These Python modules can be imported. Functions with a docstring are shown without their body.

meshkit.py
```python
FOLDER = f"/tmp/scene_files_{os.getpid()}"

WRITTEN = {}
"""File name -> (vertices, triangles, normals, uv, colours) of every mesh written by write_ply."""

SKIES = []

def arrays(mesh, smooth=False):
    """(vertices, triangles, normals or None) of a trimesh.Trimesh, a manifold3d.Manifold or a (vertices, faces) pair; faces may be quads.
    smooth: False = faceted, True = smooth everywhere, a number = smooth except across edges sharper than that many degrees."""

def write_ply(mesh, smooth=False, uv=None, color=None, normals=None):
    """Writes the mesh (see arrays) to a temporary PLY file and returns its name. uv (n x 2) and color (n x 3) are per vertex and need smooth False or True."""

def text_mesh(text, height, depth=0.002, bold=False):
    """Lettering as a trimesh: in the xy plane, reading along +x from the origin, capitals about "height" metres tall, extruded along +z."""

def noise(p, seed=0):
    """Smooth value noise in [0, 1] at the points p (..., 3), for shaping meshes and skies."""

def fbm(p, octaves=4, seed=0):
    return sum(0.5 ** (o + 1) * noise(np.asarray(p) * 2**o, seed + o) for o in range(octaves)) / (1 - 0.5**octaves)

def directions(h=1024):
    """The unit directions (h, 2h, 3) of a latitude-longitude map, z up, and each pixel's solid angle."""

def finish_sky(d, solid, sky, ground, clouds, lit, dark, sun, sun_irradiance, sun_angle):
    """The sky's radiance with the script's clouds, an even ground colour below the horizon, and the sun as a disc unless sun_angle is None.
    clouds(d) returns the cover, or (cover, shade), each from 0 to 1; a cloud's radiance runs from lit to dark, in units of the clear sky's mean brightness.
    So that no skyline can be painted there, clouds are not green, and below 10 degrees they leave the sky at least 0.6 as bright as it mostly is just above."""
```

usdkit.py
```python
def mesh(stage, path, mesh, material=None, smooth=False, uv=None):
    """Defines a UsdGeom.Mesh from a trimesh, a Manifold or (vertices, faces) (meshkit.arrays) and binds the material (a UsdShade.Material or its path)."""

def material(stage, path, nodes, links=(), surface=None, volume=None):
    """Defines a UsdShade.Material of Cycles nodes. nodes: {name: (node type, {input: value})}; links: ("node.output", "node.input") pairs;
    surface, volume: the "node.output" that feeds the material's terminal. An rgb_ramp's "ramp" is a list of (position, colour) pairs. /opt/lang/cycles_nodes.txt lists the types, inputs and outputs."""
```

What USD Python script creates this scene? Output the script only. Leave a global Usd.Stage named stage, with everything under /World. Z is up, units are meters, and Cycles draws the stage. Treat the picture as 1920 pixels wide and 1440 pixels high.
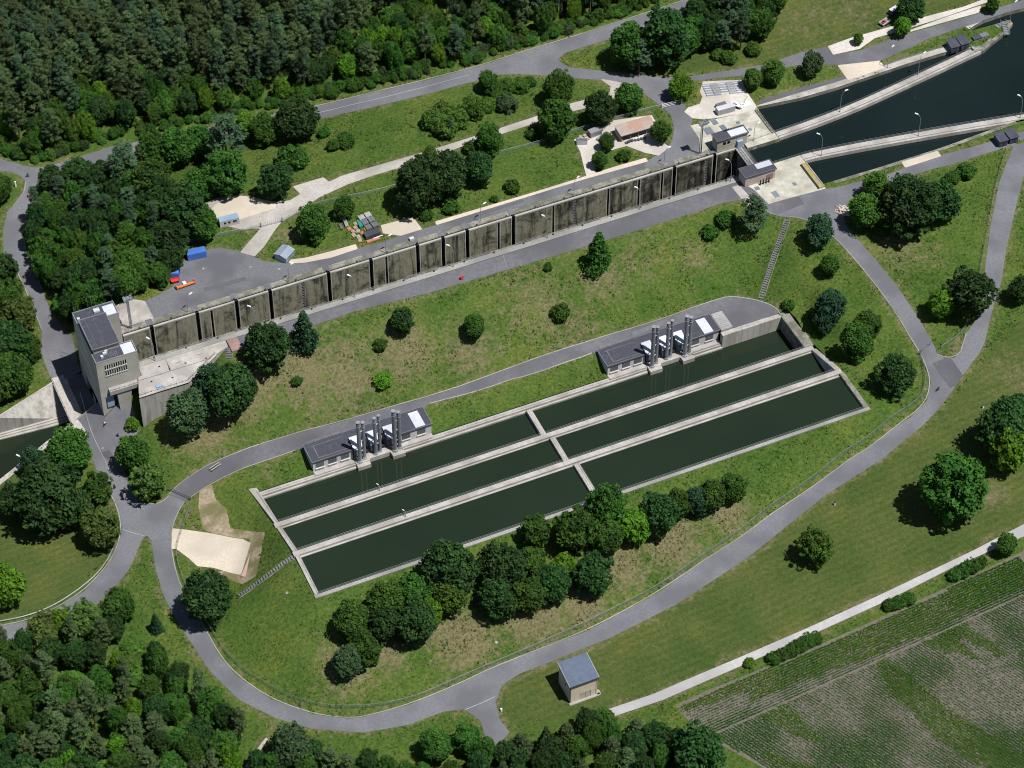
"""A shipping lock with three stepped saving basins, seen from the air: everything below is in metres,
x along the lock axis, y across it, z above the tail water."""
import math, random
import numpy as np
import shapely
import trimesh
import usdkit
import meshkit
from shapely.geometry import Polygon, LineString, Point, box as sbox
from pxr import Usd, UsdGeom, UsdLux, UsdShade, Gf, Sdf, Vt

stage = Usd.Stage.CreateInMemory()
UsdGeom.SetStageUpAxis(stage, UsdGeom.Tokens.z)
UsdGeom.Xform.Define(stage, "/World")
stage.SetDefaultPrim(stage.GetPrimAtPath("/World"))

# ------------------------------------------------------------------ camera
EYE, YAW, PITCH = np.array([-128.166, -580.681, 632.134]), 0.418, 0.818
cam = UsdGeom.Camera.Define(stage, "/World/camera")
_f = np.array([math.sin(YAW) * math.cos(PITCH), math.cos(YAW) * math.cos(PITCH), -math.sin(PITCH)])
_r = np.array([math.cos(YAW), -math.sin(YAW), 0.0])
_u = np.cross(_r, _f)
_m = Gf.Matrix4d(*_r, 0, *_u, 0, *(-_f), 0, *EYE, 1)
cam.AddTransformOp().Set(_m)
cam.CreateHorizontalApertureAttr(36.0)
cam.CreateVerticalApertureAttr(27.0)
cam.CreateFocalLengthAttr(36.0 * 5099.0 / 1920.0)
cam.CreateClippingRangeAttr(Gf.Vec2f(10, 6000))
cam.CreateExposureAttr(0.44)

# ------------------------------------------------------------------ sky and sun
SUN_EL = math.radians(66.5)
SUN_H = np.array([0.592, -0.806]) / math.hypot(0.592, 0.806)
TO_SUN = np.array([SUN_H[0] * math.cos(SUN_EL), SUN_H[1] * math.cos(SUN_EL), math.sin(SUN_EL)])
sky_mat = usdkit.material(stage, "/World/Looks/sky", {
    "t": ("sky_texture", {"sky_type": "single_scattering", "sun_disc": False, "sun_elevation": SUN_EL,
                          "sun_rotation": math.atan2(SUN_H[0], SUN_H[1]), "altitude": 400.0}),
    "b": ("background_shader", {"strength": 0.05})}, [("t.color", "b.color")], surface="b.background")
dome = UsdLux.DomeLight.Define(stage, "/World/sky")
UsdShade.MaterialBindingAPI.Apply(dome.GetPrim()).Bind(sky_mat)
dome.GetPrim().SetCustomDataByKey("kind", "structure")
sun = UsdLux.DistantLight.Define(stage, "/World/sun")
sun.CreateIntensityAttr(1.25)
sun.CreateAngleAttr(0.53)
sun.CreateColorAttr(Gf.Vec3f(1.0, 0.98, 0.95))
sun.GetPrim().CreateAttribute("inputs:normalize", Sdf.ValueTypeNames.Bool).Set(True)
_z = TO_SUN
_x = np.cross([0, 0, 1.0], _z); _x /= np.linalg.norm(_x)
_y = np.cross(_z, _x)
sun.AddTransformOp().Set(Gf.Matrix4d(*_x, 0, *_y, 0, *_z, 0, 0, 0, 500, 1))

# ---- terrain heights: metre control points, linear between them, softened -------------------------------
GS = 2.0
GX0, GX1, GY0, GY1 = -150.0, 460.0, -330.0, 340.0


def make_heights(tc):
    from scipy.interpolate import LinearNDInterpolator, NearestNDInterpolator
    from scipy.ndimage import gaussian_filter
    tc = np.asarray(tc, float)
    xs, ys = np.arange(GX0, GX1 + .1, GS), np.arange(GY0, GY1 + .1, GS)
    gx, gy = np.meshgrid(xs, ys, indexing="ij")
    z = LinearNDInterpolator(tc[:, :2], tc[:, 2])(gx, gy)
    zn = NearestNDInterpolator(tc[:, :2], tc[:, 2])(gx, gy)
    z = np.where(np.isnan(z), zn, z)
    return gaussian_filter(z, 0.8)


def height(Z, x, y):
    """Height on the terrain's triangles (each 2 m cell split along its rising diagonal)."""
    x, y = np.asarray(x, float), np.asarray(y, float)
    fx, fy = np.clip((x - GX0) / GS, 0, Z.shape[0] - 1.001), np.clip((y - GY0) / GS, 0, Z.shape[1] - 1.001)
    i, j = fx.astype(int), fy.astype(int)
    u, v = fx - i, fy - j
    a, b, c, d = Z[i, j], Z[i + 1, j], Z[i + 1, j + 1], Z[i, j + 1]
    return np.where(u >= v, a + u * (b - a) + v * (c - b), a + v * (d - a) + u * (c - d))


# ------------------------------------------------------------------ the site plan, in metres
L = {}
L["tc"] = [[0,9,26],[0,13.5,26],[20,9,26],[20,13.5,26],[40,9,26],[40,13.5,26],[60,9,26],[60,13.5,26],[80,9,26],[80,13.5,26],[100,9,26],[100,13.5,26],[120,9,26],[120,13.5,26],[140,9,26],[140,13.5,26],[160,9,26],[160,13.5,26],[180,9,26],[180,13.5,26],[200,9,26],[200,13.5,26],[220,9,26],[220,13.5,26],[240,9,26],[240,13.5,26],[20.7,14.8,26],[38.7,30.5,26],[49.5,20.4,26],[61.4,23.1,26],[54.1,42.8,26],[44.3,51.3,26],[87.7,43.2,26],[23.8,23.9,26],[29.3,32,26],[119.7,47.1,26.3],[158.5,47.2,26.5],[191.4,53.6,26.5],[200.7,43.7,26.2],[203.8,33.6,26],[187.6,67.1,26.8],[162,72.6,26.6],[143,74.7,25.6],[113.5,79.6,22.5],[95.8,84.1,20.4],[59.9,91.8,17.5],[25.1,99,15.8],[-0.9,102.8,15],[-9.2,112.2,15],[204.4,75.1,27],[230.9,77.9,28],[256.6,81.4,29],[61,56.8,25.7],[79.6,61.4,24.5],[105.9,60.4,25.2],[134.6,59.6,26.2],[48,67.4,24],[34.6,73,19.5],[24.1,81.3,16.5],[8.3,84.9,14.5],[-5,92.8,14],[-12.1,82.1,12.6],[-17.1,69.3,11.2],[-17.2,52,9.8],[-16.6,36.7,9],[-14.7,25.9,8.6],[-19.1,17.7,8.5],[-20.1,-1.9,8.5],[-17.5,-15.2,8.5],[-15.6,-30.5,8.5],[-16,-42,8.5],[-17.9,-55,8.5],[-26.1,-67.1,8.4],[-39.9,-74.1,8.3],[-57.6,-79.1,8.2],[-66.7,-77.2,8.2],[-17.8,84.2,13],[-24.6,62.6,10.5],[-33.3,34.3,8.5],[-33.4,16.5,8.5],[-28.8,14.5,8.5],[-8.4,59.1,12],[-14.4,38,9.3],[-11.5,30.5,9],[1,25.2,24.5],[9.6,24.2,25.5],[18.4,23.9,25.8],[0.4,35.6,20],[-3.3,48.1,15],[18.1,50.8,21],[29.5,57.1,23],[16.5,63.7,17.5],[4.5,67.5,14],[-13,14,9],[-6,18,14],[-2,22,19],[0,12.5,25.9],[10,22,25.8],[0,18,24],[20,29,26],[30,36,26],[6.7,20.6,25.9],[16.6,18.5,25.9],[0,130,17],[40,125,20],[80,110,23],[120,100,26],[160,95,27.5],[220,100,29],[0,200,24],[100,200,27],[250,200,31],[-60,120,16],[-80,200,22],[-150,330,24],[100,330,28],[300,330,32],[460,330,30],[218,24,26],[218,20.5,26],[218,-21.5,26],[218,-26,26],[238,24,26],[238,20.5,26],[238,-21.5,26],[238,-26,26],[258,24,26],[258,20.5,26],[258,-21.5,26],[258,-26,26],[278,24,26],[278,20.5,26],[278,-21.5,26],[278,-26,26],[298,24,26],[298,20.5,26],[298,-21.5,26],[298,-26,26],[318,24,26],[318,20.5,26],[318,-21.5,26],[318,-26,26],[338,24,26],[338,20.5,26],[338,-21.5,26],[338,-26,26],[358,24,26],[358,20.5,26],[358,-21.5,26],[358,-26,26],[378,24,26],[378,20.5,26],[378,-21.5,26],[378,-26,26],[398,24,26],[398,20.5,26],[398,-21.5,26],[398,-26,26],[418,24,26],[418,20.5,26],[418,-21.5,26],[418,-26,26],[438,24,26],[438,20.5,26],[438,-21.5,26],[438,-26,26],[458,24,26],[458,20.5,26],[458,-21.5,26],[458,-26,26],[310,30,26.2],[345,40,26.2],[460,60,26],[300,45,26.6],[280,70,27.5],[340,90,28.5],[460,130,29],[240,40,26.4],[230,70,27.4],[330,60,27],[240,-18,26],[300,-18,26],[400,-18,26],[240,-6,26],[300,-6,26],[400,-6,26],[240,6,26],[300,6,26],[400,6,26],[240,18,26],[300,18,26],[400,18,26],[30,-8.7,26],[30,-15.6,26],[50,-8.7,26],[50,-15.6,26],[70,-8.7,26],[70,-15.6,26],[90,-8.7,26],[90,-15.6,26],[110,-8.7,26],[110,-15.6,26],[130,-8.7,26],[130,-15.6,26],[150,-8.7,26],[150,-15.6,26],[170,-8.7,26],[170,-15.6,26],[190,-8.7,26],[190,-15.6,26],[210,-8.7,26],[210,-15.6,26],[230,-8.7,26],[230,-15.6,26],[0,-8.7,26],[16,-13,25.6],[-2.6,-47.5,9.2],[14,-44.5,10.6],[31.8,-43.7,12.3],[52.6,-44.3,13.8],[80.7,-45.4,14.6],[116.3,-46.7,15],[144,-46.9,15.2],[171.5,-48.3,15.2],[189.8,-49.8,15.2],[196.5,-57.3,15.2],[-8.3,-49.2,8.8],[0,-51.9,9],[8,-48.7,10],[17.5,-48.3,11.5],[26.4,-48.7,12.2],[36.8,-49,13],[79.6,-49.5,14.3],[87,-49.9,14.4],[107.4,-50.4,14.7],[129.1,-51,15],[134.9,-50.3,15],[-4.3,-47.5,9.3],[5.5,-42.8,10.4],[23.5,-41.2,12],[37.3,-42.1,13],[57.5,-43.3,14],[84,-45.5,14.7],[109.5,-45.5,15.1],[131.9,-45,15.3],[159.4,-46.3,15.4],[185.9,-46.1,15.5],[195.2,-53.1,15.5],[196.8,-59.5,15.2],[180.7,-60.1,15.2],[190.6,-59.3,15.2],[-2.5,-17.1,8.6],[8.3,-16.5,10.5],[16.7,-13.7,15],[22.7,-12.8,20],[-6.1,-27.9,8.9],[-5.2,-40.3,9],[3.1,-31.7,11],[20,-56.6,11.2],[20,-53,11.8],[28,-56.6,11.2],[28,-53,11.8],[36,-56.6,11.2],[36,-53,11.8],[79,-56.6,11.2],[79,-53.5,12.6],[90,-56.6,11.2],[90,-53.5,12.6],[100,-56.6,11.2],[100,-53.5,12.6],[110,-56.6,11.2],[110,-53.5,12.6],[120,-56.6,11.2],[120,-53.5,12.6],[130,-56.6,11.2],[130,-53.5,12.6],[136,-56.6,11.2],[136,-53.5,12.6],[40,-50,14.6],[40,-58,11],[50,-50,14.6],[50,-58,11],[60,-50,14.6],[60,-58,11],[70,-50,14.6],[70,-58,11],[140,-50,14.6],[140,-58,11],[150,-50,14.6],[150,-58,11],[160,-50,14.6],[160,-58,11],[170,-50,14.6],[170,-58,11],[178,-59,15.1],[186,-59,15.1],[195,-59,15.1],[200.3,-60,15.3],[206,-60,15.5],[200.3,-68,15.6],[206,-68,15.8],[200.3,-77,16.2],[206,-77,16.4],[200.3,-85,18.5],[206,-85,18.3],[200.3,-94,20.8],[206,-94,20.6],[200.3,-103,20.7],[206,-103,20.5],[200.3,-111.5,20.6],[206,-111.5,20.4],[17.8,-56.6,11],[17.8,-67,13],[17.8,-77,15.4],[17.8,-85,17.8],[17.8,-94,20.3],[17.8,-103,20.3],[17.8,-112,20.3],[13.7,-54.9,10.6],[8.1,-56.1,9.6],[8.2,-70,9.7],[13,-73.3,11],[12.9,-85.4,14.5],[4.7,-84.1,9.7],[8.4,-97.9,16],[-0.1,-92.6,9.8],[5.2,-59.2,9.4],[-0.5,-65.7,9.2],[-9,-70.7,9],[-1.7,-78.6,9.2],[20,-112.5,20.4],[35,-112.5,20.4],[50,-112.5,20.4],[65,-112.5,20.4],[80,-112.5,20.4],[95,-112.5,20.4],[110,-112.5,20.4],[125,-112.5,20.4],[140,-112.5,20.4],[155,-112.5,20.4],[170,-112.5,20.4],[185,-112.5,20.4],[25,-68,13],[25,-85,18],[25,-102,20.4],[45,-68,13],[45,-85,18],[45,-102,20.4],[65,-68,13],[65,-85,18],[65,-102,20.4],[85,-68,13],[85,-85,18],[85,-102,20.4],[105,-68,13],[105,-85,18],[105,-102,20.4],[125,-68,13],[125,-85,18],[125,-102,20.4],[145,-68,13],[145,-85,18],[145,-102,20.4],[165,-68,13],[165,-85,18],[165,-102,20.4],[185,-68,13],[185,-85,18],[185,-102,20.4],[-3.8,-59.4,9],[-10.4,-70.1,9],[-12.1,-81.6,9],[-10.8,-98.6,9.2],[-9.2,-113.3,9.3],[-4.9,-124,9.5],[4,-137.3,9.7],[16.1,-144.9,10],[31.7,-149.1,10.4],[47.1,-147.9,10.8],[74.2,-146.6,11.6],[111.1,-143.4,12.6],[145.5,-132.9,13.8],[173.3,-125,15.2],[195.8,-118.4,16.6],[212.9,-113.7,18],[221.8,-107.4,18.8],[-15.7,-56,8.5],[-14.6,-72.4,8.6],[-16.2,-91.5,8.8],[-13.6,-112,9],[-6.8,-128.6,9.2],[6.7,-144,9.5],[19.8,-151.7,9.8],[35.4,-153.2,10.1],[52.7,-151,10.5],[69.5,-150.6,11],[100.9,-148.5,12],[129.7,-142.6,13],[154,-136.4,14],[186,-127,15.8],[208.4,-119.7,17.6],[221.2,-111.9,18.6],[229.1,-106.1,19.2],[226.8,-94.2,19.6],[227.5,-78.8,21.2],[226.9,-62,23],[226.3,-48.7,24.8],[225.8,-38.7,25.7],[221.7,-31.7,26],[231.3,-96.4,19.8],[232.9,-84.4,21],[232.7,-69.4,22.6],[231.2,-54,24.4],[236,-38,26],[247.6,-27.9,26],[247.7,-97,20.6],[260.8,-82.8,22.5],[274.7,-64.1,24.2],[285.9,-48.4,25.4],[295.2,-36.2,26],[303.3,-29.7,26],[234.6,-106.5,19.6],[246.8,-50.5,25.5],[263.1,-49.6,25.6],[244.8,-71.4,23.4],[242.1,-93.4,20.8],[257.1,-39.1,26],[211.8,-65.2,21.5],[209.8,-83.1,19.8],[213.5,-96.9,19.4],[206.8,-53,22],[200.2,-66.1,17.5],[279.8,-68.9,24],[257.6,-106.5,19.5],[230.9,-129.3,17.2],[193.7,-146.1,15.2],[153.1,-155.2,13],[114.4,-162.8,11.8],[82.3,-166.3,10.7],[69.7,-168.5,10.2],[79.6,-175.8,10],[124.8,-176.2,11],[171.8,-172.7,12.4],[220.6,-168.7,14.5],[99.7,-181,10.4],[112.7,-209.3,10],[216.6,-175.5,14],[178.1,-239.5,11.5],[135.4,-219.8,10.5],[49.6,-173.1,9.6],[14.4,-164.9,9],[-16.8,-143,8.8],[-38.2,-113.2,8.6],[-61.6,-92.2,8.3],[-80.1,-122.5,8.5],[-25.8,-76.1,8.5],[-150,-330,8.5],[150,-330,10],[460,-330,13],[460,-160,18],[300,-150,17.5],[460,-60,24],[-24,-19.3,8.2],[-32.1,-18,8.1],[-40.6,-23.6,8],[-22.1,-8.2,8.4],[-33.2,-26.9,8],[-22.7,-4.9,8],[-33.4,-10.1,8],[-44.1,-15.7,8],[-61.1,-25,8],[-22,13.5,8.6],[-43,6.5,8.5],[-80,6.5,8.5],[-150,6.5,8.5],[-60,-24,8],[-150,-72,8],[-55.6,-40.1,8],[-46.9,-44,8],[-29.4,-52,8.3],[-46,-62.5,8.2],[-150,40,8.5],[-1.9,-18.4,10.4],[5.3,-17,13.6],[12.7,-16.7,16.6],[-4,-19.5,9.4],[20,-14.5,22],[24,-13.5,25]]
L["roads"] = {"main_road":[[-31.78,129.33],[-8.96,112.86],[-6.84,110.27],[-4.31,108.21],[-2.78,106.22],[-0.97,104.83],[1.94,102.8],[4.05,102.37],[19.07,102.26],[26.54,101.91],[46.88,98.34],[66.72,94.57],[95.15,88.02],[116.12,83.98],[137.14,80.15],[157.26,78.72],[168.89,79.06],[183.99,79.11],[206.69,79.87],[220.12,79.91],[232.15,80.3],[262.13,83.85],[267.03,76.88],[237.73,73.09],[212.85,72.99],[194.54,73.2],[181.82,72.66],[178.36,70.63],[179.54,66.19],[181.41,64.56],[196.79,54.83],[204.96,49.78],[211.98,45.82],[216.87,43.69],[209.51,41.93],[205.84,38.56],[207.95,32.64],[207.39,25.49],[205.38,22.26],[204.87,14.87],[201.98,8.33],[197.72,5.35],[187.34,5.39],[184.93,6.46],[181.73,10.73],[184.24,12.48],[192.08,15.04],[195.99,17.77],[199.43,23.13],[201.55,29.86],[200.75,34.75],[198.36,41.78],[197,48.54],[193.28,51.71],[182.56,57.95],[171.6,64.6],[163.49,69.2],[156.44,72.19],[149.41,72.62],[134.6,74.15],[108.86,78.66],[94.82,81.66],[67.57,86.31],[46.13,90.68],[24.45,96.41],[19.09,96.62],[3.31,99.45],[1.56,98.65],[-2.2,98.61],[-5.27,102.52],[-8.17,105.8],[-33.97,121.88]],"valley_road":[[3.68,101.19],[1.56,98.65],[-0.01,97.26],[-2.36,92.85],[-4.73,87.23],[-9.69,82.13],[-12.18,76.63],[-13.75,69.36],[-13.94,60.61],[-13.79,51.39],[-14.19,40.74],[-12.92,34.09],[-11.05,27.88],[-13.25,16],[-13.25,-12.5],[-10,-14.5],[-11.9,-20.39],[-12.67,-24.75],[-14.06,-33.58],[-14.23,-41.73],[-13.59,-46.11],[-11.86,-47.28],[-8.21,-49.05],[-4.58,-47.44],[-1.22,-51.46],[-2.49,-52.44],[-5.49,-55.76],[-8.08,-59.48],[-10.18,-64.01],[-15.33,-61.46],[-15.74,-59.2],[-17.05,-59.5],[-18.8,-61.55],[-21.7,-65.49],[-24.81,-69.33],[-29.03,-72.78],[-37.52,-78],[-50.09,-80.76],[-62.31,-80.83],[-67.3,-79.37],[-84.9,-74.34],[-83.58,-69.61],[-65.75,-74.15],[-57.88,-75.52],[-49.35,-74.81],[-39.46,-71.85],[-30.63,-65.9],[-27.14,-62.33],[-24.26,-58.35],[-21.72,-53.03],[-20.74,-48.54],[-20.25,-42.97],[-20.59,-37.68],[-21.62,-31.64],[-20.96,-19.08],[-20.46,-13.84],[-22.31,-8.83],[-22.5,-12],[-22.5,13],[-22.67,17.53],[-22.11,26.69],[-18.97,35.53],[-18.6,50.24],[-18.75,61.86],[-20.29,72.34],[-17.97,80.83],[-13.86,88.69],[-11.63,89.92],[-8.88,92.23],[-6,94.88],[-4.29,99.11],[-5.27,102.52]],"ring_road":[[-10.18,-64.01],[-11.66,-70.3],[-12.76,-76.72],[-13.24,-82.54],[-13.19,-84.76],[-12,-97.33],[-11.42,-111.53],[-9.07,-120.44],[-3.23,-131.72],[5.24,-141.21],[14.08,-147.02],[18.37,-148.41],[31.38,-149.96],[46.58,-149.24],[61.74,-147.9],[87.71,-147.64],[110.69,-144.21],[145.92,-134.91],[171.84,-127.75],[193.95,-121.86],[211,-117.15],[218.88,-113.52],[223.58,-107.79],[225.54,-102.51],[226.87,-95.03],[226.77,-90.78],[227.61,-78.9],[226.83,-62.11],[225.17,-50.65],[224.19,-43.58],[220.77,-35.24],[218.19,-32.18],[209.63,-25.36],[205,-15.6],[211.02,-22.38],[227.9,-22.78],[235.24,-24.22],[253.84,-25.56],[274.58,-24.49],[292.28,-25.41],[302.92,-25.18],[322.43,-25.58],[316.98,-34.45],[300.15,-29.77],[295.09,-29.85],[276.88,-29.73],[282.35,-30.44],[269.24,-29.27],[251.8,-29.18],[244.64,-27.64],[235.35,-31.82],[229.62,-39.42],[229.71,-44.15],[231.22,-53.95],[232.83,-69.36],[232.79,-84.48],[231.88,-95.31],[231.04,-98.47],[232.4,-101.06],[235.16,-102.2],[237.98,-100.93],[243.37,-95.1],[250.59,-90.67],[262.12,-74.41],[273.17,-59.05],[285.84,-43.13],[293.63,-35.49],[301.25,-27.94],[305.33,-29.74],[299.43,-37.8],[295.12,-43.27],[286.07,-53.82],[273.21,-69.12],[263.82,-81.6],[255.25,-90.66],[247.24,-100.17],[243.43,-103.43],[235.53,-108.39],[229.4,-112.3],[222.32,-116.82],[213.64,-121.1],[195.73,-127.29],[174.34,-131.88],[141.74,-143.09],[115.29,-149.61],[92.63,-152.34],[76.89,-152.82],[64.36,-152.85],[58.25,-154.27],[54.02,-159.01],[52.77,-165.03],[53.65,-169.51],[50.18,-171.83],[45.36,-173.57],[42.92,-172.46],[44.99,-171.06],[46.95,-168.07],[47.64,-162.74],[45.16,-157.52],[39.66,-155.85],[28.9,-155.9],[16.44,-153.19],[3.52,-145.78],[-4.53,-138.04],[-11.71,-127.64],[-15.61,-115.22],[-17.85,-98.11],[-18.83,-84.35],[-18.55,-80.66],[-17.64,-72.64],[-16.21,-66.24],[-15.33,-61.46]],"basin_road":[[-4.58,-47.44],[-1.74,-45.22],[5.39,-43.15],[11.63,-41.64],[23.28,-41.73],[37.02,-42.87],[51.24,-44.76],[69.45,-45.69],[83.52,-46.68],[109.38,-45.88],[131.6,-45.5],[159.3,-46.57],[182.59,-45.86],[185.77,-46.39],[190.15,-49.07],[194.71,-53.73],[196.9,-57.29],[196.45,-59.76],[195.6,-58.9],[175.6,-59.2],[175.6,-50.6],[136.3,-50.6],[135.16,-49.83],[129.4,-50.29],[107.75,-49.54],[87.27,-49.23],[79.98,-48.67],[77,-50.4],[37.8,-50.4],[35.82,-48.74],[24.62,-48.41],[17.64,-48.02],[8.02,-48.7],[0.31,-51.01],[-1.22,-51.46]],"lock_road":[[181.73,10.73],[187.34,5.39],[196,9.35],[12,9.35],[11.47,8.1],[11.4,17.75],[16.69,18.76],[21.92,20.54],[23.49,24.03],[26.14,26.53],[28.51,29.72],[32.59,31.11],[37.71,31.79],[42.05,30.26],[46.34,26.61],[49.25,23.18],[51.82,19.37],[58.16,15.49],[63.42,13.55],[71.87,12.33],[81.15,12.62],[88.79,12.06],[95.89,12.55],[103.36,12.63],[108.54,12.51],[134.01,12.78],[162.81,12.88],[184.37,12.13]],"lock_road_south":[[29,-8.7],[207.7,-8.7],[209,-13],[214,-18.5],[222,-23.5],[222,-27],[212,-27],[205,-17],[198,-15.8],[150,-15.9],[95,-15],[70,-13.2],[55,-13.8],[42,-13.9],[29,-14.2]],"bank_road":[[211.86,45.87],[216.56,44.7],[232.69,41.48],[242.53,39.86],[256.28,40.46],[266.81,39.5],[265.9,35.11],[275.77,33.29],[285.24,34.09],[294.97,34.49],[316.03,34.03],[344.3,34.26],[373.19,34.81],[369.38,28.7],[341.1,28.98],[335.2,29.98],[313.59,29.85],[300.54,29.37],[288.74,27.18],[279.84,25.9],[265.1,29.81],[253.33,34.89],[241.98,36.83],[234.16,37.56],[216.15,42.24]],"canal_path":[[232.31,24.52],[247.84,24.56],[265.99,23.81],[280.38,23.87],[293.27,24.03],[303.64,23.71],[309.43,22.72],[308.29,20.76],[301.39,21.64],[287.81,21.82],[260.52,21.38],[246.03,21.16],[231.26,21.73]]}
L["gravel"] = {"gravel_track":[[72.71,48.55],[83.53,48.95],[84.43,45.92],[89.18,47.01],[119.79,46.24],[132.5,46.45],[146.03,46.75],[160.36,47.25],[173.15,48.43],[180.58,48.15],[187.26,47.92],[189.11,50.98],[187.51,55.24],[181.95,58.8],[187.74,55.73],[193.53,51.18],[189.78,47.73],[187.26,44.96],[178.75,44.24],[172.64,44.54],[160.14,44.14],[145.34,43.86],[131.89,43.7],[117.67,42.32],[98.36,42.55],[89.5,42.06],[78.59,40.02],[70.09,36.27],[63.26,34.08],[60.39,31.72],[54.13,25.57],[49.85,22.64],[46.26,26.38],[52.1,30.92],[56.21,34.12],[50.6,35.8],[45.78,40.12],[44.74,44.56],[43.05,48.35],[44.02,53.23],[47.84,53.58],[53.02,52.56],[56.91,50.55],[58.71,48.88],[64.48,43.98],[69.48,42.57],[73.63,44.1]],"gravel_bank_track":[[266.64,39.58],[276.25,40.29],[288.17,40.11],[299.89,40.17],[320.38,39.29],[328.37,40],[349.12,42.23],[350.25,38.64],[329.7,38.21],[309.15,36.96],[298,36.85],[283.63,36.88],[276.17,34.02],[266.23,34.97]],"gravel_shoulder":[[297.45,35.86],[313.45,36.98],[326.9,37.51],[323.81,34.46],[295.25,34.98]],"storage_yard":[[219.03,40.69],[231.37,36.11],[230.3,30.07],[230.03,22.86],[229.1,20.3],[227.86,20.26],[215.54,22.17],[210.75,23.41],[207.39,25.49],[206.38,29.5],[208.5,30.92],[212.96,30.99],[215.35,33.76],[215.73,36.54]],"scrap_yard":[[166.38,31.64],[169.32,32.07],[175.8,33.29],[182.53,35],[195.6,32.39],[195.09,25.63],[192.35,20.43],[194.12,15.58],[188.86,13.3],[185.4,16.27],[181.17,21.79],[174.03,22.04],[169.15,22.47],[168.05,20.12],[166.07,13.41],[162.46,12.75],[163.78,18.06],[165.8,25.34]],"pale_strip":[[108.86,14.15],[143.54,13.83],[160.92,13.99],[172.7,14.29],[184.53,14.07],[184.37,12.13],[162.76,12.76],[133.96,12.66],[108.49,12.4]],"pale_strip_001":[[59.86,16.6],[64.16,15.49],[73.26,14.92],[81.46,14.78],[81.26,12.44],[71.99,12.14],[63.38,13.44],[58.47,15.35]],"pale_pad":[[92.07,19.64],[103.04,19.03],[103.68,12.49],[96.05,12.48],[91.3,15.82]],"pale_slab":[[260.82,-22.11],[274.56,-22.17],[274.36,-24.97],[260.52,-25.12]],"pale_slab_001":[[265.04,29.69],[279.84,25.9],[279.21,21.94],[264.65,21.37]],"gravel_pad":[[-8.15,-59.91],[-5.03,-61.88],[2.35,-67.3],[9.44,-73.54],[10.93,-76.53],[4.28,-86.31],[-2.06,-79.61],[-6.14,-76.99],[-7.34,-73.3],[-9.58,-68.19],[-10.87,-67.55]],"farm_track":[[232.98,-164.97],[222.34,-165.87],[204.35,-168.04],[173.39,-170.43],[146.79,-172.29],[124.7,-173.35],[95.75,-174.7],[78.81,-173.88],[73.57,-174.47],[77.37,-176.95],[82.87,-176.88],[97.86,-177.6],[126.96,-175.95],[145.4,-174.93],[171.83,-173.24],[195.37,-170.86],[220.02,-169.76],[230.62,-168.88]],"forest_path":[[-5.7,-138.29],[-5.02,-138.61],[-6.17,-141.24],[-9.44,-144.42],[-13.3,-147.55],[-16.89,-150.85],[-18.24,-150.25],[-13.67,-146.4],[-9.54,-143.41],[-6.65,-140.83]]}
L["earth"] = {"bare_earth":[[4.34,-49.35],[8.51,-49.26],[7.53,-54.77],[9.05,-60.62],[7.67,-67.63],[12.48,-72.31],[15.64,-76.59],[7.51,-90.78],[3.4,-90.2],[-2.4,-80.58],[3.25,-83.51],[11.51,-74.95],[2.42,-67.11],[0.09,-64.13],[1.87,-55.25]]}
L["crop_field"] = [[234.59,-172.89],[217.32,-174.3],[176.81,-177.25],[139.49,-179.23],[111.11,-179.72],[99.91,-180.58],[101.2,-187.77],[105.55,-197.38],[112.97,-209.47],[117.14,-222.93],[122.16,-244.02],[175.55,-268.52]]
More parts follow.
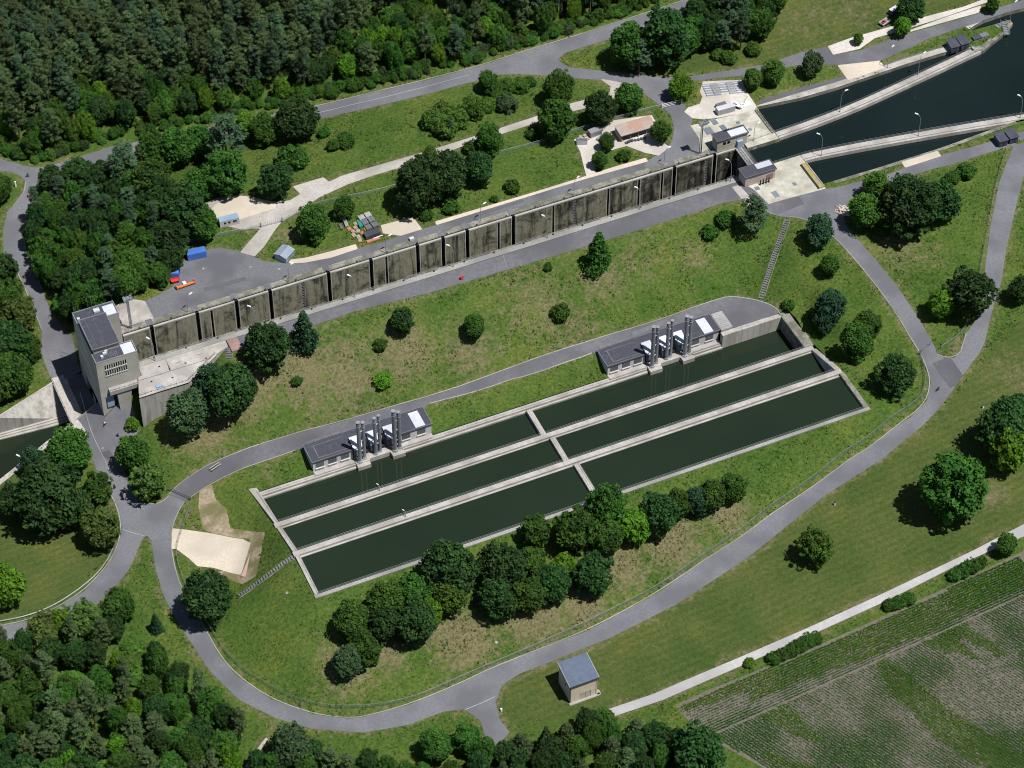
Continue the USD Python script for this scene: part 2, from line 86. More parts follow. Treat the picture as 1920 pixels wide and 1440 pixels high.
L["concrete"] = {"lock_head_pad":[[205.15,22.36],[212.09,22.08],[216.53,21.73],[227.99,20.5],[229.3,19.8],[229.3,4.6],[217.1,4.6],[217.6,9.1],[204,9.35],[201.98,8.33],[204.94,15.42]],"lock_head_pad_001":[[207.6,-8.7],[217.2,-9.1],[217.2,-5.6],[231.8,-5.6],[231.8,-23.4],[219,-22.6],[211.28,-22.25],[210.16,-14.62]],"tower_pad":[[0.2,9.35],[12,9.35],[11.47,8.1],[11.4,17.75],[6.89,21.21],[0.2,20.2]],"forecourt":[[-13.2,-12.3],[-9,-11.9],[-4.5,-12.5],[-3.99,-17.76],[-5.83,-19.93],[-9.36,-22.12],[-12.67,-24.75],[-12.95,-19.41]],"ramp":[[204,-10.2],[206.71,-10.28],[207.52,-20.84],[204.5,-21.43]]}
L["canal"] = [[229.84,21.94],[245.55,20.05],[259.77,19.77],[287.46,20.92],[301.2,21.02],[308.25,20.38],[315.47,17.48],[320.62,18.96],[327.36,21.63],[331.81,24.73],[332.02,26.87],[329.35,27.09],[323.9,26.97],[316.95,27.2],[317.35,28.61],[323.35,30.4],[333.79,30.88],[340,30.38],[366.77,31.16],[455,60],[455,-40],[306.4,-19.79],[297.89,-20.13],[290.23,-20.54],[279.81,-21.15],[275.63,-21.32],[251.29,-21.42],[232.54,-21.02],[232,-21],[232,-5.5],[217,-5.5],[217,4.5],[229.5,4.5]]
L["gw1"] = [[216.13,3.78],[219.25,5.58],[253.53,7.07],[286.68,12.5],[313.93,17.36]]
L["gw2"] = [[219.83,-5.9],[233.67,-5.74],[239.27,-6.5],[250.52,-8.02],[273.24,-11.7],[291.54,-14.84],[308.71,-18.03],[323.53,-20.45]]
L["tail_water"] = [[-68.7,5.85],[-43.87,2.95],[-27.2,1.69],[-21.66,1.96],[-32.2,-2.99],[-43.09,-8.77],[-77.42,-25.63]]
L["fences"] = {"south":[[0.29,-53.45],[-3.84,-59.44],[-8.44,-65.88],[-10.59,-70.61],[-12.07,-81.56],[-10.79,-98.79],[-9.28,-113.47],[-4.9,-124.1],[3.98,-137.4],[16.03,-145],[31.66,-149.28],[47.12,-147.99],[74.13,-146.73],[111.04,-143.48],[146.9,-132.96],[173.17,-125.22],[195.62,-118.74],[212.82,-113.88],[218.56,-111.53],[222.54,-106.13],[225.42,-99.37],[225.98,-96.03]],"triangle":[[292.86,-34.03],[284.97,-42.75],[274.4,-56.04],[261.19,-73.3],[252.81,-84.09],[246.78,-90.92],[240.99,-95.68],[233.03,-97.3]],"meadow":[[200.13,34.29],[195.55,34.75],[168.79,34.89],[153.62,34.06],[139.07,35.11],[126.63,34.13],[114.18,33.99],[99.81,34.02],[89.21,35.18],[77.76,36.93],[69.79,35.49],[63.31,33.98]],"meadow2":[[56.22,34.66],[49.39,34.98],[42.04,35.8],[37,36.68],[30.05,36.77]]}
L["guardrail"] = [[-23.45,-55.2],[-26.57,-60.11],[-31.93,-66.09],[-38.91,-70.12],[-49,-73.66],[-57.47,-74.19],[-65.36,-72.82],[-74.35,-70.74]]
L["kerbs"] = [[[-4.44,-47.05],[-1.68,-45.03],[5.45,-42.96],[11.7,-41.46],[23.35,-41.57],[37.09,-42.69],[51.32,-44.55],[69.53,-45.5],[83.59,-46.5],[109.45,-45.72],[131.69,-45.33],[159.38,-46.39],[182.68,-45.68],[185.87,-46.2],[190.23,-48.9],[194.79,-53.57],[196.98,-57.12],[196.61,-59.83]],
[[0.5,-50.95],[7.96,-48.87],[17.57,-48.22],[24.54,-48.61],[35.74,-48.92]],
[[79.91,-48.84],[87.19,-49.41],[107.68,-49.72],[129.33,-50.44],[135.08,-50.01]],
[[-1.29,-51.65],[-2.56,-52.64],[-5.38,-55.81],[-7.94,-59.55],[-10.04,-64.08],[-11.51,-70.37],[-12.62,-76.79],[-13.1,-82.61],[-11.86,-97.4],[-11.22,-111.43],[-8.87,-120.33],[-3.17,-131.55],[5.3,-141.05],[14.15,-146.86],[18.44,-148.25],[31.44,-149.81],[46.65,-149.08],[61.8,-147.75],[87.78,-147.48],[110.77,-144.04],[146.01,-134.74],[171.94,-127.58],[194.05,-121.68],[210.94,-116.92],[218.83,-113.27],[223.43,-107.72],[225.39,-102.44],[226.72,-94.96],[226.62,-90.71],[227.46,-78.83],[226.68,-62.04],[225.02,-50.58],[224.03,-43.51],[220.62,-35.16],[218.16,-32.24],[215.23,-29.36]],
[[-20.72,-37.71],[-20.39,-42.9],[-20.88,-48.48],[-21.87,-52.96],[-24.4,-58.28],[-27.22,-62.07],[-30.71,-65.64],[-39.54,-71.59],[-49.44,-74.55],[-57.9,-75.29],[-65.7,-73.96]],
[[95.23,88.23],[116.21,84.2],[137.24,80.37],[157.36,78.96],[169,79.31],[184.1,79.36],[206.81,80.11],[220.24,80.15],[232.27,80.55]],
[[237.98,-100.93],[243.37,-95.1]],
[[231.04,-98.47],[232.51,-100.88],[235.27,-102.01],[238.09,-100.74]],
[[-4.58,-47.44],[-8.28,-49.25],[-11.93,-47.48],[-13.69,-46.17]],
[[-4.29,99.11],[-5.18,96.88],[-6,94.88],[-8.88,92.23],[-11.59,90.04]],
[[-20.29,72.34],[-18.75,61.86],[-18.6,50.24],[-18.97,35.53]],
[[-12.18,76.63],[-13.75,69.36],[-13.94,60.61],[-13.79,51.39]]]
L["center_line"] = [[[94.55,85.02],[105.13,83.08],[114.87,80.93],[125.18,79.22],[136.02,77.51],[147.74,76.41]],
[[-16.61,2.79],[-17.86,-8.87],[-18.19,-13.36],[-18.01,-22.17],[-17.95,-29.82]],
[[-21.69,-53.95],[-19.02,-57],[-16.53,-59.06]],
[[45.22,-157.74],[49.86,-157.64],[54.65,-157.21]],
[[122.6,-9.2],[121.9,-12],[121.4,-15.2]]]
L["stairs"] = [[[214.17,-30.12],[203.97,-40.66],[193.95,-51.66]],
[[18.45,-93.77],[11.35,-93.98],[0.58,-94.34]],
[[23.99,-13.1],[24.35,-16.31]]]
L["lamps"] = [[55.77,7.3,0],[22.12,7.46,0],[88.77,6.96,0],[122.25,8.18,0],[155.01,7.07,0],[188.4,8.34,0],[220.94,7,0],[39.19,-7.02,1],[5.9,-6.56,1],[72.26,-8.1,1],[106.02,-6.94,1],[138.82,-8.11,1],[171.84,-8.7,1],[204.89,-6.93,1],[254.3,8.33,2],[272.44,-13.1,1],[238.04,-8.55,1],[308.21,-18.99,1],[280.26,21.79,3],[287.96,14.38,2],[331.17,25.79,3],[52.18,-77.14,4],[53.92,-90.93,4],[54.65,-106.47,4],[-37.15,-11.27,5]]
L["trees"] = [[244.7,-33.6,4.11,10.7,"round_light","light leafy tree on the left of the dark clump beside the hill road",None],[234.6,-43.7,5.65,14.2,"round_light","bright feathery tree beside the rubble heap at the hill road",None],[246.4,-51.5,8.91,21.7,"round_dark","largest dark tree of the clump in the fenced triangle",None],[249.2,-42.3,6.17,15.4,"round_dark","dark tree at the back of the clump in the fenced triangle",None],[258.1,-50.2,6.51,16.2,"round_dark","dark round tree on the right of the clump in the fenced triangle",None],[276.8,-36.5,3.43,5,"bush_mid","low spreading bush in the top corner of the fenced triangle",None],[271.3,-36.8,2.57,3.9,"bush_mid","small low bush just left of the spreading bush in the fenced triangle",None],[247.1,-88.3,7.37,18.1,"round_dark","big dark round tree at the fence beside the ring road",None],[239.1,-85.8,4.46,11.4,"round_bright","bright yellow green tree leaning on a big dark tree",None],[265.1,-90.3,4.28,11.1,"round_dark","dark tree at the right picture edge beyond the ring road",None],[217.9,-44.4,4.8,12.2,"round_blue","blue green tree just right of the long stair top",None],[215.3,-56.3,3.26,8.7,"round_mid","small spiky tree below the blue green tree right of the long stair",None],[208.4,-70.8,5.14,13,"round_blue","dark blue green tree halfway down the slope right of the long stair",None],[205.3,-72.2,4.11,10.7,"round_blue","lower blue green tree touching the one halfway down the slope",None],[200,-58.8,2.23,3.4,"bush_mid","small bush beside the long stair foot",None],[213.9,-83.4,4.46,11.4,"round_mid","leafy tree with a pale crown on the slope below the hill road",None],[207.2,-89.2,5.14,13,"round_mid","wider tree in front of the pale crowned tree below the hill road",None],[210.6,-106.5,5.83,14.6,"round_dark","dark round tree left of the road fork with the green gate",None],[201.5,-29.9,4.28,16.7,"pine_blue","shaggy pine at the south gatehouse corner",None],[195.2,-22.9,3.26,4.8,"bush_mid","round bush on the edge of the south lock road",None],[188.7,-25.2,2.91,4.3,"bush_mid","round bush below the one on the south lock road edge",None],[149,-24.3,4.97,16.4,"cone_mid","pointed tree alone high on the grassy slope",None],[131,-35.3,3.26,4.8,"bush_mid","leafy bush in the middle of the grassy slope",None],[102.2,-33.2,3.77,9.9,"round_mid","small thin tree on the dry middle of the slope",None],[81.3,-24.6,3.94,10.3,"round_dark","compact dark tree on the slope below the lock wall",None],[69.1,-37.9,2.91,4.3,"bush_bright","bright round bush near the basin road",None],[72.8,-27.3,2.4,3.6,"bush_mid","faint young bush above the bright bush near the basin road",None],[44.3,-29.1,1.88,2.9,"bush_mid","tiny bush alone on the dry grass left of the slope",None],[50.8,-19.9,4.8,15.9,"cone_blue","tall pointed dark tree standing on the lock road edge",None],[38.3,-21.4,6.85,17,"round_dark","broad dark tree left of the tall pointed tree on the slope",None],[22.9,-29.2,7.54,18.5,"round_dark","large dark tree below the concrete terrace",None],[19.5,-22.1,5.14,13,"round_blue","blue green tree behind the grey one below the terrace",None],[9.1,-28.3,6.85,17,"round_grey","grey green willow like tree below the terrace wall",None],[27.2,-28.2,4.8,12.2,"round_dark","dark tree on the right of the group below the terrace",None],[-6,-17.1,2.4,3.6,"bush_bright","bright bush in the shaded niche beside the gate tower",None],[133.7,-19.5,1.54,2.5,"bush_mid","dark tuft of a bush below the south lock road",None],[-10.5,-32.7,5.31,13.4,"round_mid","mid green tree above the pale blossoming tree beside the valley road",None],[-9.5,-45.1,5.65,14.2,"round_pale","pale tufted tree at the road junction corner",None],[-28,-24.6,6.51,16.2,"round_mid","spreading tree on the bank above the tail canal, nearest the bridge",None],[-38.5,-22.8,4.46,11.4,"round_blue","blue green tree on the bank right beside the tail water",None],[-40.3,-43.3,10.28,24.8,"round_dark","largest dark tree of the bank group south of the tail canal",None],[-24.7,-40.9,4.8,12.2,"round_mid","mid green tree of the bank group next to the valley road",None],[-28.9,-57.5,6.17,15.4,"round_pale","pale green tree standing alone inside the valley road bend",None],[-48.6,-35.4,5.14,13,"round_dark","dark tree of the bank group at the left picture edge",None],[-33.2,-45.6,5.48,13.8,"round_dark","dark tree between the bank group and the valley road",None],[-60.7,-66.4,6.17,15.4,"round_bright","bright tree cut by the left picture edge beside the valley road bend",None],[-13.9,94.2,4.46,11.4,"round_mid","tree at the left edge beside the road junction",None],[-24.1,58.9,5.14,13,"round_dark","dark tree left of the valley road curve",None],[-27.5,44.7,6.85,17,"round_mid","bulky tree left of the valley road below the dark tree",None],[-25.5,36.4,6.51,16.2,"round_pale","pale tufted tree left of the valley road",None],[-33,25.1,7.54,18.5,"round_dark","dark tree left of the valley road above the bridge",None],[-33.7,13.2,6.17,15.4,"round_mid","broad tree on the bank corner left of the bridge",None],[-40.7,11.8,5.83,14.6,"round_mid","tree at the left edge above the canal wing wall",None],[-25.9,25,4.11,10.7,"round_mid","tree squeezed between the pale tree and the bridge",None],[2.3,88.8,5.14,13,"round_dark","dark tree in the junction corner beside the valley road",None],[10.6,85.5,5.83,14.6,"round_dark","second dark tree behind the junction corner",None],[24.5,76.7,5.83,21.6,"pine_blue","blue grey pine beside the main road gap",None],[30.6,67.2,6.51,16.2,"round_mid","mid green tree in front of the blue grey pine",None],[36.6,84.7,5.48,13.8,"round_mid","leafy tree behind the blue grey pine on the main road",None],[44.2,81.5,6.17,15.4,"round_mid","leafy tree on the main road verge, third from the pine",None],[52.3,81.6,5.14,13,"round_mid","leafy tree on the main road verge, fourth from the pine",None],[57.5,69,6.17,22.7,"pine_blue","tall dark pine on the verge before the open meadow",None],[69.4,83.7,4.11,10.7,"round_bright","bright narrow tree beside the dark verge pine",None],[73.4,77.3,4.8,12.2,"round_mid","rounded tree left of the big verge tree",None],[84.1,73.2,6.85,17,"round_dark","big dark tree where the main road comes into view",None],[92.2,70.9,2.4,3.6,"bush_mid","small bush right of the big dark verge tree",None],[96.4,61.7,3.26,4.8,"bush_mid","low bush on the meadow below the main road",None],[92.4,61.8,2.57,3.9,"bush_mid","low bush left of another one on the meadow below the main road",None],[77.7,59.8,5.14,7.3,"bush_mid","wide bush in front of the big dark verge tree",None],[65.9,45.9,5.65,14.2,"round_dark","dark tree hanging over the gravel yard",None],[51.8,54.7,7.2,17.8,"round_mid","large tree behind the gravel yard",None],[43.1,55.8,5.14,13,"round_mid","tree left of the large one behind the gravel yard",None],[34.5,41.6,7.54,18.5,"round_dark","dark tree left of the gravel yard",None],[37.8,36.5,5.14,13,"round_mid","tree at the gravel yard edge behind the site cabin",None],[25.6,33.2,5.83,14.6,"round_dark","dark tree above the blue containers",None],[126.4,57.4,4.46,6.4,"bush_light","left lobe of the meadow thicket between main road and gravel track",None],[131.3,60,4.46,6.4,"bush_light","back bush of the meadow thicket between main road and gravel track",None],[128.7,52,4.46,6.4,"bush_light","front bush of the meadow thicket beside the gravel track",None],[133.8,53.8,4.46,6.4,"bush_light","right bush of the meadow thicket beside the gravel track",None],[129.6,49.9,1.88,7.2,"cone_blue","small blue conifer in front of the meadow thicket",None],[141,57,4.63,6.6,"bush_light","light bush right of the meadow thicket",None],[145.8,57.4,3.08,4.6,"bush_light","narrow light bush beside the grey round bush",None],[152.1,55.1,3.94,5.7,"bush_grey","grey round bush on the meadow",None],[150.1,65.8,3.43,9.1,"round_mid","upright tree at the main road fork",None],[155.9,63.3,3.43,5,"bush_light","shrub right of the upright tree at the fork",None],[160.2,61.8,3.43,5,"bush_light","second shrub in the row right of the upright tree at the fork",None],[164.1,62.6,2.4,3.6,"bush_mid","last shrub in the row at the fork",None],[151.7,61.8,2.4,3.6,"bush_light","shrub below the upright tree at the fork",None],[169,49.6,5.31,13.4,"round_mid","mid green tree beside the track mouth meadow",None],[161.6,35,6.34,15.8,"round_mid","broad tree shading the gravel track",None],[154.4,38.1,2.4,3.6,"bush_mid","bush at the left foot of the broad track tree",None],[177.6,35.4,5.48,13.8,"round_dark","dark conical tree above the rusty shed",None],[189.2,37,4.8,12.2,"round_mid","tree right of the dark conical tree at the track mouth",None],[192.3,19.2,3.6,9.5,"round_mid","tree at the right end of the rusty shed",None],[174.2,22.6,2.57,7.1,"round_mid","small tree in the scrap yard",None],[168.3,15.6,2.74,7.5,"round_mid","small tree on the grass island by the scrap yard drive",None],[177.6,16.5,2.57,3.9,"bush_mid","dark bush on the grass island by the lock road",None],[207.9,35.9,4.11,10.7,"round_bright","bright tree at the white gate",None],[106.7,22.2,8.23,20.1,"round_dark","left half of the great dark tree pair beside the gravel track",None],[117,24.1,7.2,17.8,"round_dark","right half of the great dark tree pair beside the gravel track",None],[119.5,43.3,2.74,4.1,"bush_light","thin pale bush on the gravel track above the great dark pair",None],[129.2,25.3,4.97,12.6,"round_dark","round dark tree right of the great dark pair",None],[138.4,37.2,4.46,11.4,"round_mid","tree standing on the gravel track edge",None],[132.7,39.7,3.08,4.6,"bush_mid","bush left of the tree on the gravel track edge",None],[137.7,17.4,2.74,4.1,"bush_mid","round bush alone on the meadow above the lock road",None],[115.5,16.5,2.91,4.3,"bush_mid","round bush near the pale strip of the lock road",None],[106.7,16.9,2.4,3.6,"bush_mid","bush beside the pale pad",None],[130.4,15.2,1.37,2.3,"bush_mid","tiny bush in the grass above the lock road strip",None],[70.4,22.6,5.31,13.4,"round_mid","round tree right of the track branch",None],[82.7,28,3.43,9.1,"round_mid","round tree above the timber stacks",None],[60.2,19.6,1.54,2.5,"bush_mid","small bush beside the blue grey shed",None],[199.2,58,7.2,17.8,"round_mid","round tree on the grass triangle of the road fork",None],[200.7,52.7,3.77,15.1,"pine_blue","dark pine leaning on the round fork tree",None],[211.1,53.2,8.23,26.7,"poplar_dark","tall dark poplar like tree beside the road fork",None],[220.3,55.4,5.14,13,"round_mid","leafy tree right of the tall dark tree",None],[214.4,52.3,3.43,9.1,"round_mid","low tree at the foot of the tall dark tree",None],[229.1,49.6,2.4,3.6,"bush_light","bush below the woodland corner",None],[231.5,46.2,3.08,4.6,"bush_light","light bush on the meadow edge of the woodland corner",None],[241.1,46.7,3.08,4.6,"bush_light","bush at the right of the woodland corner",None],[298.7,39.5,4.63,11.8,"round_dark","dark tree beside the parked trailer",None],[292.7,34.1,3.08,8.3,"round_bright","bright tree on the pale bank track",None],[276.6,36.4,1.71,5.1,"round_light","small tree on the pale bank track",None],[327.9,32.8,2.4,6.7,"round_mid","tree at the top beside the bank road",None],[254.4,28.5,3.77,9.9,"round_grey","thin airy tree above the canal bank",None],[240.5,30.1,3.94,10.3,"round_light","light tree at the bank road above the storage yard",None],[232.8,30.9,3.26,8.7,"round_light","light tree behind the steel beams",None],[159.5,-151.8,5.14,13,"round_light","pale round tree alone on the mown meadow",None],[203.7,-153.5,9.94,24.1,"round_mid","great spreading tree on the mown meadow",None],[229.8,-139.2,8.57,20.9,"round_dark","dark tree group at the right edge of the mown meadow",None],[228.6,-144.8,6.51,16.2,"round_bright","bright tree in front of the dark meadow tree",None],[240.3,-133.2,5.14,13,"round_dark","dark tree cut by the right edge behind the bright one",None],[211.5,-172.9,3.26,8.7,"round_mid","dark round tree on the farm track",None],[193.6,-174.4,2.23,3.4,"bush_mid","hedge bush beside the farm track under the dark round tree","hedge bushes under the dark round tree"],[196.7,-174,2.57,3.9,"bush_mid","hedge bush beside the farm track under the dark round tree","hedge bushes under the dark round tree"],[200,-173.8,2.57,3.9,"bush_mid","hedge bush beside the farm track under the dark round tree","hedge bushes under the dark round tree"],[203.2,-173.4,1.88,2.9,"bush_mid","hedge bush beside the farm track under the dark round tree","hedge bushes under the dark round tree"],[171.4,-175.6,2.06,3.2,"bush_mid","hedge bush in the middle clump along the farm track","middle hedge clump along the farm track"],[174,-176,2.4,3.6,"bush_mid","hedge bush in the middle clump along the farm track","middle hedge clump along the farm track"],[177.1,-176.1,2.23,3.4,"bush_mid","hedge bush in the middle clump along the farm track","middle hedge clump along the farm track"],[132.1,-178.4,2.06,3.2,"bush_mid","hedge bush in the long clump along the farm track","long hedge clump along the farm track"],[134.9,-178.3,2.23,3.4,"bush_mid","hedge bush in the long clump along the farm track","long hedge clump along the farm track"],[138,-178.2,2.4,3.6,"bush_mid","hedge bush in the long clump along the farm track","long hedge clump along the farm track"],[141.1,-177.5,2.4,3.6,"bush_mid","hedge bush in the long clump along the farm track","long hedge clump along the farm track"],[144,-177.2,2.4,3.6,"bush_mid","hedge bush in the long clump along the farm track","long hedge clump along the farm track"],[146.4,-177.3,2.06,3.2,"bush_mid","hedge bush in the long clump along the farm track","long hedge clump along the farm track"],[125.3,-176.7,1.71,2.7,"bush_bright","small bright tree on the farm track verge",None],[-9.2,-96.4,7.2,17.8,"round_dark","dark tree spreading over the ring road bend",None],[-24.8,-94.8,2.23,8.2,"cone_blue","small blue conifer on the grass strip between the roads",None],[-33.2,-85.9,4.8,12.2,"round_mid","rounded tree on the valley road inner verge",None],[-43.3,-87.6,5.48,13.8,"round_pale","pale tufted tree beside the valley road",None],[-56.1,-87.7,5.83,14.6,"round_pale","pale tree where the valley road leaves the picture",None],[146.8,-123.5,3.94,10.3,"round_mid","last tree at the right end of the row below the basins",None],[138.9,-124.2,4.46,11.4,"round_mid","second tree from the right end of the row below the basins",None],[134.2,-123.9,4.11,10.7,"round_blue","blue tinged tree third from the right end of the row",None],[128.6,-123.3,4.11,10.7,"round_mid","tree fourth from the right end of the row below the basins",None],[120.6,-125.6,6,15,"round_dark","wide dark tree right of the bright tree in the basin row",None],[113.1,-125.9,4.8,12.2,"round_bright","bright tree in the right half of the basin row",None],[107.2,-118.9,6.17,15.4,"round_mid","tallest tree of the row, in front of the cross wall end",None],[104.2,-126.4,5.14,13,"round_mid","tree below the tallest one of the row",None],[95.2,-122.1,6.17,15.4,"round_mid","broad tree left of the tallest one of the row",None],[85.3,-117,4.46,11.4,"round_mid","small tree at the basin wall in the middle of the row",None],[94.8,-136.2,5.83,14.6,"round_dark","dark tree at the front right of the middle clump",None],[88,-130.4,4.11,10.7,"round_bright","bright tree between dark ones in the middle clump",None],[82.9,-134.3,5.14,13,"round_dark","dark tree left of the bright one in the middle clump",None],[79.5,-126.8,5.14,13,"round_mid","tree in the heart of the middle clump",None],[70.7,-126.1,6.85,17,"round_dark","big dark tree at the left of the middle clump",None],[65.8,-133.5,5.65,14.2,"round_dark","dark tree in front on the left of the middle clump",None],[74.7,-135.2,5.14,13,"round_mid","tree in front in the middle clump",None],[56,-121.7,7.88,19.3,"round_dark","big round tree beside the basin wall in the left clump",None],[53.5,-127.4,5.14,13,"round_light","light tree in front of the big round one in the left clump",None],[46.9,-129.5,3.77,9.9,"round_bright","bright narrow tree in the left clump",None],[41.2,-132.2,6,15,"round_dark","dark tree hanging furthest down in the left clump",None],[44.5,-123.1,5.14,13,"round_mid","tree at the back of the left clump",None],[35.8,-123.7,5.83,14.6,"round_mid","tree second from the left end of the row",None],[33,-129.1,5.14,13,"round_dark","dark tree in front, second from the left end of the row",None],[24.7,-124.8,5.48,13.8,"round_mid","tree at the left end of the row",None],[25.1,-133.2,4.63,11.8,"round_mid","lowest green tree under the left end of the row",None],[19.2,-134.9,4.63,11.8,"round_grey","grey dark tree lowest at the left end of the row",None],[31.6,-169.4,4.8,12.2,"round_mid","left tree of the pair beside the lower road branch",None],[40.4,-170.4,4.28,11.1,"round_mid","right tree of the pair beside the lower road branch",None],[-5.2,-153.5,5.83,14.6,"round_grey","grey green tree at the bottom edge left of the road branch",None],[90.7,-186.3,1.54,2.5,"bush_mid","tiny bush beside the crop field corner",None],[95.1,-203.2,7.54,18.5,"round_dark","dark tree at the lower field corner",None]]
L["regions"] = {"pines":[[7.71,238.37],[-25.84,124.38],[-8.3,114.95],[0.61,107.44],[28.11,104.79],[67.67,97.07],[96.35,90.54],[117.26,86.77],[138.43,83.41],[158.62,82.15],[185.45,82.56],[208.19,83.03],[221.71,83.2],[233.84,83.73],[243.83,85.28],[260.84,119.05]],"hill":[[-4.78,83.59],[1.75,87.66],[18.2,86.39],[30.99,67.6],[32.97,48.06],[30.14,34.39],[21.95,24.74],[17.63,21.52],[2.22,20.74],[-9.05,25.61],[-10.68,32.4],[-12.5,43.53],[-12.06,57.37],[-11.7,68.85]],"lowwood":[[-77.07,-80.18],[-59.69,-85.84],[-48.45,-85.81],[-35.14,-87.13],[-33.78,-95.26],[-26.02,-110.45],[-24.35,-119.46],[-15.29,-138.74],[-12.47,-144.01],[-19.32,-149.76],[-35.49,-173.11],[-96.1,-145.96]],"bottom":[[-16.62,-150.98],[-5.58,-151.03],[4.41,-158.08],[14.42,-164.94],[21.82,-170.27],[37.22,-179.31],[30.29,-195.36],[-27.59,-176.65]],"bottom2":[[38.46,-178.31],[43.8,-176.02],[57.01,-178.42],[67,-178.01],[77.81,-179.52],[86.02,-186.57],[91.23,-192.85],[99.25,-203.29],[99.54,-209.24],[91.12,-222.61],[35.59,-197.73]],"corner":[[222.88,51.64],[228.53,50.66],[239.83,48.61],[249.74,51.76],[258.68,62.9],[262.82,85.17],[248.93,91.21],[240.88,79.38],[229.76,69.59]]}
L["dry"] = [[59.9,-31.05,14,0.7],[46.47,-24.94,12,0.8],[12.97,-28.82,11,0.9],[79.71,-30.76,12,0.7],[124.37,-28.75,16,0.5],[148.89,-28.19,10,0.6],[53.67,-137.45,10,0.9],[45.55,-129.3,8,0.8],[75.68,-136.93,12,0.9],[89.35,-140.39,9,0.8],[105.33,-131.84,10,0.8],[123.82,-129.52,12,0.8],[142.99,-126.5,8,0.8],[19.43,-132.77,10,0.7],[31.03,-132.43,8,0.8],[26.86,-29.88,8,0.6],[5.78,-24.26,6,0.7],[98.71,-37.01,12,0.6],[133.69,-40.95,12,0.5],[46.41,-16.44,10,0.8],[32.19,-25.48,8,0.8],[239.44,-98.05,5,0.6],[247.65,-62.97,8,0.4],[48.34,-37.59,8,0.5],[163.92,-24.35,12,0.4],[217.51,-152.29,6,0.7],[249.08,-114.5,10,0.4],[-2.02,-55.67,4,0.5],[25.23,-51.84,6,0.4],[63.17,27.77,4,0.8],[65.87,25.21,3,0.8],[240.88,-57.6,10,0.5],[225.85,-38.62,4,0.7],[180.49,-29.66,8,0.5],[265.3,57.45,16,0.35],[118.38,91.42,12,0.3],[283.84,52.62,12,0.4],[218.57,-101.42,4,0.7]]
L["mown"] = [[[151.63,-139.65],[174.29,-131.97],[195.73,-127.29],[214.37,-122.3],[229.48,-115.46],[263.02,-97.37],[275.29,-102.85],[238.39,-163.67],[222.34,-165.87],[173.39,-170.43],[124.7,-173.35],[78.81,-173.88],[54.55,-165.63],[56.12,-156.48],[61.4,-153.9],[76.59,-153.48],[115.13,-149.95]],
[[266.32,83.71],[365,43.03],[362,38.13],[328.5,40.58],[288.06,41.06],[268.26,39.48],[243.75,40.22],[232.43,42.18],[218.78,47.53],[203.28,57.39]],
[[-49.51,-19.65],[-21.91,-39.27],[-21.9,-52.03],[-26.28,-60.24],[-49,-72.13],[-64.96,-71.49],[-73.46,-67.69]]]
L["spots"] = {"hydrant":[106.27,-13.76],"moped":[-5.51,91.75],"bike2":[-3.06,100.63],"ped1":[-14.73,-12.14],"ped2":[-13.85,-14.03],"cyc":[-11.31,-18.14],"cyc2":[223.87,-111.42],"cabinet_white":[54.41,-162.23],"barrier":[11.47,-43.99],"post1":[174.54,-136.53],"post2":[233.44,-122.69],"post3":[138.22,-185.82],"sign1":[-7.94,98.18]}
CROP_EDGE = [(99.9, -180.5), (217.4, -174.2)]
CROP_DIR = math.radians(-64.3)

Z = make_heights(L["tc"])
H = lambda x, y: float(height(Z, x, y))

# ------------------------------------------------------------------ materials
M = {}


def mat(name, c0, c1=None, scale=0.6, detail=4.0, rough=0.8, metal=0.0, spec=0.3, c2=None, scale2=0.07, bump=0.0, bscale=None, lo=0.35, hi=0.65):
    """Two noises in world metres: a fine one between c0 and c1, a broad one towards c2."""
    c1 = c1 or tuple(x * 1.25 for x in c0)
    c2 = c2 or tuple(x * 0.86 for x in c0)
    n = {"g": ("geometry", {}), "n": ("noise_texture", {"scale": scale, "detail": detail, "roughness": 0.62}),
         "r": ("rgb_ramp", {"ramp": [(lo, c0), (hi, c1)]}),
         "n2": ("noise_texture", {"scale": scale2, "detail": 3.0}), "r2": ("rgb_ramp", {"ramp": [(0.42, (0, 0, 0)), (0.62, (1, 1, 1))]}),
         "bw": ("rgb_to_bw", {}), "x": ("mix", {"color2": c2}),
         "p": ("principled_bsdf", {"roughness": rough, "metallic": metal, "specular_ior_level": spec})}
    k = [("g.position", "n.vector"), ("g.position", "n2.vector"), ("n.fac", "r.fac"), ("n2.fac", "r2.fac"), ("r2.color", "bw.color"), ("bw.val", "x.fac"),
         ("r.color", "x.color1"), ("x.color", "p.base_color")]
    if bump:
        n["nb"] = ("noise_texture", {"scale": bscale or scale * 3, "detail": 4.0})
        n["b"] = ("bump", {"strength": 1.0, "distance": bump})
        k += [("g.position", "nb.vector"), ("nb.fac", "b.height"), ("b.normal", "p.normal")]
    M[name] = usdkit.material(stage, "/World/Looks/" + name, n, k, surface="p.BSDF")
    return M[name]


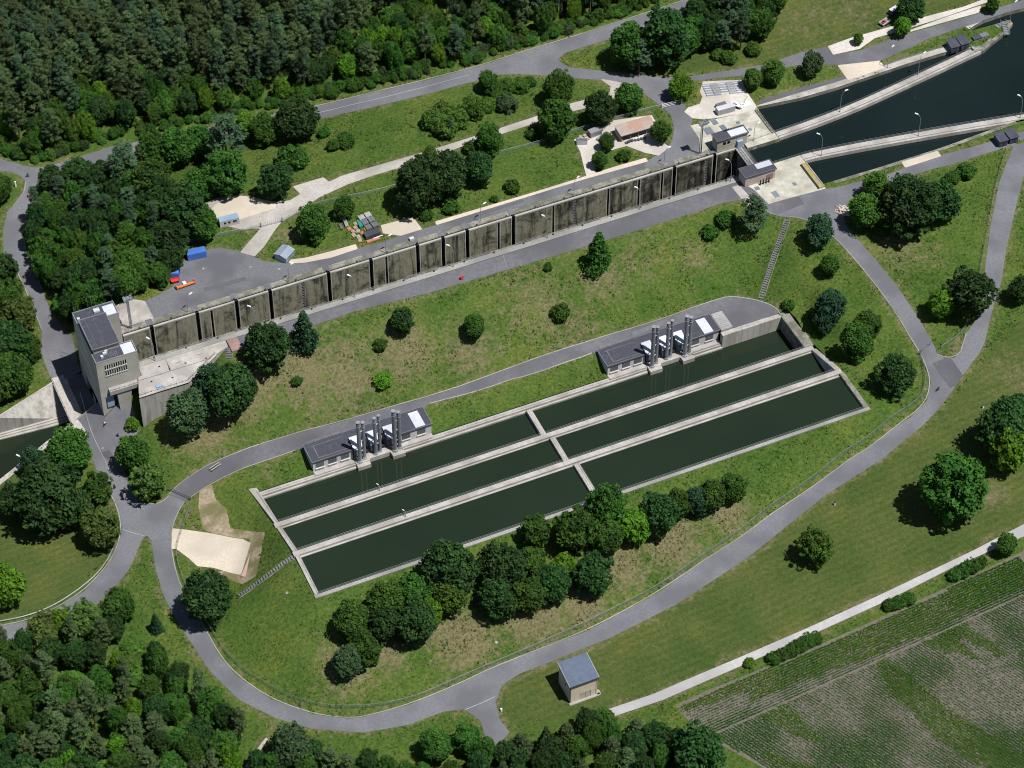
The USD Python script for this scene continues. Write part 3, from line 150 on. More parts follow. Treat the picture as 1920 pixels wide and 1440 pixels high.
mat("asphalt", (0.095, 0.096, 0.107), (0.125, 0.126, 0.138), scale=1.3, detail=8, rough=0.85, c2=(0.08, 0.081, 0.09), scale2=0.09)
mat("asphalt_dark", (0.088, 0.087, 0.1), (0.118, 0.115, 0.126), scale=0.7, rough=0.85, c2=(0.075, 0.075, 0.084), scale2=0.06)
mat("asphalt_bluish", (0.107, 0.108, 0.121), (0.138, 0.139, 0.152), scale=1.3, detail=8, rough=0.85, c2=(0.092, 0.093, 0.104), scale2=0.08)
mat("road_paint", (0.2, 0.2, 0.21), (0.3, 0.3, 0.31), scale=2.0)
mat("gravel_pale", (0.4, 0.345, 0.275), (0.5, 0.44, 0.36), scale=1.6, detail=8, rough=0.95, c2=(0.37, 0.325, 0.265), bump=0.05)
mat("gravel_grey", (0.29, 0.27, 0.25), (0.39, 0.365, 0.34), scale=1.2, detail=8, rough=0.95, c2=(0.24, 0.225, 0.2), bump=0.06)
mat("gravel_white", (0.37, 0.345, 0.31), (0.48, 0.45, 0.41), scale=1.2, detail=8, rough=0.95, c2=(0.33, 0.305, 0.27), bump=0.06)
mat("farm_concrete", (0.3, 0.29, 0.29), (0.37, 0.36, 0.355), scale=1.2, detail=6, rough=0.9)
mat("earth", (0.17, 0.13, 0.085), (0.29, 0.24, 0.17), scale=1.0, detail=8, rough=1.0, c2=(0.12, 0.11, 0.05), scale2=0.16, bump=0.1)
mat("concrete_pale", (0.28, 0.262, 0.24), (0.37, 0.35, 0.325), scale=0.9, detail=8, rough=0.85, c2=(0.24, 0.222, 0.2), scale2=0.17)
mat("concrete_pad", (0.33, 0.315, 0.265), (0.43, 0.415, 0.36), scale=0.7, detail=8, rough=0.85, c2=(0.25, 0.24, 0.19), scale2=0.16)
mat("concrete_kerb", (0.2, 0.195, 0.18), (0.29, 0.28, 0.26), scale=1.5, rough=0.85)
mat("concrete_weathered", (0.13, 0.125, 0.105), (0.24, 0.23, 0.195), scale=1.1, detail=8, rough=0.9, c2=(0.1, 0.1, 0.075), scale2=0.3)
mat("concrete_tower", (0.3, 0.29, 0.255), (0.37, 0.36, 0.32), scale=0.35, detail=7, rough=0.85, c2=(0.265, 0.255, 0.225), scale2=0.1)
mat("concrete_wall", (0.29, 0.275, 0.245), (0.38, 0.365, 0.33), scale=0.4, detail=7, rough=0.85, c2=(0.23, 0.22, 0.195), scale2=0.2)
mat("roof_felt", (0.032, 0.034, 0.047), (0.055, 0.057, 0.074), scale=0.9, rough=0.7, c2=(0.042, 0.043, 0.057), scale2=0.25)
mat("roof_felt_pale", (0.1, 0.1, 0.11), (0.14, 0.14, 0.15), scale=0.9, rough=0.75)
mat("roof_white", (0.4, 0.415, 0.45), (0.48, 0.495, 0.53), scale=0.8, rough=0.5)
mat("roof_slate", (0.055, 0.075, 0.115), (0.075, 0.098, 0.145), scale=0.8, rough=0.55, c2=(0.05, 0.07, 0.105))
mat("roof_dark_sheet", (0.045, 0.045, 0.065), (0.062, 0.062, 0.085), scale=0.5, rough=0.5)
mat("render_cream", (0.47, 0.385, 0.29), (0.53, 0.44, 0.34), scale=0.8, rough=0.9, c2=(0.44, 0.36, 0.27))
mat("wall_white", (0.42, 0.42, 0.41), (0.5, 0.5, 0.49), scale=0.8, rough=0.8)
mat("wall_beige", (0.31, 0.285, 0.225), (0.37, 0.34, 0.275), scale=0.8, rough=0.85)
mat("white_metal", (0.62, 0.62, 0.62), (0.72, 0.72, 0.72), scale=2, rough=0.4, spec=0.5)
mat("steel_grey", (0.22, 0.235, 0.255), (0.29, 0.305, 0.325), scale=1.5, rough=0.45, metal=0.35, spec=0.5)
mat("galvanised", (0.33, 0.345, 0.36), (0.42, 0.435, 0.45), scale=2, rough=0.45, metal=0.5, spec=0.5)
mat("steel_dark", (0.02, 0.02, 0.022), (0.035, 0.035, 0.038), scale=2, rough=0.6)
mat("mast_blue", (0.045, 0.055, 0.09), (0.06, 0.07, 0.11), scale=2, rough=0.5, metal=0.3)
mat("rail_grey", (0.16, 0.165, 0.17), (0.22, 0.225, 0.23), scale=2, rough=0.5, metal=0.4)
mat("glass_dark", (0.012, 0.013, 0.016), (0.02, 0.021, 0.025), scale=1, rough=0.1, spec=0.5)
mat("hatch_blue", (0.12, 0.14, 0.17), (0.17, 0.19, 0.22), scale=2, rough=0.6)
mat("paint_blue", (0.045, 0.13, 0.42), (0.065, 0.165, 0.5), scale=0.7, rough=0.45, spec=0.5)
mat("paint_red", (0.42, 0.02, 0.025), (0.5, 0.035, 0.04), scale=1, rough=0.45, spec=0.5)
mat("paint_orange", (0.62, 0.14, 0.03), (0.72, 0.19, 0.05), scale=1.2, rough=0.5, spec=0.5)
mat("paint_yellow", (0.42, 0.31, 0.03), (0.52, 0.4, 0.06), scale=2.5, rough=0.7, c2=(0.22, 0.18, 0.05), scale2=0.5)
mat("paint_green", (0.015, 0.19, 0.15), (0.03, 0.26, 0.2), scale=1.5, rough=0.6)
mat("paint_teal", (0.1, 0.3, 0.35), (0.14, 0.36, 0.42), scale=1.5, rough=0.6)
mat("shed_blue", (0.25, 0.29, 0.36), (0.3, 0.345, 0.41), scale=1, rough=0.45, metal=0.3)
mat("cabin_blue", (0.19, 0.27, 0.35), (0.24, 0.32, 0.4), scale=1, rough=0.6)
mat("rust_sheet", (0.26, 0.215, 0.185), (0.33, 0.275, 0.24), scale=0.5, detail=7, rough=0.85, c2=(0.3, 0.19, 0.15), scale2=0.28)
mat("rose_render", (0.36, 0.295, 0.26), (0.43, 0.36, 0.32), scale=0.8, rough=0.9)
mat("lichen", (0.2, 0.165, 0.045), (0.36, 0.29, 0.05), scale=2.2, detail=8, rough=0.9, c2=(0.2, 0.19, 0.14), scale2=0.6)
mat("dull_red", (0.2, 0.125, 0.115), (0.26, 0.165, 0.155), scale=1.2, rough=0.9)
mat("red_concrete", (0.33, 0.22, 0.19), (0.42, 0.3, 0.26), scale=0.8, rough=0.9)
mat("brick_red", (0.28, 0.09, 0.08), (0.36, 0.13, 0.11), scale=2, rough=0.9)
mat("timber", (0.26, 0.19, 0.12), (0.4, 0.32, 0.22), scale=1.5, rough=0.9)
mat("timber_grey", (0.24, 0.235, 0.23), (0.34, 0.33, 0.325), scale=1.5, rough=0.9)
mat("timber_red", (0.36, 0.15, 0.09), (0.46, 0.22, 0.13), scale=1.5, rough=0.9)
mat("beam_dark", (0.045, 0.048, 0.06), (0.085, 0.088, 0.105), scale=1.5, rough=0.75)
mat("bark", (0.06, 0.045, 0.032), (0.1, 0.078, 0.055), scale=3, rough=1.0)
mat("bark_pine", (0.12, 0.07, 0.045), (0.17, 0.1, 0.065), scale=3, rough=1.0)
mat("skin", (0.45, 0.28, 0.2), rough=0.6)
mat("cloth_dark", (0.02, 0.022, 0.03), rough=0.9)
mat("cloth_orange", (0.7, 0.14, 0.04), rough=0.9)
mat("cloth_white", (0.6, 0.6, 0.62), rough=0.9)
mat("cloth_blue", (0.05, 0.08, 0.2), rough=0.9)
mat("rubber", (0.012, 0.012, 0.012), rough=0.8)

# chamber concrete: rain streaks running down, dark growth below the coping and towards the tail water
M["chamber_concrete"] = usdkit.material(stage, "/World/Looks/chamber_concrete", {
    "g": ("geometry", {}), "mp": ("mapping", {"scale": (1.0, 1.0, 0.09)}), "n": ("noise_texture", {"scale": 0.62, "detail": 5.0, "roughness": 0.62}),
    "r": ("rgb_ramp", {"ramp": [(0.33, (0.03, 0.029, 0.024)), (0.41, (0.1, 0.097, 0.07)), (0.48, (0.195, 0.186, 0.132)), (0.7, (0.245, 0.232, 0.17))]}),
    "n2": ("noise_texture", {"scale": 0.14, "detail": 7.0, "roughness": 0.72, "distortion": 0.6}), "r2": ("rgb_ramp", {"ramp": [(0.38, (0.22, 0.22, 0.21)), (0.5, (1, 1, 1))]}),
    "mp3": ("mapping", {"scale": (1.0, 1.0, 0.35)}), "n3": ("noise_texture", {"scale": 1.7, "detail": 6.0, "roughness": 0.7}), "r3": ("rgb_ramp", {"ramp": [(0.33, (0.62, 0.62, 0.6)), (0.52, (1, 1, 1))]}),
    "sx": ("separate_xyz", {}), "gx": ("map_range", {"from_min": 125.0, "from_max": 205.0, "to_min": 0.0, "to_max": 0.085, "clamp": True}), "gs": ("math", {"math_type": "subtract"}), "gs2": ("math", {"math_type": "subtract"}),
    "m1": ("mix", {"mix_type": "multiply", "fac": 1.0}), "m2": ("mix", {"mix_type": "multiply", "fac": 1.0}),
    "p": ("principled_bsdf", {"roughness": 0.9, "specular_ior_level": 0.2})},
    [("g.position", "mp.vector"), ("mp.vector", "n.vector"), ("g.position", "sx.vector"), ("sx.x", "gx.value"), ("n.fac", "gs.value1"), ("gx.result", "gs.value2"), ("gs.value", "r.fac"), ("g.position", "n2.vector"), ("n2.fac", "gs2.value1"), ("gx.result", "gs2.value2"), ("gs2.value", "r2.fac"), ("r.color", "m1.color1"), ("r2.color", "m1.color2"),
     ("g.position", "mp3.vector"), ("mp3.vector", "n3.vector"), ("n3.fac", "r3.fac"), ("m1.color", "m2.color1"), ("r3.color", "m2.color2"), ("m2.color", "p.base_color")], surface="p.BSDF")
M["wall_streaked"] = usdkit.material(stage, "/World/Looks/wall_streaked", {
    "g": ("geometry", {}), "mp": ("mapping", {"scale": (1.0, 1.0, 0.12)}), "n": ("noise_texture", {"scale": 0.6, "detail": 6.0, "roughness": 0.7}),
    "r": ("rgb_ramp", {"ramp": [(0.34, (0.19, 0.18, 0.16)), (0.5, (0.29, 0.275, 0.25)), (0.66, (0.36, 0.345, 0.315))]}),
    "p": ("principled_bsdf", {"roughness": 0.9, "specular_ior_level": 0.2})},
    [("g.position", "mp.vector"), ("mp.vector", "n.vector"), ("n.fac", "r.fac"), ("r.color", "p.base_color")], surface="p.BSDF")


def water_mat(name, col, rough=0.06):
    M[name] = usdkit.material(stage, "/World/Looks/" + name, {
        "g": ("geometry", {}), "n": ("noise_texture", {"scale": 1.3, "detail": 3.0}), "b": ("bump", {"strength": 1.0, "distance": 0.006}),
        "n2": ("noise_texture", {"scale": 0.03, "detail": 2.0}), "r": ("rgb_ramp", {"ramp": [(0.35, tuple(0.9 * c for c in col)), (0.65, tuple(1.1 * c for c in col))]}),
        "p": ("principled_bsdf", {"roughness": rough, "ior": 1.33, "specular_ior_level": 0.5})},
        [("g.position", "n.vector"), ("n.fac", "b.height"), ("b.normal", "p.normal"), ("g.position", "n2.vector"), ("n2.fac", "r.fac"), ("r.color", "p.base_color")], surface="p.BSDF")


water_mat("water_basin", (0.0115, 0.019, 0.0105))
water_mat("water_canal", (0.006, 0.0115, 0.011))
water_mat("water_tail", (0.011, 0.018, 0.0105))

# grass: three greens by fine noise, straw where the attribute "dry" and the noise agree, mown olive where "mown" says so
M["grass"] = usdkit.material(stage, "/World/Looks/grass", {
    "g": ("geometry", {}), "d": ("attribute", {"attribute": "dry"}), "mw": ("attribute", {"attribute": "mown"}),
    "n": ("noise_texture", {"scale": 1.1, "detail": 9.0, "roughness": 0.72}),
    "r": ("rgb_ramp", {"ramp": [(0.27, (0.014, 0.032, 0.007)), (0.43, (0.037, 0.068, 0.0128)), (0.57, (0.064, 0.098, 0.019)), (0.75, (0.108, 0.13, 0.036))]}),
    "rm": ("rgb_ramp", {"ramp": [(0.3, (0.03, 0.05, 0.0115)), (0.5, (0.053, 0.073, 0.0185)), (0.7, (0.078, 0.094, 0.03))]}),
    "nb": ("noise_texture", {"scale": 0.055, "detail": 5.0, "roughness": 0.6}), "rb": ("rgb_ramp", {"ramp": [(0.35, (0.72, 0.86, 0.75)), (0.52, (1, 1, 1)), (0.68, (1.35, 1.13, 1.15))]}),
    "nd": ("noise_texture", {"scale": 0.42, "detail": 9.0, "roughness": 0.75}),
    "ad": ("math", {"math_type": "multiply_add", "value2": 0.42, "value3": 0.0}),
    "sm": ("math", {"math_type": "add"}), "rd": ("rgb_ramp", {"ramp": [(0.585, (0, 0, 0)), (0.78, (1, 1, 1))]}), "bd": ("rgb_to_bw", {}), "cd": ("math", {"math_type": "multiply", "value2": 0.7}),
    "rt": ("rgb_ramp", {"ramp": [(0.35, (0.085, 0.066, 0.032)), (0.6, (0.175, 0.14, 0.088))]}),
    "x1": ("mix", {}), "x2": ("mix", {"mix_type": "multiply", "fac": 1.0}), "x3": ("mix", {}),
    "bp": ("bump", {"strength": 1.0, "distance": 0.22}),
    "mpw": ("mapping", {"rotation": (0, 0, -0.06)}), "wv": ("wave_texture", {"wave_type": "bands", "bands_direction": "y", "scale": 0.13, "distortion": 3.5, "detail": 3.0, "detail_scale": 0.35}), "rw": ("rgb_ramp", {"ramp": [(0.2, (0.93, 0.94, 0.93)), (0.8, (1.05, 1.04, 1.04))]}), "x4": ("mix", {"mix_type": "multiply", "fac": 1.0}),
    "p": ("principled_bsdf", {"roughness": 1.0, "specular_ior_level": 0.08})},
    [("g.position", "n.vector"), ("g.position", "nb.vector"), ("g.position", "nd.vector"), ("n.fac", "r.fac"), ("n.fac", "rm.fac"), ("nb.fac", "rb.fac"),
     ("mw.fac", "x1.fac"), ("r.color", "x1.color1"), ("g.position", "mpw.vector"), ("mpw.vector", "wv.vector"), ("wv.fac", "rw.fac"), ("rm.color", "x4.color1"), ("rw.color", "x4.color2"), ("x4.color", "x1.color2"), ("x1.color", "x2.color1"), ("rb.color", "x2.color2"),
     ("d.fac", "ad.value1"), ("ad.value", "sm.value1"), ("nd.fac", "sm.value2"), ("sm.value", "rd.fac"), ("rd.color", "bd.color"), ("bd.val", "cd.value1"), ("cd.value", "x3.fac"),
     ("n.fac", "rt.fac"), ("x2.color", "x3.color1"), ("rt.color", "x3.color2"), ("x3.color", "p.base_color"), ("n.fac", "bp.height"), ("bp.normal", "p.normal")], surface="p.BSDF")
M["soil"] = usdkit.material(stage, "/World/Looks/soil", {
    "g": ("geometry", {}), "n": ("noise_texture", {"scale": 1.0, "detail": 8.0, "roughness": 0.7}), "r": ("rgb_ramp", {"ramp": [(0.35, (0.085, 0.073, 0.06)), (0.65, (0.135, 0.12, 0.102))]}),
    "b": ("bump", {"strength": 1.0, "distance": 0.1}), "p": ("principled_bsdf", {"roughness": 1.0, "specular_ior_level": 0.1})},
    [("g.position", "n.vector"), ("n.fac", "r.fac"), ("r.color", "p.base_color"), ("n.fac", "b.height"), ("b.normal", "p.normal")], surface="p.BSDF")


def leaf_mat(name, dark, mid, light, trans=0.25, hue=(0.03, 0.487)):
    """Each leaf spray has its own tone; the attribute "tone" makes whole sprigs a little paler or darker."""
    M[name] = usdkit.material(stage, "/World/Looks/" + name, {
        "g": ("geometry", {}), "o": ("object_info", {}), "at": ("attribute", {"attribute": "tone"}), "r": ("rgb_ramp", {"ramp": [(0.0, dark), (0.5, mid), (1.0, light)]}),
        "k1": ("math", {"math_type": "multiply", "value2": 0.5}), "k2": ("math", {"math_type": "multiply_add", "value2": 0.5}),
        "h": ("math", {"math_type": "multiply_add", "value2": hue[0], "value3": hue[1]}), "v": ("math", {"math_type": "multiply_add", "value2": 0.5, "value3": 0.84}),
        "hs": ("hsv", {}), "d": ("principled_bsdf", {"roughness": 0.65, "specular_ior_level": 0.22}), "t": ("translucent_bsdf", {}), "m": ("mix_closure", {"fac": trans})},
        [("g.random_per_island", "k1.value1"), ("at.fac", "k2.value1"), ("k1.value", "k2.value3"), ("k2.value", "r.fac"),
         ("o.random", "h.value1"), ("o.random", "v.value1"), ("r.color", "hs.color"), ("h.value", "hs.hue"), ("v.value", "hs.value"),
         ("hs.color", "d.base_color"), ("hs.color", "t.color"), ("d.BSDF", "m.closure1"), ("t.BSDF", "m.closure2")], surface="m.closure")


leaf_mat("leaf_mid", (0.02013, 0.05771, 0.008052), (0.05636, 0.1342, 0.01678), (0.1074, 0.2147, 0.03221), 0.38)
leaf_mat("leaf_dark", (0.01476, 0.0416, 0.01074), (0.03758, 0.09126, 0.01879), (0.07381, 0.145, 0.03221), 0.38)
leaf_mat("leaf_bright", (0.04697, 0.1141, 0.008052), (0.1074, 0.2281, 0.01409), (0.1879, 0.3221, 0.02684), 0.35)
leaf_mat("leaf_light", (0.03489, 0.0832, 0.01208), (0.0832, 0.1678, 0.02214), (0.1543, 0.2483, 0.04563), 0.38)
leaf_mat("leaf_pale", (0.03758, 0.07515, 0.01476), (0.1007, 0.1543, 0.03087), (0.2147, 0.2483, 0.08723), 0.38)
leaf_mat("leaf_blue", (0.01476, 0.04429, 0.02013), (0.03758, 0.09797, 0.03892), (0.07649, 0.1543, 0.06442), 0.38)
leaf_mat("leaf_grey", (0.02684, 0.05368, 0.02013), (0.0671, 0.1154, 0.04294), (0.1342, 0.1812, 0.0832), 0.38)
leaf_mat("needle_dark", (0.03172, 0.05368, 0.01708), (0.07076, 0.1074, 0.03538), (0.1281, 0.1708, 0.06466), 0.2, (0.03, 0.492))
leaf_mat("needle_blue", (0.0244, 0.05002, 0.02318), (0.05124, 0.09272, 0.0427), (0.0915, 0.1427, 0.06832), 0.2, (0.03, 0.492))
leaf_mat("crop_leaf", (0.025, 0.08, 0.012), (0.045, 0.125, 0.018), (0.07, 0.17, 0.02), 0.38)
leaf_mat("weed_leaf", (0.02, 0.035, 0.007), (0.04, 0.06, 0.012), (0.075, 0.09, 0.026), 0.2)
# wire netting of the fences: mostly holes
M["wire_net"] = usdkit.material(stage, "/World/Looks/wire_net", {
    "p": ("principled_bsdf", {"base_color": (0.2, 0.25, 0.24), "roughness": 0.6}), "t": ("transparent_bsdf", {}), "m": ("mix_closure", {"fac": 0.26})},
    [("t.BSDF", "m.closure1"), ("p.BSDF", "m.closure2")], surface="m.closure")

# ------------------------------------------------------------------ helpers
_count = {}


def numbered(parent, name):
    key = parent + "/" + name
    k = _count.get(key, 0)
    _count[key] = k + 1
    return f"{key}_{k:03d}" if k else key


class MB:
    """Collects solids in metres and makes them one mesh prim."""

    def __init__(s):
        s.v, s.f, s.n = [], [], 0

    def add(s, v, f):
        v, f = np.asarray(v, float).reshape(-1, 3), np.asarray(f, int).reshape(-1, 3)
        s.v.append(v); s.f.append(f + s.n); s.n += len(v)
        return s

    def tm(s, m):
        return s.add(m.vertices, m.faces)

    def box(s, x0, y0, z0, x1, y1, z1):
        v = [(x, y, z) for z in (z0, z1) for (x, y) in ((x0, y0), (x1, y0), (x1, y1), (x0, y1))]
        return s.add(v, QF)

    def obox(s, c, d, rz=0.0, tilt=0.0):
        """Box with centre of its base at c, size d, turned rz about z."""
        hx, hy = d[0] / 2, d[1] / 2
        v = np.array([(x, y, z) for z in (0, d[2]) for (x, y) in ((-hx, -hy), (hx, -hy), (hx, hy), (-hx, hy))], float)
        if tilt:
            v = v @ trimesh.transformations.rotation_matrix(tilt, (0, 1, 0))[:3, :3].T
        co, si = math.cos(rz), math.sin(rz)
        v[:, :2] = v[:, :2] @ np.array([[co, si], [-si, co]])
        return s.add(v + np.asarray(c, float), QF)

    def tube(s, pts, r, n=5, r1=None, cap=True):
        pts = [np.asarray(p, float) for p in pts]
        k = len(pts)
        v = []
        for i, p in enumerate(pts):
            d = pts[min(i + 1, k - 1)] - pts[max(i - 1, 0)]
            d = d / (np.linalg.norm(d) + 1e-12)
            a = np.cross(d, (0, 0, 1.0) if abs(d[2]) < .9 else (1.0, 0, 0)); a /= np.linalg.norm(a)
            b = np.cross(d, a)
            rr = r if r1 is None else r + (r1 - r) * i / (k - 1)
            for j in range(n):
                t = 2 * math.pi * j / n
                v.append(p + rr * (math.cos(t) * a + math.sin(t) * b))
        f = []
        for i in range(k - 1):
            for j in range(n):
                a, b, c, d = i * n + j, i * n + (j + 1) % n, (i + 1) * n + (j + 1) % n, (i + 1) * n + j
                f += [(a, b, c), (a, c, d)]
        if cap:
            for j in range(1, n - 1):
                f += [(0, j + 1, j), ((k - 1) * n, (k - 1) * n + j, (k - 1) * n + j + 1)]
        return s.add(v, f)

    def prism(s, poly, z0, z1):
        """Extrudes a polygon (list of xy or shapely) from z0 to z1; z1 may be a function of x, y."""
        poly = poly if isinstance(poly, Polygon) else Polygon(poly)
        poly = shapely.geometry.polygon.orient(poly)
        v2, f = tri2(poly)
        zf = z1 if callable(z1) else (lambda x, y: z1)
        zb = z0 if callable(z0) else (lambda x, y: z0)
        top = [(x, y, zf(x, y)) for x, y in v2]
        bot = [(x, y, zb(x, y)) for x, y in v2]
        s.add(top, f); s.add(bot, f[:, ::-1])
        for ring in [poly.exterior, *poly.interiors]:
            c = np.array(ring.coords)
            for a, b in zip(c[:-1], c[1:]):
                s.add([(*a, zb(*a)), (*b, zb(*b)), (*b, zf(*b)), (*a, zf(*a))], [(0, 1, 2), (0, 2, 3)])
        return s

    def build(s, name, material, parent="/World", smooth=False, label=None):
        v, f = np.vstack(s.v), np.vstack(s.f)
        path = numbered(str(parent.GetPath()) if hasattr(parent, "GetPath") else parent, name)
        usdkit.mesh(stage, path, (v, f), M[material] if isinstance(material, str) else material, smooth=smooth)
        p = stage.GetPrimAtPath(path)
        if label:
            p.SetCustomDataByKey("label", label)
        return p


QF = np.array([(0, 2, 1), (0, 3, 2), (4, 5, 6), (4, 6, 7), (0, 1, 5), (0, 5, 4), (1, 2, 6), (1, 6, 5), (2, 3, 7), (2, 7, 6), (3, 0, 4), (3, 4, 7)])


def tri2(poly):
    """Triangles of a polygon, counter-clockwise: vertices (n, 2), faces."""
    g = shapely.constrained_delaunay_triangles(poly)
    c = shapely.get_coordinates(g).reshape(-1, 4, 2)[:, :3]
    area = (c[:, 1, 0] - c[:, 0, 0]) * (c[:, 2, 1] - c[:, 0, 1]) - (c[:, 2, 0] - c[:, 0, 0]) * (c[:, 1, 1] - c[:, 0, 1])
    c[area < 0] = c[area < 0][:, ::-1]
    c = c[np.abs(area) > 1e-9]
    v, inv = np.unique(np.round(c.reshape(-1, 2), 4), axis=0, return_inverse=True)
    return v, inv.reshape(-1, 3)


def tag(p, label=None, cat=None, group=None, kind=None):
    for k, x in (("label", label), ("category", cat), ("group", group), ("kind", kind)):
        if x:
            p.SetCustomDataByKey(k, x)
    return p


def thing(name, label, cat, loc=(0, 0, 0), rz=0.0, group=None):
    path = numbered("/World", name)
    x = UsdGeom.Xform.Define(stage, path)
    if any(loc) or rz:
        x.AddTranslateOp().Set(Gf.Vec3d(*map(float, loc)))
        x.AddRotateZOp().Set(math.degrees(rz))
    return tag(x.GetPrim(), label, cat, group)


def structure(p, label=None):
    return tag(p, label=label, kind="structure")


# the terrain's own triangles, to cut surfaces out of
_ni, _nj = Z.shape
_I, _J = np.meshgrid(np.arange(_ni - 1), np.arange(_nj - 1), indexing="ij")
_I, _J = _I.ravel(), _J.ravel()
_cx, _cy = GX0 + _I * GS, GY0 + _J * GS


def _tris(sel):
    x, y = _cx[sel], _cy[sel]
    a, b, c, d = (np.stack([x, y], 1), np.stack([x + GS, y], 1), np.stack([x + GS, y + GS], 1), np.stack([x, y + GS], 1))
    return np.concatenate([np.stack([a, b, c], 1), np.stack([a, c, d], 1)])


def drape(poly, dz):
    """The part of the terrain inside poly, lifted by dz: (vertices, faces) lying exactly on the terrain's planes."""
    poly = shapely.make_valid(poly if not isinstance(poly, list) else Polygon(poly)).buffer(0)
    x0, y0, x1, y1 = poly.bounds
    sel = (_cx + GS > x0) & (_cx < x1) & (_cy + GS > y0) & (_cy < y1)
    t = _tris(sel)
    g = shapely.polygons(np.concatenate([t, t[:, :1]], 1))
    shapely.prepare(poly)
    inside = shapely.contains(poly, g)
    cross = shapely.intersects(poly, g) & ~inside
    out = [t[inside]]
    cut = shapely.intersection(g[cross], poly)
    cut = shapely.get_parts(shapely.get_parts(cut))
    cut = cut[(shapely.get_type_id(cut) == 3) & (shapely.area(cut) > 1e-6)]
    if len(cut):
        parts = shapely.get_parts(shapely.constrained_delaunay_triangles(cut))
        parts = parts[shapely.area(parts) > 1e-7]
        c = shapely.get_coordinates(parts).reshape(-1, 4, 2)[:, :3]
        out.append(c)
    c = np.concatenate(out)
    area = (c[:, 1, 0] - c[:, 0, 0]) * (c[:, 2, 1] - c[:, 0, 1]) - (c[:, 2, 0] - c[:, 0, 0]) * (c[:, 1, 1] - c[:, 0, 1])
    c[area < 0] = c[area < 0][:, ::-1]
    v, inv = np.unique(np.round(c.reshape(-1, 2), 3), axis=0, return_inverse=True)
    return np.column_stack([v, height(Z, v[:, 0], v[:, 1]) + dz]), inv.reshape(-1, 3)


def surface(name, poly, dz, material, label=None, **kw):
    v, f = drape(poly, dz)
    path = numbered("/World", name)
    usdkit.mesh(stage, path, (v, f), M[material], smooth=True)
    return tag(stage.GetPrimAtPath(path), label, kind="structure")


def smooth_line(pts, step=1.5):
    """Points along a rounded polyline, one each step metres."""
    p = np.asarray(pts, float)
    for _ in range(2):
        q = np.empty((2 * len(p) - 2, 2))
        q[0::2], q[1::2] = .75 * p[:-1] + .25 * p[1:], .25 * p[:-1] + .75 * p[1:]
        p = np.vstack([p[:1], q, p[-1:]])
    ls = LineString(p)
    n = max(2, int(ls.length / step))
    return np.array([ls.interpolate(i * ls.length / n).coords[0] for i in range(n + 1)])


def band(line, w):
    return LineString(line).buffer(w / 2, cap_style="flat", join_style="mitre")


def soft(poly, r=1.2):
    """Rounds the corners of a hand-drawn outline."""
    p = shapely.make_valid(Polygon(poly)).buffer(0)
    return p.buffer(-r * .5).buffer(r * 1.0).buffer(-r * .5)


# ------------------------------------------------------------------ ground, water
BASIN = sbox(18.9, -111.3, 199.9, -59.0)
CHAMBER = sbox(0.0, -9.0, 217.5, 9.0)
TOWER = sbox(-13.2, -11.8, 0.3, 11.8)
CANAL = Polygon(L["canal"])
TAIL = Polygon([(-150, 4.8), (-43, 4.8), (-22.6, 12.2), (-13.2, 12.2), (-13.2, -6.4), (-22.2, -6.0), (-32, -10.3), (-43, -16), (-150, -71)])
PUMPS = [sbox(38.0, -59.2, 76.9, -50.75), sbox(136.8, -59.2, 175.7, -50.75)]
holes = shapely.union_all([*PUMPS, BASIN, CHAMBER, TOWER, CANAL, shapely.make_valid(TAIL).buffer(0)])
field = Polygon(L["crop_field"])
extent = sbox(GX0 + 1, GY0 + 1, GX1 - 1, GY1 - 1)
v, f = drape(extent.difference(holes).difference(field), 0.0)
usdkit.mesh(stage, "/World/ground", (v, f), M["grass"], smooth=True)
ground = structure(stage.GetPrimAtPath("/World/ground"), "grass covered ground with dry patches and mown meadow")
dry = np.zeros(len(v))
for x, y, r, s in L["dry"]:
    dry = np.maximum(dry, s * np.exp(-((v[:, 0] - x) ** 2 + (v[:, 1] - y) ** 2) / (r * r)))
road_union = shapely.union_all([shapely.make_valid(Polygon(p)).buffer(0) for p in [*L["roads"].values(), *L["gravel"].values()]])
pts = shapely.points(v[:, :2])
dry = np.maximum(dry, 0.4 * (shapely.distance(road_union, pts) < 1.7))
woods = shapely.union_all([soft(p) for p in L["regions"].values()])
dry = np.where(shapely.contains_xy(woods, v[:, 0], v[:, 1]), np.minimum(dry, .05), dry)
mown = np.zeros(len(v))
for p in L["mown"]:
    d = shapely.distance(Polygon(p).buffer(0), pts)
    mown = np.maximum(mown, np.clip(1 - d / 4, 0, 1))
gm = UsdGeom.PrimvarsAPI(stage.GetPrimAtPath("/World/ground"))
for nm, arr in (("dry", dry), ("mown", mown)):
    gm.CreatePrimvar(nm, Sdf.ValueTypeNames.FloatArray, "vertex").Set(Vt.FloatArray.FromNumpy(arr.astype(np.float32)))
# the plain beyond, one wide sheet lower than all of it
far = MB()
far.prism(sbox(-2600, -2600, 2800, 2800).difference(extent.buffer(-3)), 4.0, 5.5)
structure(far.build("far_ground", "earth"), "farmland beyond the site")

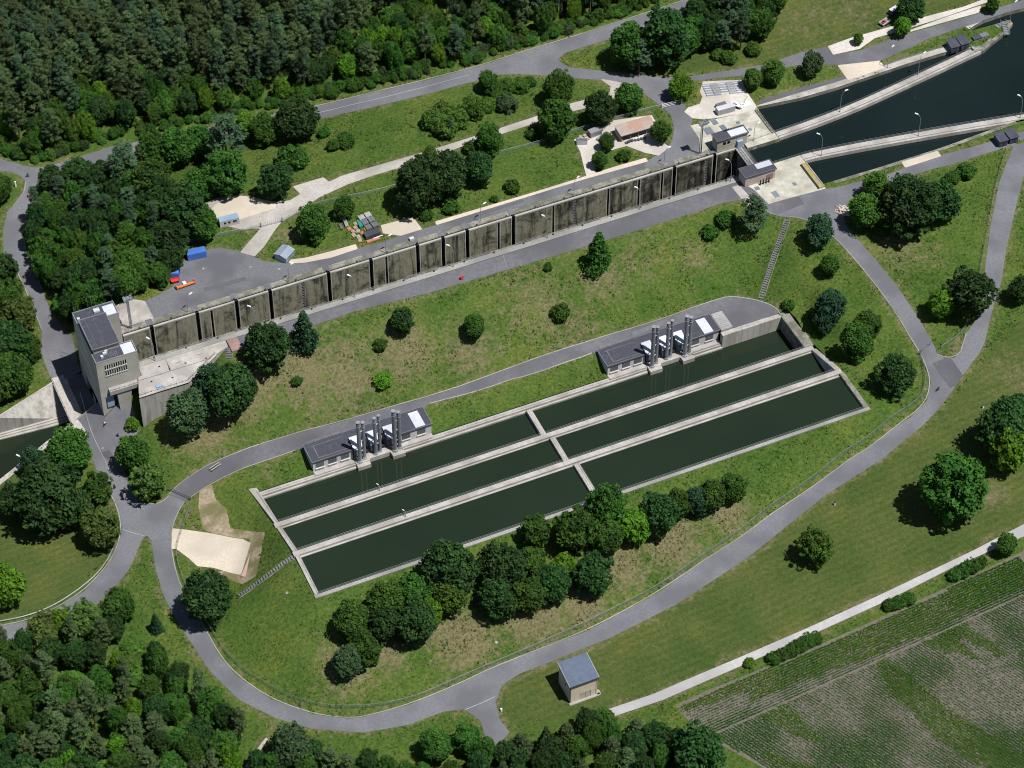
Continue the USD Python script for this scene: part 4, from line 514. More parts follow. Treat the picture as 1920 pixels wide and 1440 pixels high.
ORDER = {"main_road": ("asphalt_bluish", .05), "valley_road": ("asphalt_bluish", .045), "ring_road": ("asphalt_bluish", .04), "basin_road": ("asphalt_dark", .055), "lock_road": ("asphalt", .06),
         "lock_road_south": ("asphalt_dark", .065), "bank_road": ("asphalt", .07), "canal_path": ("asphalt_dark", .03)}
RL = {"main_road": "grey asphalt main road with a fork towards the lock", "valley_road": "grey asphalt road curving past the gate tower", "ring_road": "grey asphalt road around the basins and up to the lock",
      "basin_road": "grey asphalt service road above the basins", "lock_road": "grey asphalt road and turning place along the north side of the lock chamber",
      "lock_road_south": "narrow asphalt road along the south side of the lock chamber", "bank_road": "asphalt road on the north canal bank", "canal_path": "dark asphalt path along the canal edge"}
done = shapely.union_all([holes])
for nm, (mt, dz) in ORDER.items():
    pg = soft(L["roads"][nm], 1.0).difference(holes)
    surface(nm, pg, dz, mt, RL[nm])
GL = {"gravel_track": ("gravel_grey", "pale gravel track across the north meadow"), "gravel_bank_track": ("gravel_white", "pale gravel track beside the bank road"),
      "gravel_shoulder": ("gravel_white", "rough gravel strip beside the bank road"), "storage_yard": ("gravel_white", "gravel storage yard above the lock head"),
      "scrap_yard": ("gravel_white", "gravel yard around the rusty roofed shed"), "pale_strip": ("gravel_pale", "pale fresh strip along the lock road"),
      "pale_strip_001": ("gravel_pale", "short pale strip below the blue grey shed"), "pale_pad": ("gravel_pale", "pale square pad beside the timber stacks"),
      "pale_slab": ("gravel_pale", "pale slab on the south canal path"), "pale_slab_001": ("gravel_pale", "pale slab on the north canal bank"),
      "gravel_pad": ("gravel_pale", "cream gravel pad beside the ring road"), "farm_track": ("farm_concrete", "pale farm track along the crop field"), "forest_path": ("gravel_grey", "narrow path into the lower wood")}
for i, (nm, pts_) in enumerate(L["gravel"].items()):
    surface(nm.replace("_001", ""), soft(pts_, .8).difference(holes), .075 + .004 * i, GL[nm][0], GL[nm][1])
surface("gravel_yard", soft([(40.5, 45.5), (46.5, 50.5), (54, 53), (60, 51), (66, 48), (64, 41), (52, 40.5), (44, 41)], 2).intersection(soft(L["gravel"]["gravel_track"], .8)), .14, "gravel_pale", "cream gravel yard at the end of the track")
surface("bare_earth", soft(L["earth"]["bare_earth"], 1.5), .03, "earth", "bare trodden earth below the basin road")
surface("crop_field", field, 0.0, "soil", "bare soil of the crop field")
for i, (nm, pts_) in enumerate(L["concrete"].items()):
    surface("concrete_pad", Polygon(pts_).buffer(0).difference(CHAMBER.buffer(.05) if i < 4 else sbox(0, 0, 1, 1)).difference(CANAL).difference(TOWER), .1 + .004 * i, "concrete_pad" if i < 2 else ("asphalt_bluish" if i == 3 else "concrete_pale"),
            ["pale concrete apron at the north gatehouse", "pale concrete apron at the south gatehouse", "pale concrete apron beside the gate tower", "grey paved forecourt at the foot of the gate tower", "pale paved ramp beside the south gatehouse"][i])
mat("asphalt_fresh", (0.07, 0.071, 0.08), (0.095, 0.096, 0.106), scale=1.5, detail=8, rough=0.85)
REPAIRS = [("main_road", "asphalt_fresh", [(60, 97), (78, 94.6), (78.2, 95.8), (60.2, 98.2)]), ("main_road", "asphalt_fresh", [(188, 66), (199, 60), (200, 61.5), (189, 67.5)]), ("ring_road", "asphalt_fresh", [(100, -138.5), (118, -131.5), (118.4, -132.6), (100.5, -139.7)]),
           ("ring_road", "asphalt_fresh", [(40, -144.6), (47, -144.2), (47, -146.5), (40, -146.8)]), ("ring_road", "asphalt_fresh", [(228, -101), (234, -101), (234, -112), (228, -112)]), ("valley_road", "asphalt_fresh", [(-18, -22), (-15.5, -22), (-12, -38), (-14, -38)]),
           ("lock_road", "asphalt_fresh", [(30, 14), (44, 13.4), (44, 15.2), (30, 15.8)]), ("lock_road", "asphalt_fresh", [(120, 11), (139, 11), (139, 12.1), (120, 12.1)]), ("basin_road", "asphalt", [(150, -47.5), (166, -46.5), (166, -48), (150, -49)])]
for i, (rn_, mt_, pl_) in enumerate(REPAIRS):
    q_ = Polygon(pl_).intersection(soft(L["roads"][rn_], 1.0))
    if q_.area > .5:
        surface("asphalt_repair", q_, .11, mt_)
for x_, y_ in ((33, 24), (47, 18.5), (55, 14), (-17, -20.5), (221, -33.0), (12.5, -104), (62, -141.5), (230, 52)):
    surface("manhole_cover", Point(x_, y_).buffer(.42, 6), .14, "concrete_kerb")
# road markings, kerbs
for i, l in enumerate(L["center_line"]):
    surface("road_marking", band(smooth_line(l), .24), .16, "road_paint", ["white centre line of the main road", "white centre line on the bridge road", "white stop line at the road junction", "pale joint line across the lower road branch", "pale joint line across the south lock road"][i])
for i, l in enumerate(L["kerbs"]):
    k = MB()
    p = smooth_line(l, 2.0)
    b = band(p, .28)
    v_, f_ = drape(b, .12)
    k.add(v_, f_)
    structure(k.build("kerb", "concrete_kerb"), None)

# water sheets
def sheet(name, poly, z, material, label):
    v2, f2 = tri2(poly if isinstance(poly, Polygon) else Polygon(poly))
    m = MB(); m.add(np.column_stack([v2, np.full(len(v2), z)]), f2)
    return structure(m.build(name, material), label)


sheet("canal_water", CANAL.buffer(.3), 24.67, "water_canal", "dark water of the upper canal")
sheet("chamber_water", sbox(-13, -6.2, 217, 6.2), 0.2, "water_tail", "dark water deep in the lock chamber")
sheet("tail_water", shapely.make_valid(TAIL).buffer(0).buffer(.5), 0.3, "water_tail", "dark green tail water below the bridge")
WL = [(9.6, -60.3, -76.2), (14.95, -78.0, -92.6), (19.85, -94.4, -109.6)]
for i, (z, ya, yb) in enumerate(WL):
    for j, (xa, xb) in enumerate(((20, 107.6), (109, 198.8))):
        sheet("basin_water", sbox(xa - .3, yb - .6, xb + .3, ya + .6), z, "water_basin",
              f"dark green water of the {['lowest', 'middle', 'highest'][i]} basin, {['left', 'right'][j]} half")

# walls that line the cuts: canal banks and the tail canal
def lining(name, ring, ztop, zbot, material, label):
    m = MB()
    c = np.array(ring)
    for a, b in zip(c, np.roll(c, -1, 0)):
        n = max(1, int(np.hypot(*(b - a)) / 2))
        for k in range(n):
            p, q = a + (b - a) * k / n, a + (b - a) * (k + 1) / n
            m.add([(*p, zbot), (*q, zbot), (*q, ztop(*q)), (*p, ztop(*p))], [(0, 1, 2), (0, 2, 3)])
    return structure(m.build(name, material), label)


lining("canal_bank", L["canal"], lambda x, y: H(x, y) + .02, 22.5, "concrete_weathered", "concrete edge of the upper canal")
m = MB()
_s = [(-13.2, -6.4), (-22.2, -6.0), (-32, -10.3), (-43, -16), (-150, -71)]
for a, b in zip(_s[:-1], _s[1:]):
    m.add([(*b, -1.5), (*a, -1.5), (*a, H(*a) + .03), (*b, H(*b) + .03)], [(0, 1, 2), (0, 2, 3)])
structure(m.build("tail_bank", "concrete_wall"), "south wall of the tail canal")
surface("bank_paving", band([(-22.5, -7.2), (-32, -11.3), (-43, -17), (-110, -51.5)], 1.7).difference(TAIL), .05, "concrete_pale", "pale strip along the south edge of the tail canal")
cn = np.array(L["canal"])
surface("bank_paving", band([(229.5, 21.2), (245, 21.2), (260, 21.0), (288, 22.2), (301, 22.2), (307, 21.5)], 2.5).difference(CANAL), .05, "concrete_pale", "pale paved strip on the north canal edge")
surface("bank_paving", band([(316, 29.0), (323.5, 31.2), (334, 31.7), (340, 31.2), (366, 32.0), (440, 56)], 1.7).difference(CANAL), .05, "concrete_pale", "pale paved strip beyond the boat landing")
surface("bank_paving", band([(236, -21.8), (251, -22.0), (276, -21.9), (290, -21.2), (306, -20.3)], 1.3).difference(CANAL), .05, "concrete_weathered", "grey paved strip on the south canal edge")
surface("bank_paving", band([(309, 19.4), (316, 18.2), (321, 19.6), (327.2, 22.1), (331.2, 25), (331.3, 26.4), (329, 26.5)], 1.6).difference(CANAL), .05, "concrete_weathered", "paved rim of the headland with the boat landing")

# ------------------------------------------------------------------ wing wall, bridge
t = thing("wing_wall", "tall pale concrete wing wall left of the bridge above the tail water", "wall")
m = MB()
m.add([(-43, 4.8, 8.7), (-22.6, 12.25, 8.75), (-26.5, 4.3, 1.6), (-43.3, 5.0, 1.6)], [(0, 1, 2), (0, 2, 3)])
m.add([(-22.6, 12.25, 8.75), (-13.2, 12.25, 8.75), (-13.2, 4.3, 1.6), (-26.5, 4.3, 1.6)], [(0, 1, 2), (0, 2, 3)])
m.box(-150, 4.8, -1.5, -43, 5.2, 8.65)
m.build("face", "wall_streaked", t)
m = MB(); m.tube([(-110, 5.0, 8.75), (-43, 5.0, 8.78), (-22.6, 12.4, 8.82)], .28, 4); m.build("coping", "concrete_pale", t)
for k in range(3):
    m = MB()
    m.prism([(-150, 5.2), (-43.3, 5.2), (-26, 4.6), (-13.2, 4.6), (-13.2, 3.6 - .85 * k), (-26.6, 3.6 - .85 * k), (-43.8, 4.4 - .6 * k), (-150, 4.4 - .6 * k)], -1.5, 1.55 - .42 * k)
    m.build("step", "concrete_wall", t)

t = thing("road_bridge", "flat concrete road bridge across the tail canal in front of the gate tower", "bridge")
MB().box(-22.5, -13.5, 7.4, -13.25, 14.0, 8.62).build("deck", "asphalt", t)
MB().box(-22.8, -13.6, 7.6, -18.3, 14.1, 8.75).build("footway", "concrete_pale", t)
m = MB()
for y in np.arange(-13.2, 14, 2.25):
    m.box(-22.72, y - .04, 8.8, -22.64, y + .04, 9.85)
m.tube([(-22.68, -13.4, 9.85), (-22.68, 14, 9.85)], .045, 5); m.tube([(-22.68, -13.4, 9.35), (-22.68, 14, 9.35)], .03, 5)
m.build("railing", "rail_grey", t)
for y in (-13.4, 12.3):
    MB().box(-22.4, y, -1, -13.3, y + 1.2, 7.4).build("abutment", "concrete_wall", t)

# ------------------------------------------------------------------ lock chamber
WIDE = [9.6, 24.6, 37.6, 48.9, 68.7, 83.2, 99.3, 108.2, 116.7, 133.0, 191.2, 206.1]
THIN = [29.2, 88.4, 127.7, 147.2, 167.0, 178.2, 186.7]
LADDER = [59.8, 154.9, 203.0]


def railing(parent, pts, h=1.05, gap=2.0, name="railing", mt="rail_grey", r=.035):
    m = MB()
    ls = LineString([p[:2] for p in pts])
    zz = lambda d: np.interp(d, np.cumsum([0] + [math.dist(a[:2], b[:2]) for a, b in zip(pts[:-1], pts[1:])]), [p[2] for p in pts])
    n = max(1, int(round(ls.length / gap)))
    for k in range(n + 1):
        d = ls.length * k / n
        q = ls.interpolate(d)
        m.box(q.x - r, q.y - r, zz(d), q.x + r, q.y + r, zz(d) + h)
    for hh in (h, h * .52):
        m.tube([(p[0], p[1], p[2] + hh) for p in pts], r * 1.1, 4)
    return m.build(name, mt, parent)


def lock_wall(side, label):
    s = side
    t = thing("lock_wall", label, "lock wall")
    ya, yb = 6.0 * s, 9.3 * s if s > 0 else 8.7 * s
    cuts = sorted([(x, 1.15) for x in WIDE] + [(x, .62) for x in THIN] + [(x, .9) for x in LADDER])
    x = 0.3 if s > 0 else 0.3
    end = 217.0
    for cx, w in cuts + [(end + .0, 0)]:
        x1 = cx - w / 2
        n = max(1, int(round((x1 - x) / 16)))
        for k in range(n):                                        # a pour joint about every 15 m
            a, b = x + (x1 - x) * k / n, x + (x1 - x) * (k + 1) / n
            MB().box(a + .02, min(ya, yb), -2, b - .02, max(ya, yb), 25.45).build("wall_panel", "chamber_concrete", t)
        if w:
            y0, y1 = sorted((ya + s * 1.0, yb))
            MB().box(x1, y0, -2, x1 + w, y1, 25.45).build("recess", "steel_dark", t)
            if cx not in LADDER and s > 0:
                for xe in (x1 - .34, x1 + w + .04):
                    MB().box(xe, ya - .03, -2, xe + .3, ya + .1, 25.44).build("recess_frame", "concrete_wall", t)
            elif s > 0:
                lm = MB()
                for k in range(34):
                    lm.box(x1 + .05, ya + .12, 1 + k * .72, x1 + w - .05, ya + .22, 1.1 + k * .72 + .06)
                lm.box(x1 + .02, ya + .08, -1, x1 + .14, ya + .26, 25.1); lm.box(x1 + w - .14, ya + .08, -1, x1 + w - .02, ya + .26, 25.1)
                lm.build("ladder", "galvanised", t)
        x = x1 + w
    # coping in lengths, notched at the wide recesses
    edges = [0.3] + ([c for c in WIDE] if s > 0 else []) + [217.0]
    for a, b in zip(edges[:-1], edges[1:]):
        n = max(1, int(round((b - a) / 9)))
        a1, b1 = a + (.575 if a > 1 else 0), b - (.575 if b < 216 else 0)
        for k in range(n):
            p, q = a1 + (b1 - a1) * k / n, a1 + (b1 - a1) * (k + 1) / n
            y0, y1 = sorted((ya - .05 * s, ya + .55 * s))
            MB().box(p + .015, y0, 25.45, q - .015, y1, 26.0).build("coping", "concrete_tower" if s > 0 else "concrete_weathered", t)
            y0, y1 = sorted((ya + .68 * s, yb))
            MB().box(p + .015, y0, 25.45, q - .015, y1, 26.07).build("coping_slab", "concrete_weathered" if s > 0 else "concrete_kerb", t)
    y0, y1 = sorted((ya + .55 * s, ya + .68 * s))
    MB().box(0.3, y0, 25.45, 217, y1, 25.9).build("cable_groove", "steel_dark", t)
    for cx in WIDE if s > 0 else ():
        y0, y1 = sorted((ya + .95 * s, yb + .3 * s))
        MB().box(cx - 1.0, y0, 26.04, cx + 1.0, y1, 26.16).build("hatch_plate", "roof_felt_pale", t)
    for a in np.arange(6, 214, 10.4):
        m = MB(); m.tube([(a, ya + 1.0 * s, 26.0), (a, ya + 1.0 * s, 26.42)], .2, 8); m.tube([(a, ya + 1.0 * s, 26.42), (a, ya + 1.0 * s, 26.5)], .3, 8)
        m.build("bollard", "steel_dark", t)
    y = ya + .62 * s
    if s > 0:
        for a, b in zip([1.0] + [c + 1.0 for c in WIDE], [c - 1.0 for c in WIDE] + [206]):
            if b - a > 2:
                railing(t, [(a, y, 26.05), (b, y, 26.05)], h=.55, gap=2.5, mt="steel_dark", r=.05)
    else:
        for k, a in enumerate(np.arange(14, 205, 19)):
            railing(t, [(a, ya - .5, 26.05), (a + 11, ya - .5, 26.05)], gap=1.8)
    return t


lock_wall(1, "tall stained concrete wall of the lock chamber on the north side")
lock_wall(-1, "concrete wall and coping of the lock chamber on the south side")
structure(MB().box(-13, -6.3, -3.2, 217, 6.3, -2.6).build("chamber_floor", "concrete_weathered"))

t = thing("upper_gate", "concrete upper gate sill with a footbridge between the two gatehouses", "lock gate")
MB().box(213.6, -5.98, -2, 216.9, 5.98, 25.4).build("sill", "chamber_concrete", t)
for k in range(4):
    MB().box(213.7 + k * .82, -5.97, 25.42, 214.36 + k * .82, 5.97, 25.95).build("girder", "concrete_weathered" if k % 2 else "galvanised", t)
railing(t, [(213.8, -5.9, 25.95), (213.8, 5.9, 25.95)], gap=1.4)
railing(t, [(216.7, -5.9, 25.95), (216.7, 5.9, 25.95)], gap=1.4)

# ------------------------------------------------------------------ gate tower
t = thing("gate_tower", "tall concrete gate tower with flat dark roofs at the lower end of the lock", "tower")
YN, YS = 11.8, -11.8
m = MB()
m.box(-13.2, YS, 22.6, 0, -6.6, 36.0)
m.box(-13.2, YS, 7.6, -10.1, -6.6, 22.6)
m.box(-10.1, -9.0, 7.6, 0, -6.6, 22.6)
m.box(-13.2, 6.0, 7.6, 0, YN, 36.0)
m.box(-13.2, -6.6, 14.0, -4.2, 6.0, 36.0)
m.build("wall", "concrete_tower", t)
for z in (14.2, 21.0, 28.0):
    MB().box(-13.24, YS + .02, z, -13.2, YN - .02, z + .1).build("joint", "concrete_weathered", t)
for (a, b, c, d) in ((-13.0, YS + .2, -.2, -6.8), (-13.0, 6.2, -.2, YN - .2)):
    r = MB().box(a, b, 36.0, c, d, 36.12).build("roof", "roof_felt", t)
pm = MB()
for (x0, y0, x1, y1) in ((-13.2, YS, 0, YS + .2), (-13.2, YN - .2, 0, YN), (-13.2, YS + .2, -13.0, YN - .2), (-.2, YS + .2, 0, -6.6), (-.2, 6.0, 0, YN - .2), (-4.2, -6.8, -.2, -6.6), (-4.2, 6.0, -.2, 6.2)):
    pm.box(x0, y0, 36.0, x1, y1, 36.42)
pm.build("parapet", "galvanised", t)
MB().box(-12.5, -7.6, 36.13, -4.3, 5.6, 38.0).build("machine_hall", "concrete_tower", t)
rf = MB().box(-12.8, -8.0, 38.0, -4.1, 5.9, 38.22).build("hall_roof", "roof_felt", t)
pm = MB()
for (x0, y0, x1, y1) in ((-12.9, -8.1, -4.0, -7.75), (-12.9, 5.65, -4.0, 6.0), (-12.9, -7.75, -12.55, 5.65), (-4.35, -7.75, -4.0, 5.65)):
    pm.box(x0, y0, 38.2, x1, y1, 38.42)
pm.build("roof_edge", "roof_felt_pale", t)
for x in (-10.9, -8.4):
    MB().box(x - .03, -7.7, 38.22, x + .03, 5.6, 38.26).build("roof_seam", "roof_felt_pale", t)
m = MB().box(-4.1, -12.0 + .4, 36.13, -.45, -7.1, 36.3); m.build("roof_panel", "roof_white", t)
m = MB().box(-4.0, 6.4, 36.13, -.45, 10.8, 36.3); m.build("roof_panel", "roof_white", t)
for x, y, sx, sy in ((-9.4, -8.9, 1.2, .7), (-12.2, 8.3, .8, .8), (-6.0, 9.6, 1.9, 1.5), (-8.8, -8.2, .9, .5), (-10.6, -9.9, .8, .8)):
    MB().box(x - sx / 2, y - sy / 2, 36.13, x + sx / 2, y + sy / 2, 36.85).build("roof_box", "roof_white", t)
for k in range(5):
    MB().box(-8.6 + k * .62, -10.9, 36.13, -8.4 + k * .62, -8.6, 36.25).build("roof_duct", "roof_felt_pale", t)
for row, (za, zb) in enumerate(((32.5, 34.3), (29.9, 31.7))):
    for k in range(10):
        x = -10.7 + k * .72
        w = MB().box(x, YS - .02, za, x + .38, YS + .3, zb).build("window", "glass_dark", t)
        MB().box(x - .06, YS - .2, za - .34, x + .46, YS - .022, za - .02).build("sill", "wall_white", w)
MB().box(-10.6, -13.6, 22.7, .3, YS - .02, 24.3).build("balcony", "concrete_pale", t)
railing(t, [(-10.4, -13.4, 24.3), (.2, -13.4, 24.3)], gap=1.5)
MB().box(-11.6, YS - .4, 16.5, -9.4, YS - .03, 21.4).build("bay", "cabin_blue", t)
m = MB()
m.add([(-8.4, -13.2, 22.68), (-3.6, -13.2, 22.68), (-6.0, -13.2, 7.6), (-7.8, -13.2, 7.6), (-8.4, -11.9, 22.68), (-3.6, -11.9, 22.68), (-6.0, -11.9, 7.6), (-7.8, -11.9, 7.6)],
      [(0, 2, 1), (0, 3, 2), (4, 5, 6), (4, 6, 7), (0, 4, 7), (0, 7, 3), (1, 2, 6), (1, 6, 5), (0, 1, 5), (0, 5, 4)])
m.build("pillar", "concrete_tower", t)
MB().box(-9.7, -9.06, 8.5, -8.6, -9.0, 11).build("door", "steel_dark", t)
MB().box(-13.28, -3, 8.6, -13.2, 0, 12.2).build("portal", "steel_grey", t)
m = MB()
for x, y, h in ((-12.6, 11.2, 5), (-6.9, 11.3, 9), (-8.2, 10.8, 7)):
    m.tube([(x, y, 36.1), (x, y, 36.1 + h)], .06, 5)
m.build("antenna", "rail_grey", t)

# terrace beside the tower
t = thing("terrace", "bright concrete terrace with a high retaining wall beside the gate tower", "terrace")
tz = lambda x, y: 26.02 if y > -10 else 26.02 - (-10 - y) * .28
top = Polygon([(0.32, -8.75), (28.6, -8.75), (28.6, -11.2), (24.0, -12.6), (13.0, -18.5), (-3.0, -18.5), (-1.0, -12.2), (.32, -11.85)])
MB().prism(top.intersection(sbox(-10, -10, 40, 0)), 7.0, 26.02).build("deck", "concrete_pale", t)
MB().prism(top.intersection(sbox(-10, -30, 40, -10.01)), 7.0, tz).build("lower_deck", "concrete_pale", t)
m = MB()
pl = [(-3.03, -18.53), (13.02, -18.53), (24.05, -12.62)]
for a, b in zip(pl[:-1], pl[1:]):
    m.add([(*a, 7), (*b, 7), (*b, tz(*b) - .35), (*a, tz(*a) - .35)], [(0, 1, 2), (0, 2, 3)])
m.build("wall_face", "wall_streaked", t)
m = MB()
for a, b in zip(pl[:-1], pl[1:]):
    m.tube([(*a, tz(*a)), (*b, tz(*b))], .3, 4)
m.build("edge_beam", "concrete_wall", t)
railing(t, [(-2.8, -18.2, tz(-2.8, -18.2)), (12.9, -18.2, tz(12, -18.2)), (23.8, -12.4, tz(23.8, -12.4))], gap=2)
for x, y in ((4.5, -13.5), (11.5, -11.5), (18.5, -11.0)):
    MB().box(x, y, tz(x, y) - .6, x + 1.7, y + 1.2, tz(x, y) + .07).build("hatch", "hatch_blue", t)
MB().prism(sbox(-.6, -13.36, 22.0, -13.26), 22.0, lambda x, y: tz(x, y) + .03).build("joint", "steel_dark", t)
MB().box(9.0, -13.2, 24, 9.1, -8.8, 26.05).build("joint", "concrete_weathered", t)
for x, y in ((2.0, -15.0), (8.5, -15.8), (20.5, -13.0), (14, -12.5), (6, -11.0)):
    MB().box(x, y, tz(x, y) - .6, x + .6, y + .5, tz(x, y) + .12).build("cover", "steel_dark", t)
MB().box(3.0, -17.6, 23, 5.2, -16.2, 24.35).build("bay", "cabin_blue", t)
structure(MB().prism([(28.9, -14.2), (32.4, -14.2), (32.4, -8.9), (28.9, -8.9)], 25.7, 26.14).build("red_plate", "dull_red"), "reddish slab at the end of the terrace")

# ------------------------------------------------------------------ gatehouses
def gatehouse(x0, x1, y0, y1, h, label, wallm, south):
    t = thing("gatehouse", label, "building", ((x0 + x1) / 2, (y0 + y1) / 2, 26.1))
    a, b = (x1 - x0) / 2, (y1 - y0) / 2
    MB().box(-a, -b, -1.0, a, b, h).build("wall", wallm, t)
    r = MB().box(-a - .35, -b - .35, h, a + .35, b + .35, h + .28).build("roof", "roof_felt", t)
    e = MB()
    for q in ((-a - .36, -b - .36, a + .36, -b - .2), (-a - .36, b + .2, a + .36, b + .36), (-a - .36, -b - .2, -a - .2, b + .2), (a + .2, -b - .2, a + .36, b + .2)):
        e.box(q[0], q[1], h + .1, q[2], q[3], h + .4)
    e.build("roof_edge", "roof_felt_pale", t)
    if south:
        MB().box(-.2, -.3, h + .29, a - .1, b - .05, h + .42).build("roof_panel", "roof_white", t)
        MB().box(a - 3.2, -b - .05, 0, a - .8, -b + .1, 2.5).build("gate_door", "dull_red", t)
        MB().box(-a + .2, -b - .04, 2.9, -a + 1.3, -b + .1, 3.5).build("lamp", "wall_white", t)
    else:
        MB().box(-.6, -b + .05, h + .29, a - .15, b - .6, h + .42).build("roof_panel", "roof_white", t)
        for k in (-3.5, -1.9):
            w = MB().box(k, -b - .03, 2.2, k + 1.15, -b + .1, 3.5).build("window", "glass_dark", t)
            MB().box(k - .1, -b - .1, 2.0, k + 1.25, -b - .031, 2.18).build("sill", "wall_white", w)
        MB().box(1.6, -b - 1.0, -6, 3.6, -b - .02, 2.6).build("lift_shaft", "cabin_blue", t)
        MB().box(1.5, -b - .02, 0, 1.6, -b + .05, 4).build("downpipe", "steel_grey", t)
        m = MB()
        for k in range(4):
            m.tube([(-1.5 + k * .55, b - .2, h + .28), (-1.5 + k * .55, b - .2, h + .95)], .17, 6)
        m.build("vent", "steel_dark", t)
    return t


gatehouse(207.2, 218.4, 6.9, 10.6, 4.6, "beige gatehouse with two small windows on the north side of the upper gate", "wall_beige", False)
gatehouse(207.9, 218.9, -12.0, -7.6, 4.0, "rosy grey gatehouse with a red door on the south side of the upper gate", "rose_render", True)
t = thing("flood_gate", "yellow lichen covered stop beam at the end of the south apron", "gate")
MB().box(229.9, -22.6, 24.0, 231.4, -9.8, 26.5).build("beam", "lichen", t)
MB().box(231.42, -22.6, 25.4, 231.75, -9.8, 26.7).build("rim", "concrete_pale", t)
MB().box(229.3, -22.6, 26.0, 229.88, -9.8, 26.2).build("slot", "steel_dark", t)
t = thing("flood_gate", "dark railed stop beam at the end of the north apron", "gate")
MB().box(228.4, 7.6, 24.0, 229.4, 20.4, 26.35).build("beam", "concrete_weathered", t)
railing(t, [(228.5, 7.8, 26.35), (228.5, 20.2, 26.35)], gap=1.6, mt="steel_dark")
railing(t, [(229.3, 7.8, 26.35), (229.3, 20.2, 26.35)], gap=1.6, mt="steel_dark")
for i, (x, y, a, b) in enumerate(((213.3, 21.0, 1.8, 3.2), (214.7, 16.6, 1.8, 3.4), (220.4, 17.2, 1.2, 1.2), (211.3, 21.4, 1.0, 1.0), (222.6, 12.5, 1.1, 1.1), (209.5, 17.5, 2.6, 3.2), (223.5, -17.3, 1.1, 1.3), (215.5, -19.2, 1.7, 2.9), (211.3, -14.2, 1.5, 1.6))):
    tag(MB().box(x - a / 2, y - b / 2, 26.0, x + a / 2, y + b / 2, 26.25).build("floor_hatch", "hatch_blue"),
        ["long blue grey hatch, upper one on the north apron", "long blue grey hatch behind the north gatehouse", "small square hatch in the middle of the north apron", "small square hatch at the upper left of the north apron",
         "small square hatch beside the guide wall", "wide blue grey hatch beside the lattice mast foot", "small square hatch in the middle of the south apron", "long blue grey hatch on the south apron", "dark square hatch left of the south gatehouse drums"][i], "hatch")
for i in range(4):
    x = 213.0 + i * 1.05
    m = MB(); m.tube([(x, -13.0, 26.1), (x + .1, -13.0, 28.2)], .34, 8, r1=.14)
    tag(m.build("bollard_post", "steel_dark"), f"dark upright post, {['first', 'second', 'third', 'fourth'][i]} from the left in front of the south gatehouse", "post")

# guide walls in the canal
def guide_wall(line, width, label, lip):
    t = thing("guide_wall", label, "guide wall")
    ls = LineString(smooth_line(line, 4.0))
    n = max(1, int(round(ls.length / 8)))
    c = ls.coords
    for k in range(n):
        seg = shapely.ops.substring(ls, ls.length * k / n + .02, ls.length * (k + 1) / n - .02)
        MB().prism(seg.buffer(width / 2, cap_style="flat"), 24.2, 26.0 + lip).build("slab", "concrete_pale", t)
    MB().prism(ls.buffer(width / 2 - .25, cap_style="flat"), 22.0, 25.6 + lip).build("body", "concrete_weathered", t)
    L_ = ls.parallel_offset(width / 2 - .2, "left")
    R_ = ls.parallel_offset(width / 2 - .9, "right")
    railing(t, [(x, y, 26.0 + lip) for x, y in np.array(L_.coords)[::2]], gap=2.5)
    g = [(x, y, 26.01 + lip) for x, y in R_.coords]
    if g[0][0] > g[-1][0]:
        g = g[::-1]
    MB().tube(g, .1, 4).build("edge_rail", "steel_dark", t)
    return t


import shapely.ops
g1 = np.array(L["gw1"]); g1 = g1 + np.array([0, .4]); g1 = g1[1:]
guide_wall(g1, 3.1, "upper curved guide wall in the canal towards the boat landing", .0)
g2 = np.array(L["gw2"]) + np.array([0, -1.2])
guide_wall(g2, 3.2, "lower curved guide wall in the canal with three lamps", .0)
t = thing("boat_deck", "pale deck at the tip of the upper guide wall", "landing")
MB().prism([(311.5, 17.2), (320.5, 21.0), (321.5, 19.4), (315.0, 16.2)], 24.0, 26.12).build("slab", "concrete_weathered", t)
MB().box(311.6, 17.6, 26.12, 312.3, 19.0, 26.9).build("step", "concrete_pale", t)

# ------------------------------------------------------------------ saving basins
def basin_wall(name, label, slabs, rails=(), z0=4.0, mt="concrete_pale"):
    t = thing(name, label, "basin wall")
    for (poly, zt, nm, mm) in slabs:
        MB().prism(poly, z0, zt).build(nm, mm or mt, t)
    for r in rails:
        railing(t, r, gap=3.0, mt="galvanised", r=.022)
    return t


def strips(x0, x1, y0, y1, z, gap, nm="slab", mm=None):
    n = int(round((x1 - x0) / gap))
    return [(sbox(x0 + (x1 - x0) * k / n + .015, y0, x0 + (x1 - x0) * (k + 1) / n - .015, y1), z, nm, mm) for k in range(n)]


basin_wall("basin_wall", "outer wall of the lowest basin below the left pump house", strips(18.6, 51, -60.3, -58.1, 11.0, 8) + [(sbox(19.6, -60.9, 51, -60.31), 10.2, "ledge", "concrete_wall")], [[(20, -59.9, 11.0), (50, -59.9, 11.0)]])
basin_wall("basin_wall", "outer wall of the lowest basin between the pump houses", strips(66.5, 149.5, -60.3, -58.1, 11.0, 8) + [(sbox(66.5, -60.9, 149.5, -60.31), 10.2, "ledge", "concrete_wall")], [[(67, -59.9, 11.0), (149, -59.9, 11.0)]])
basin_wall("basin_wall", "outer wall of the lowest basin below the right pump house", strips(165.5, 175.8, -60.3, -58.1, 11.0, 5) + [(sbox(165.5, -60.9, 175.8, -60.31), 10.2, "ledge", "concrete_wall")], [[(166, -59.9, 11.0), (175, -59.9, 11.0)]])
basin_wall("basin_wall", "high pale wall at the right end of the lowest basin", strips(175.8, 196.6, -60.6, -58.9, 15.25, 7, "slab", "wall_streaked"))
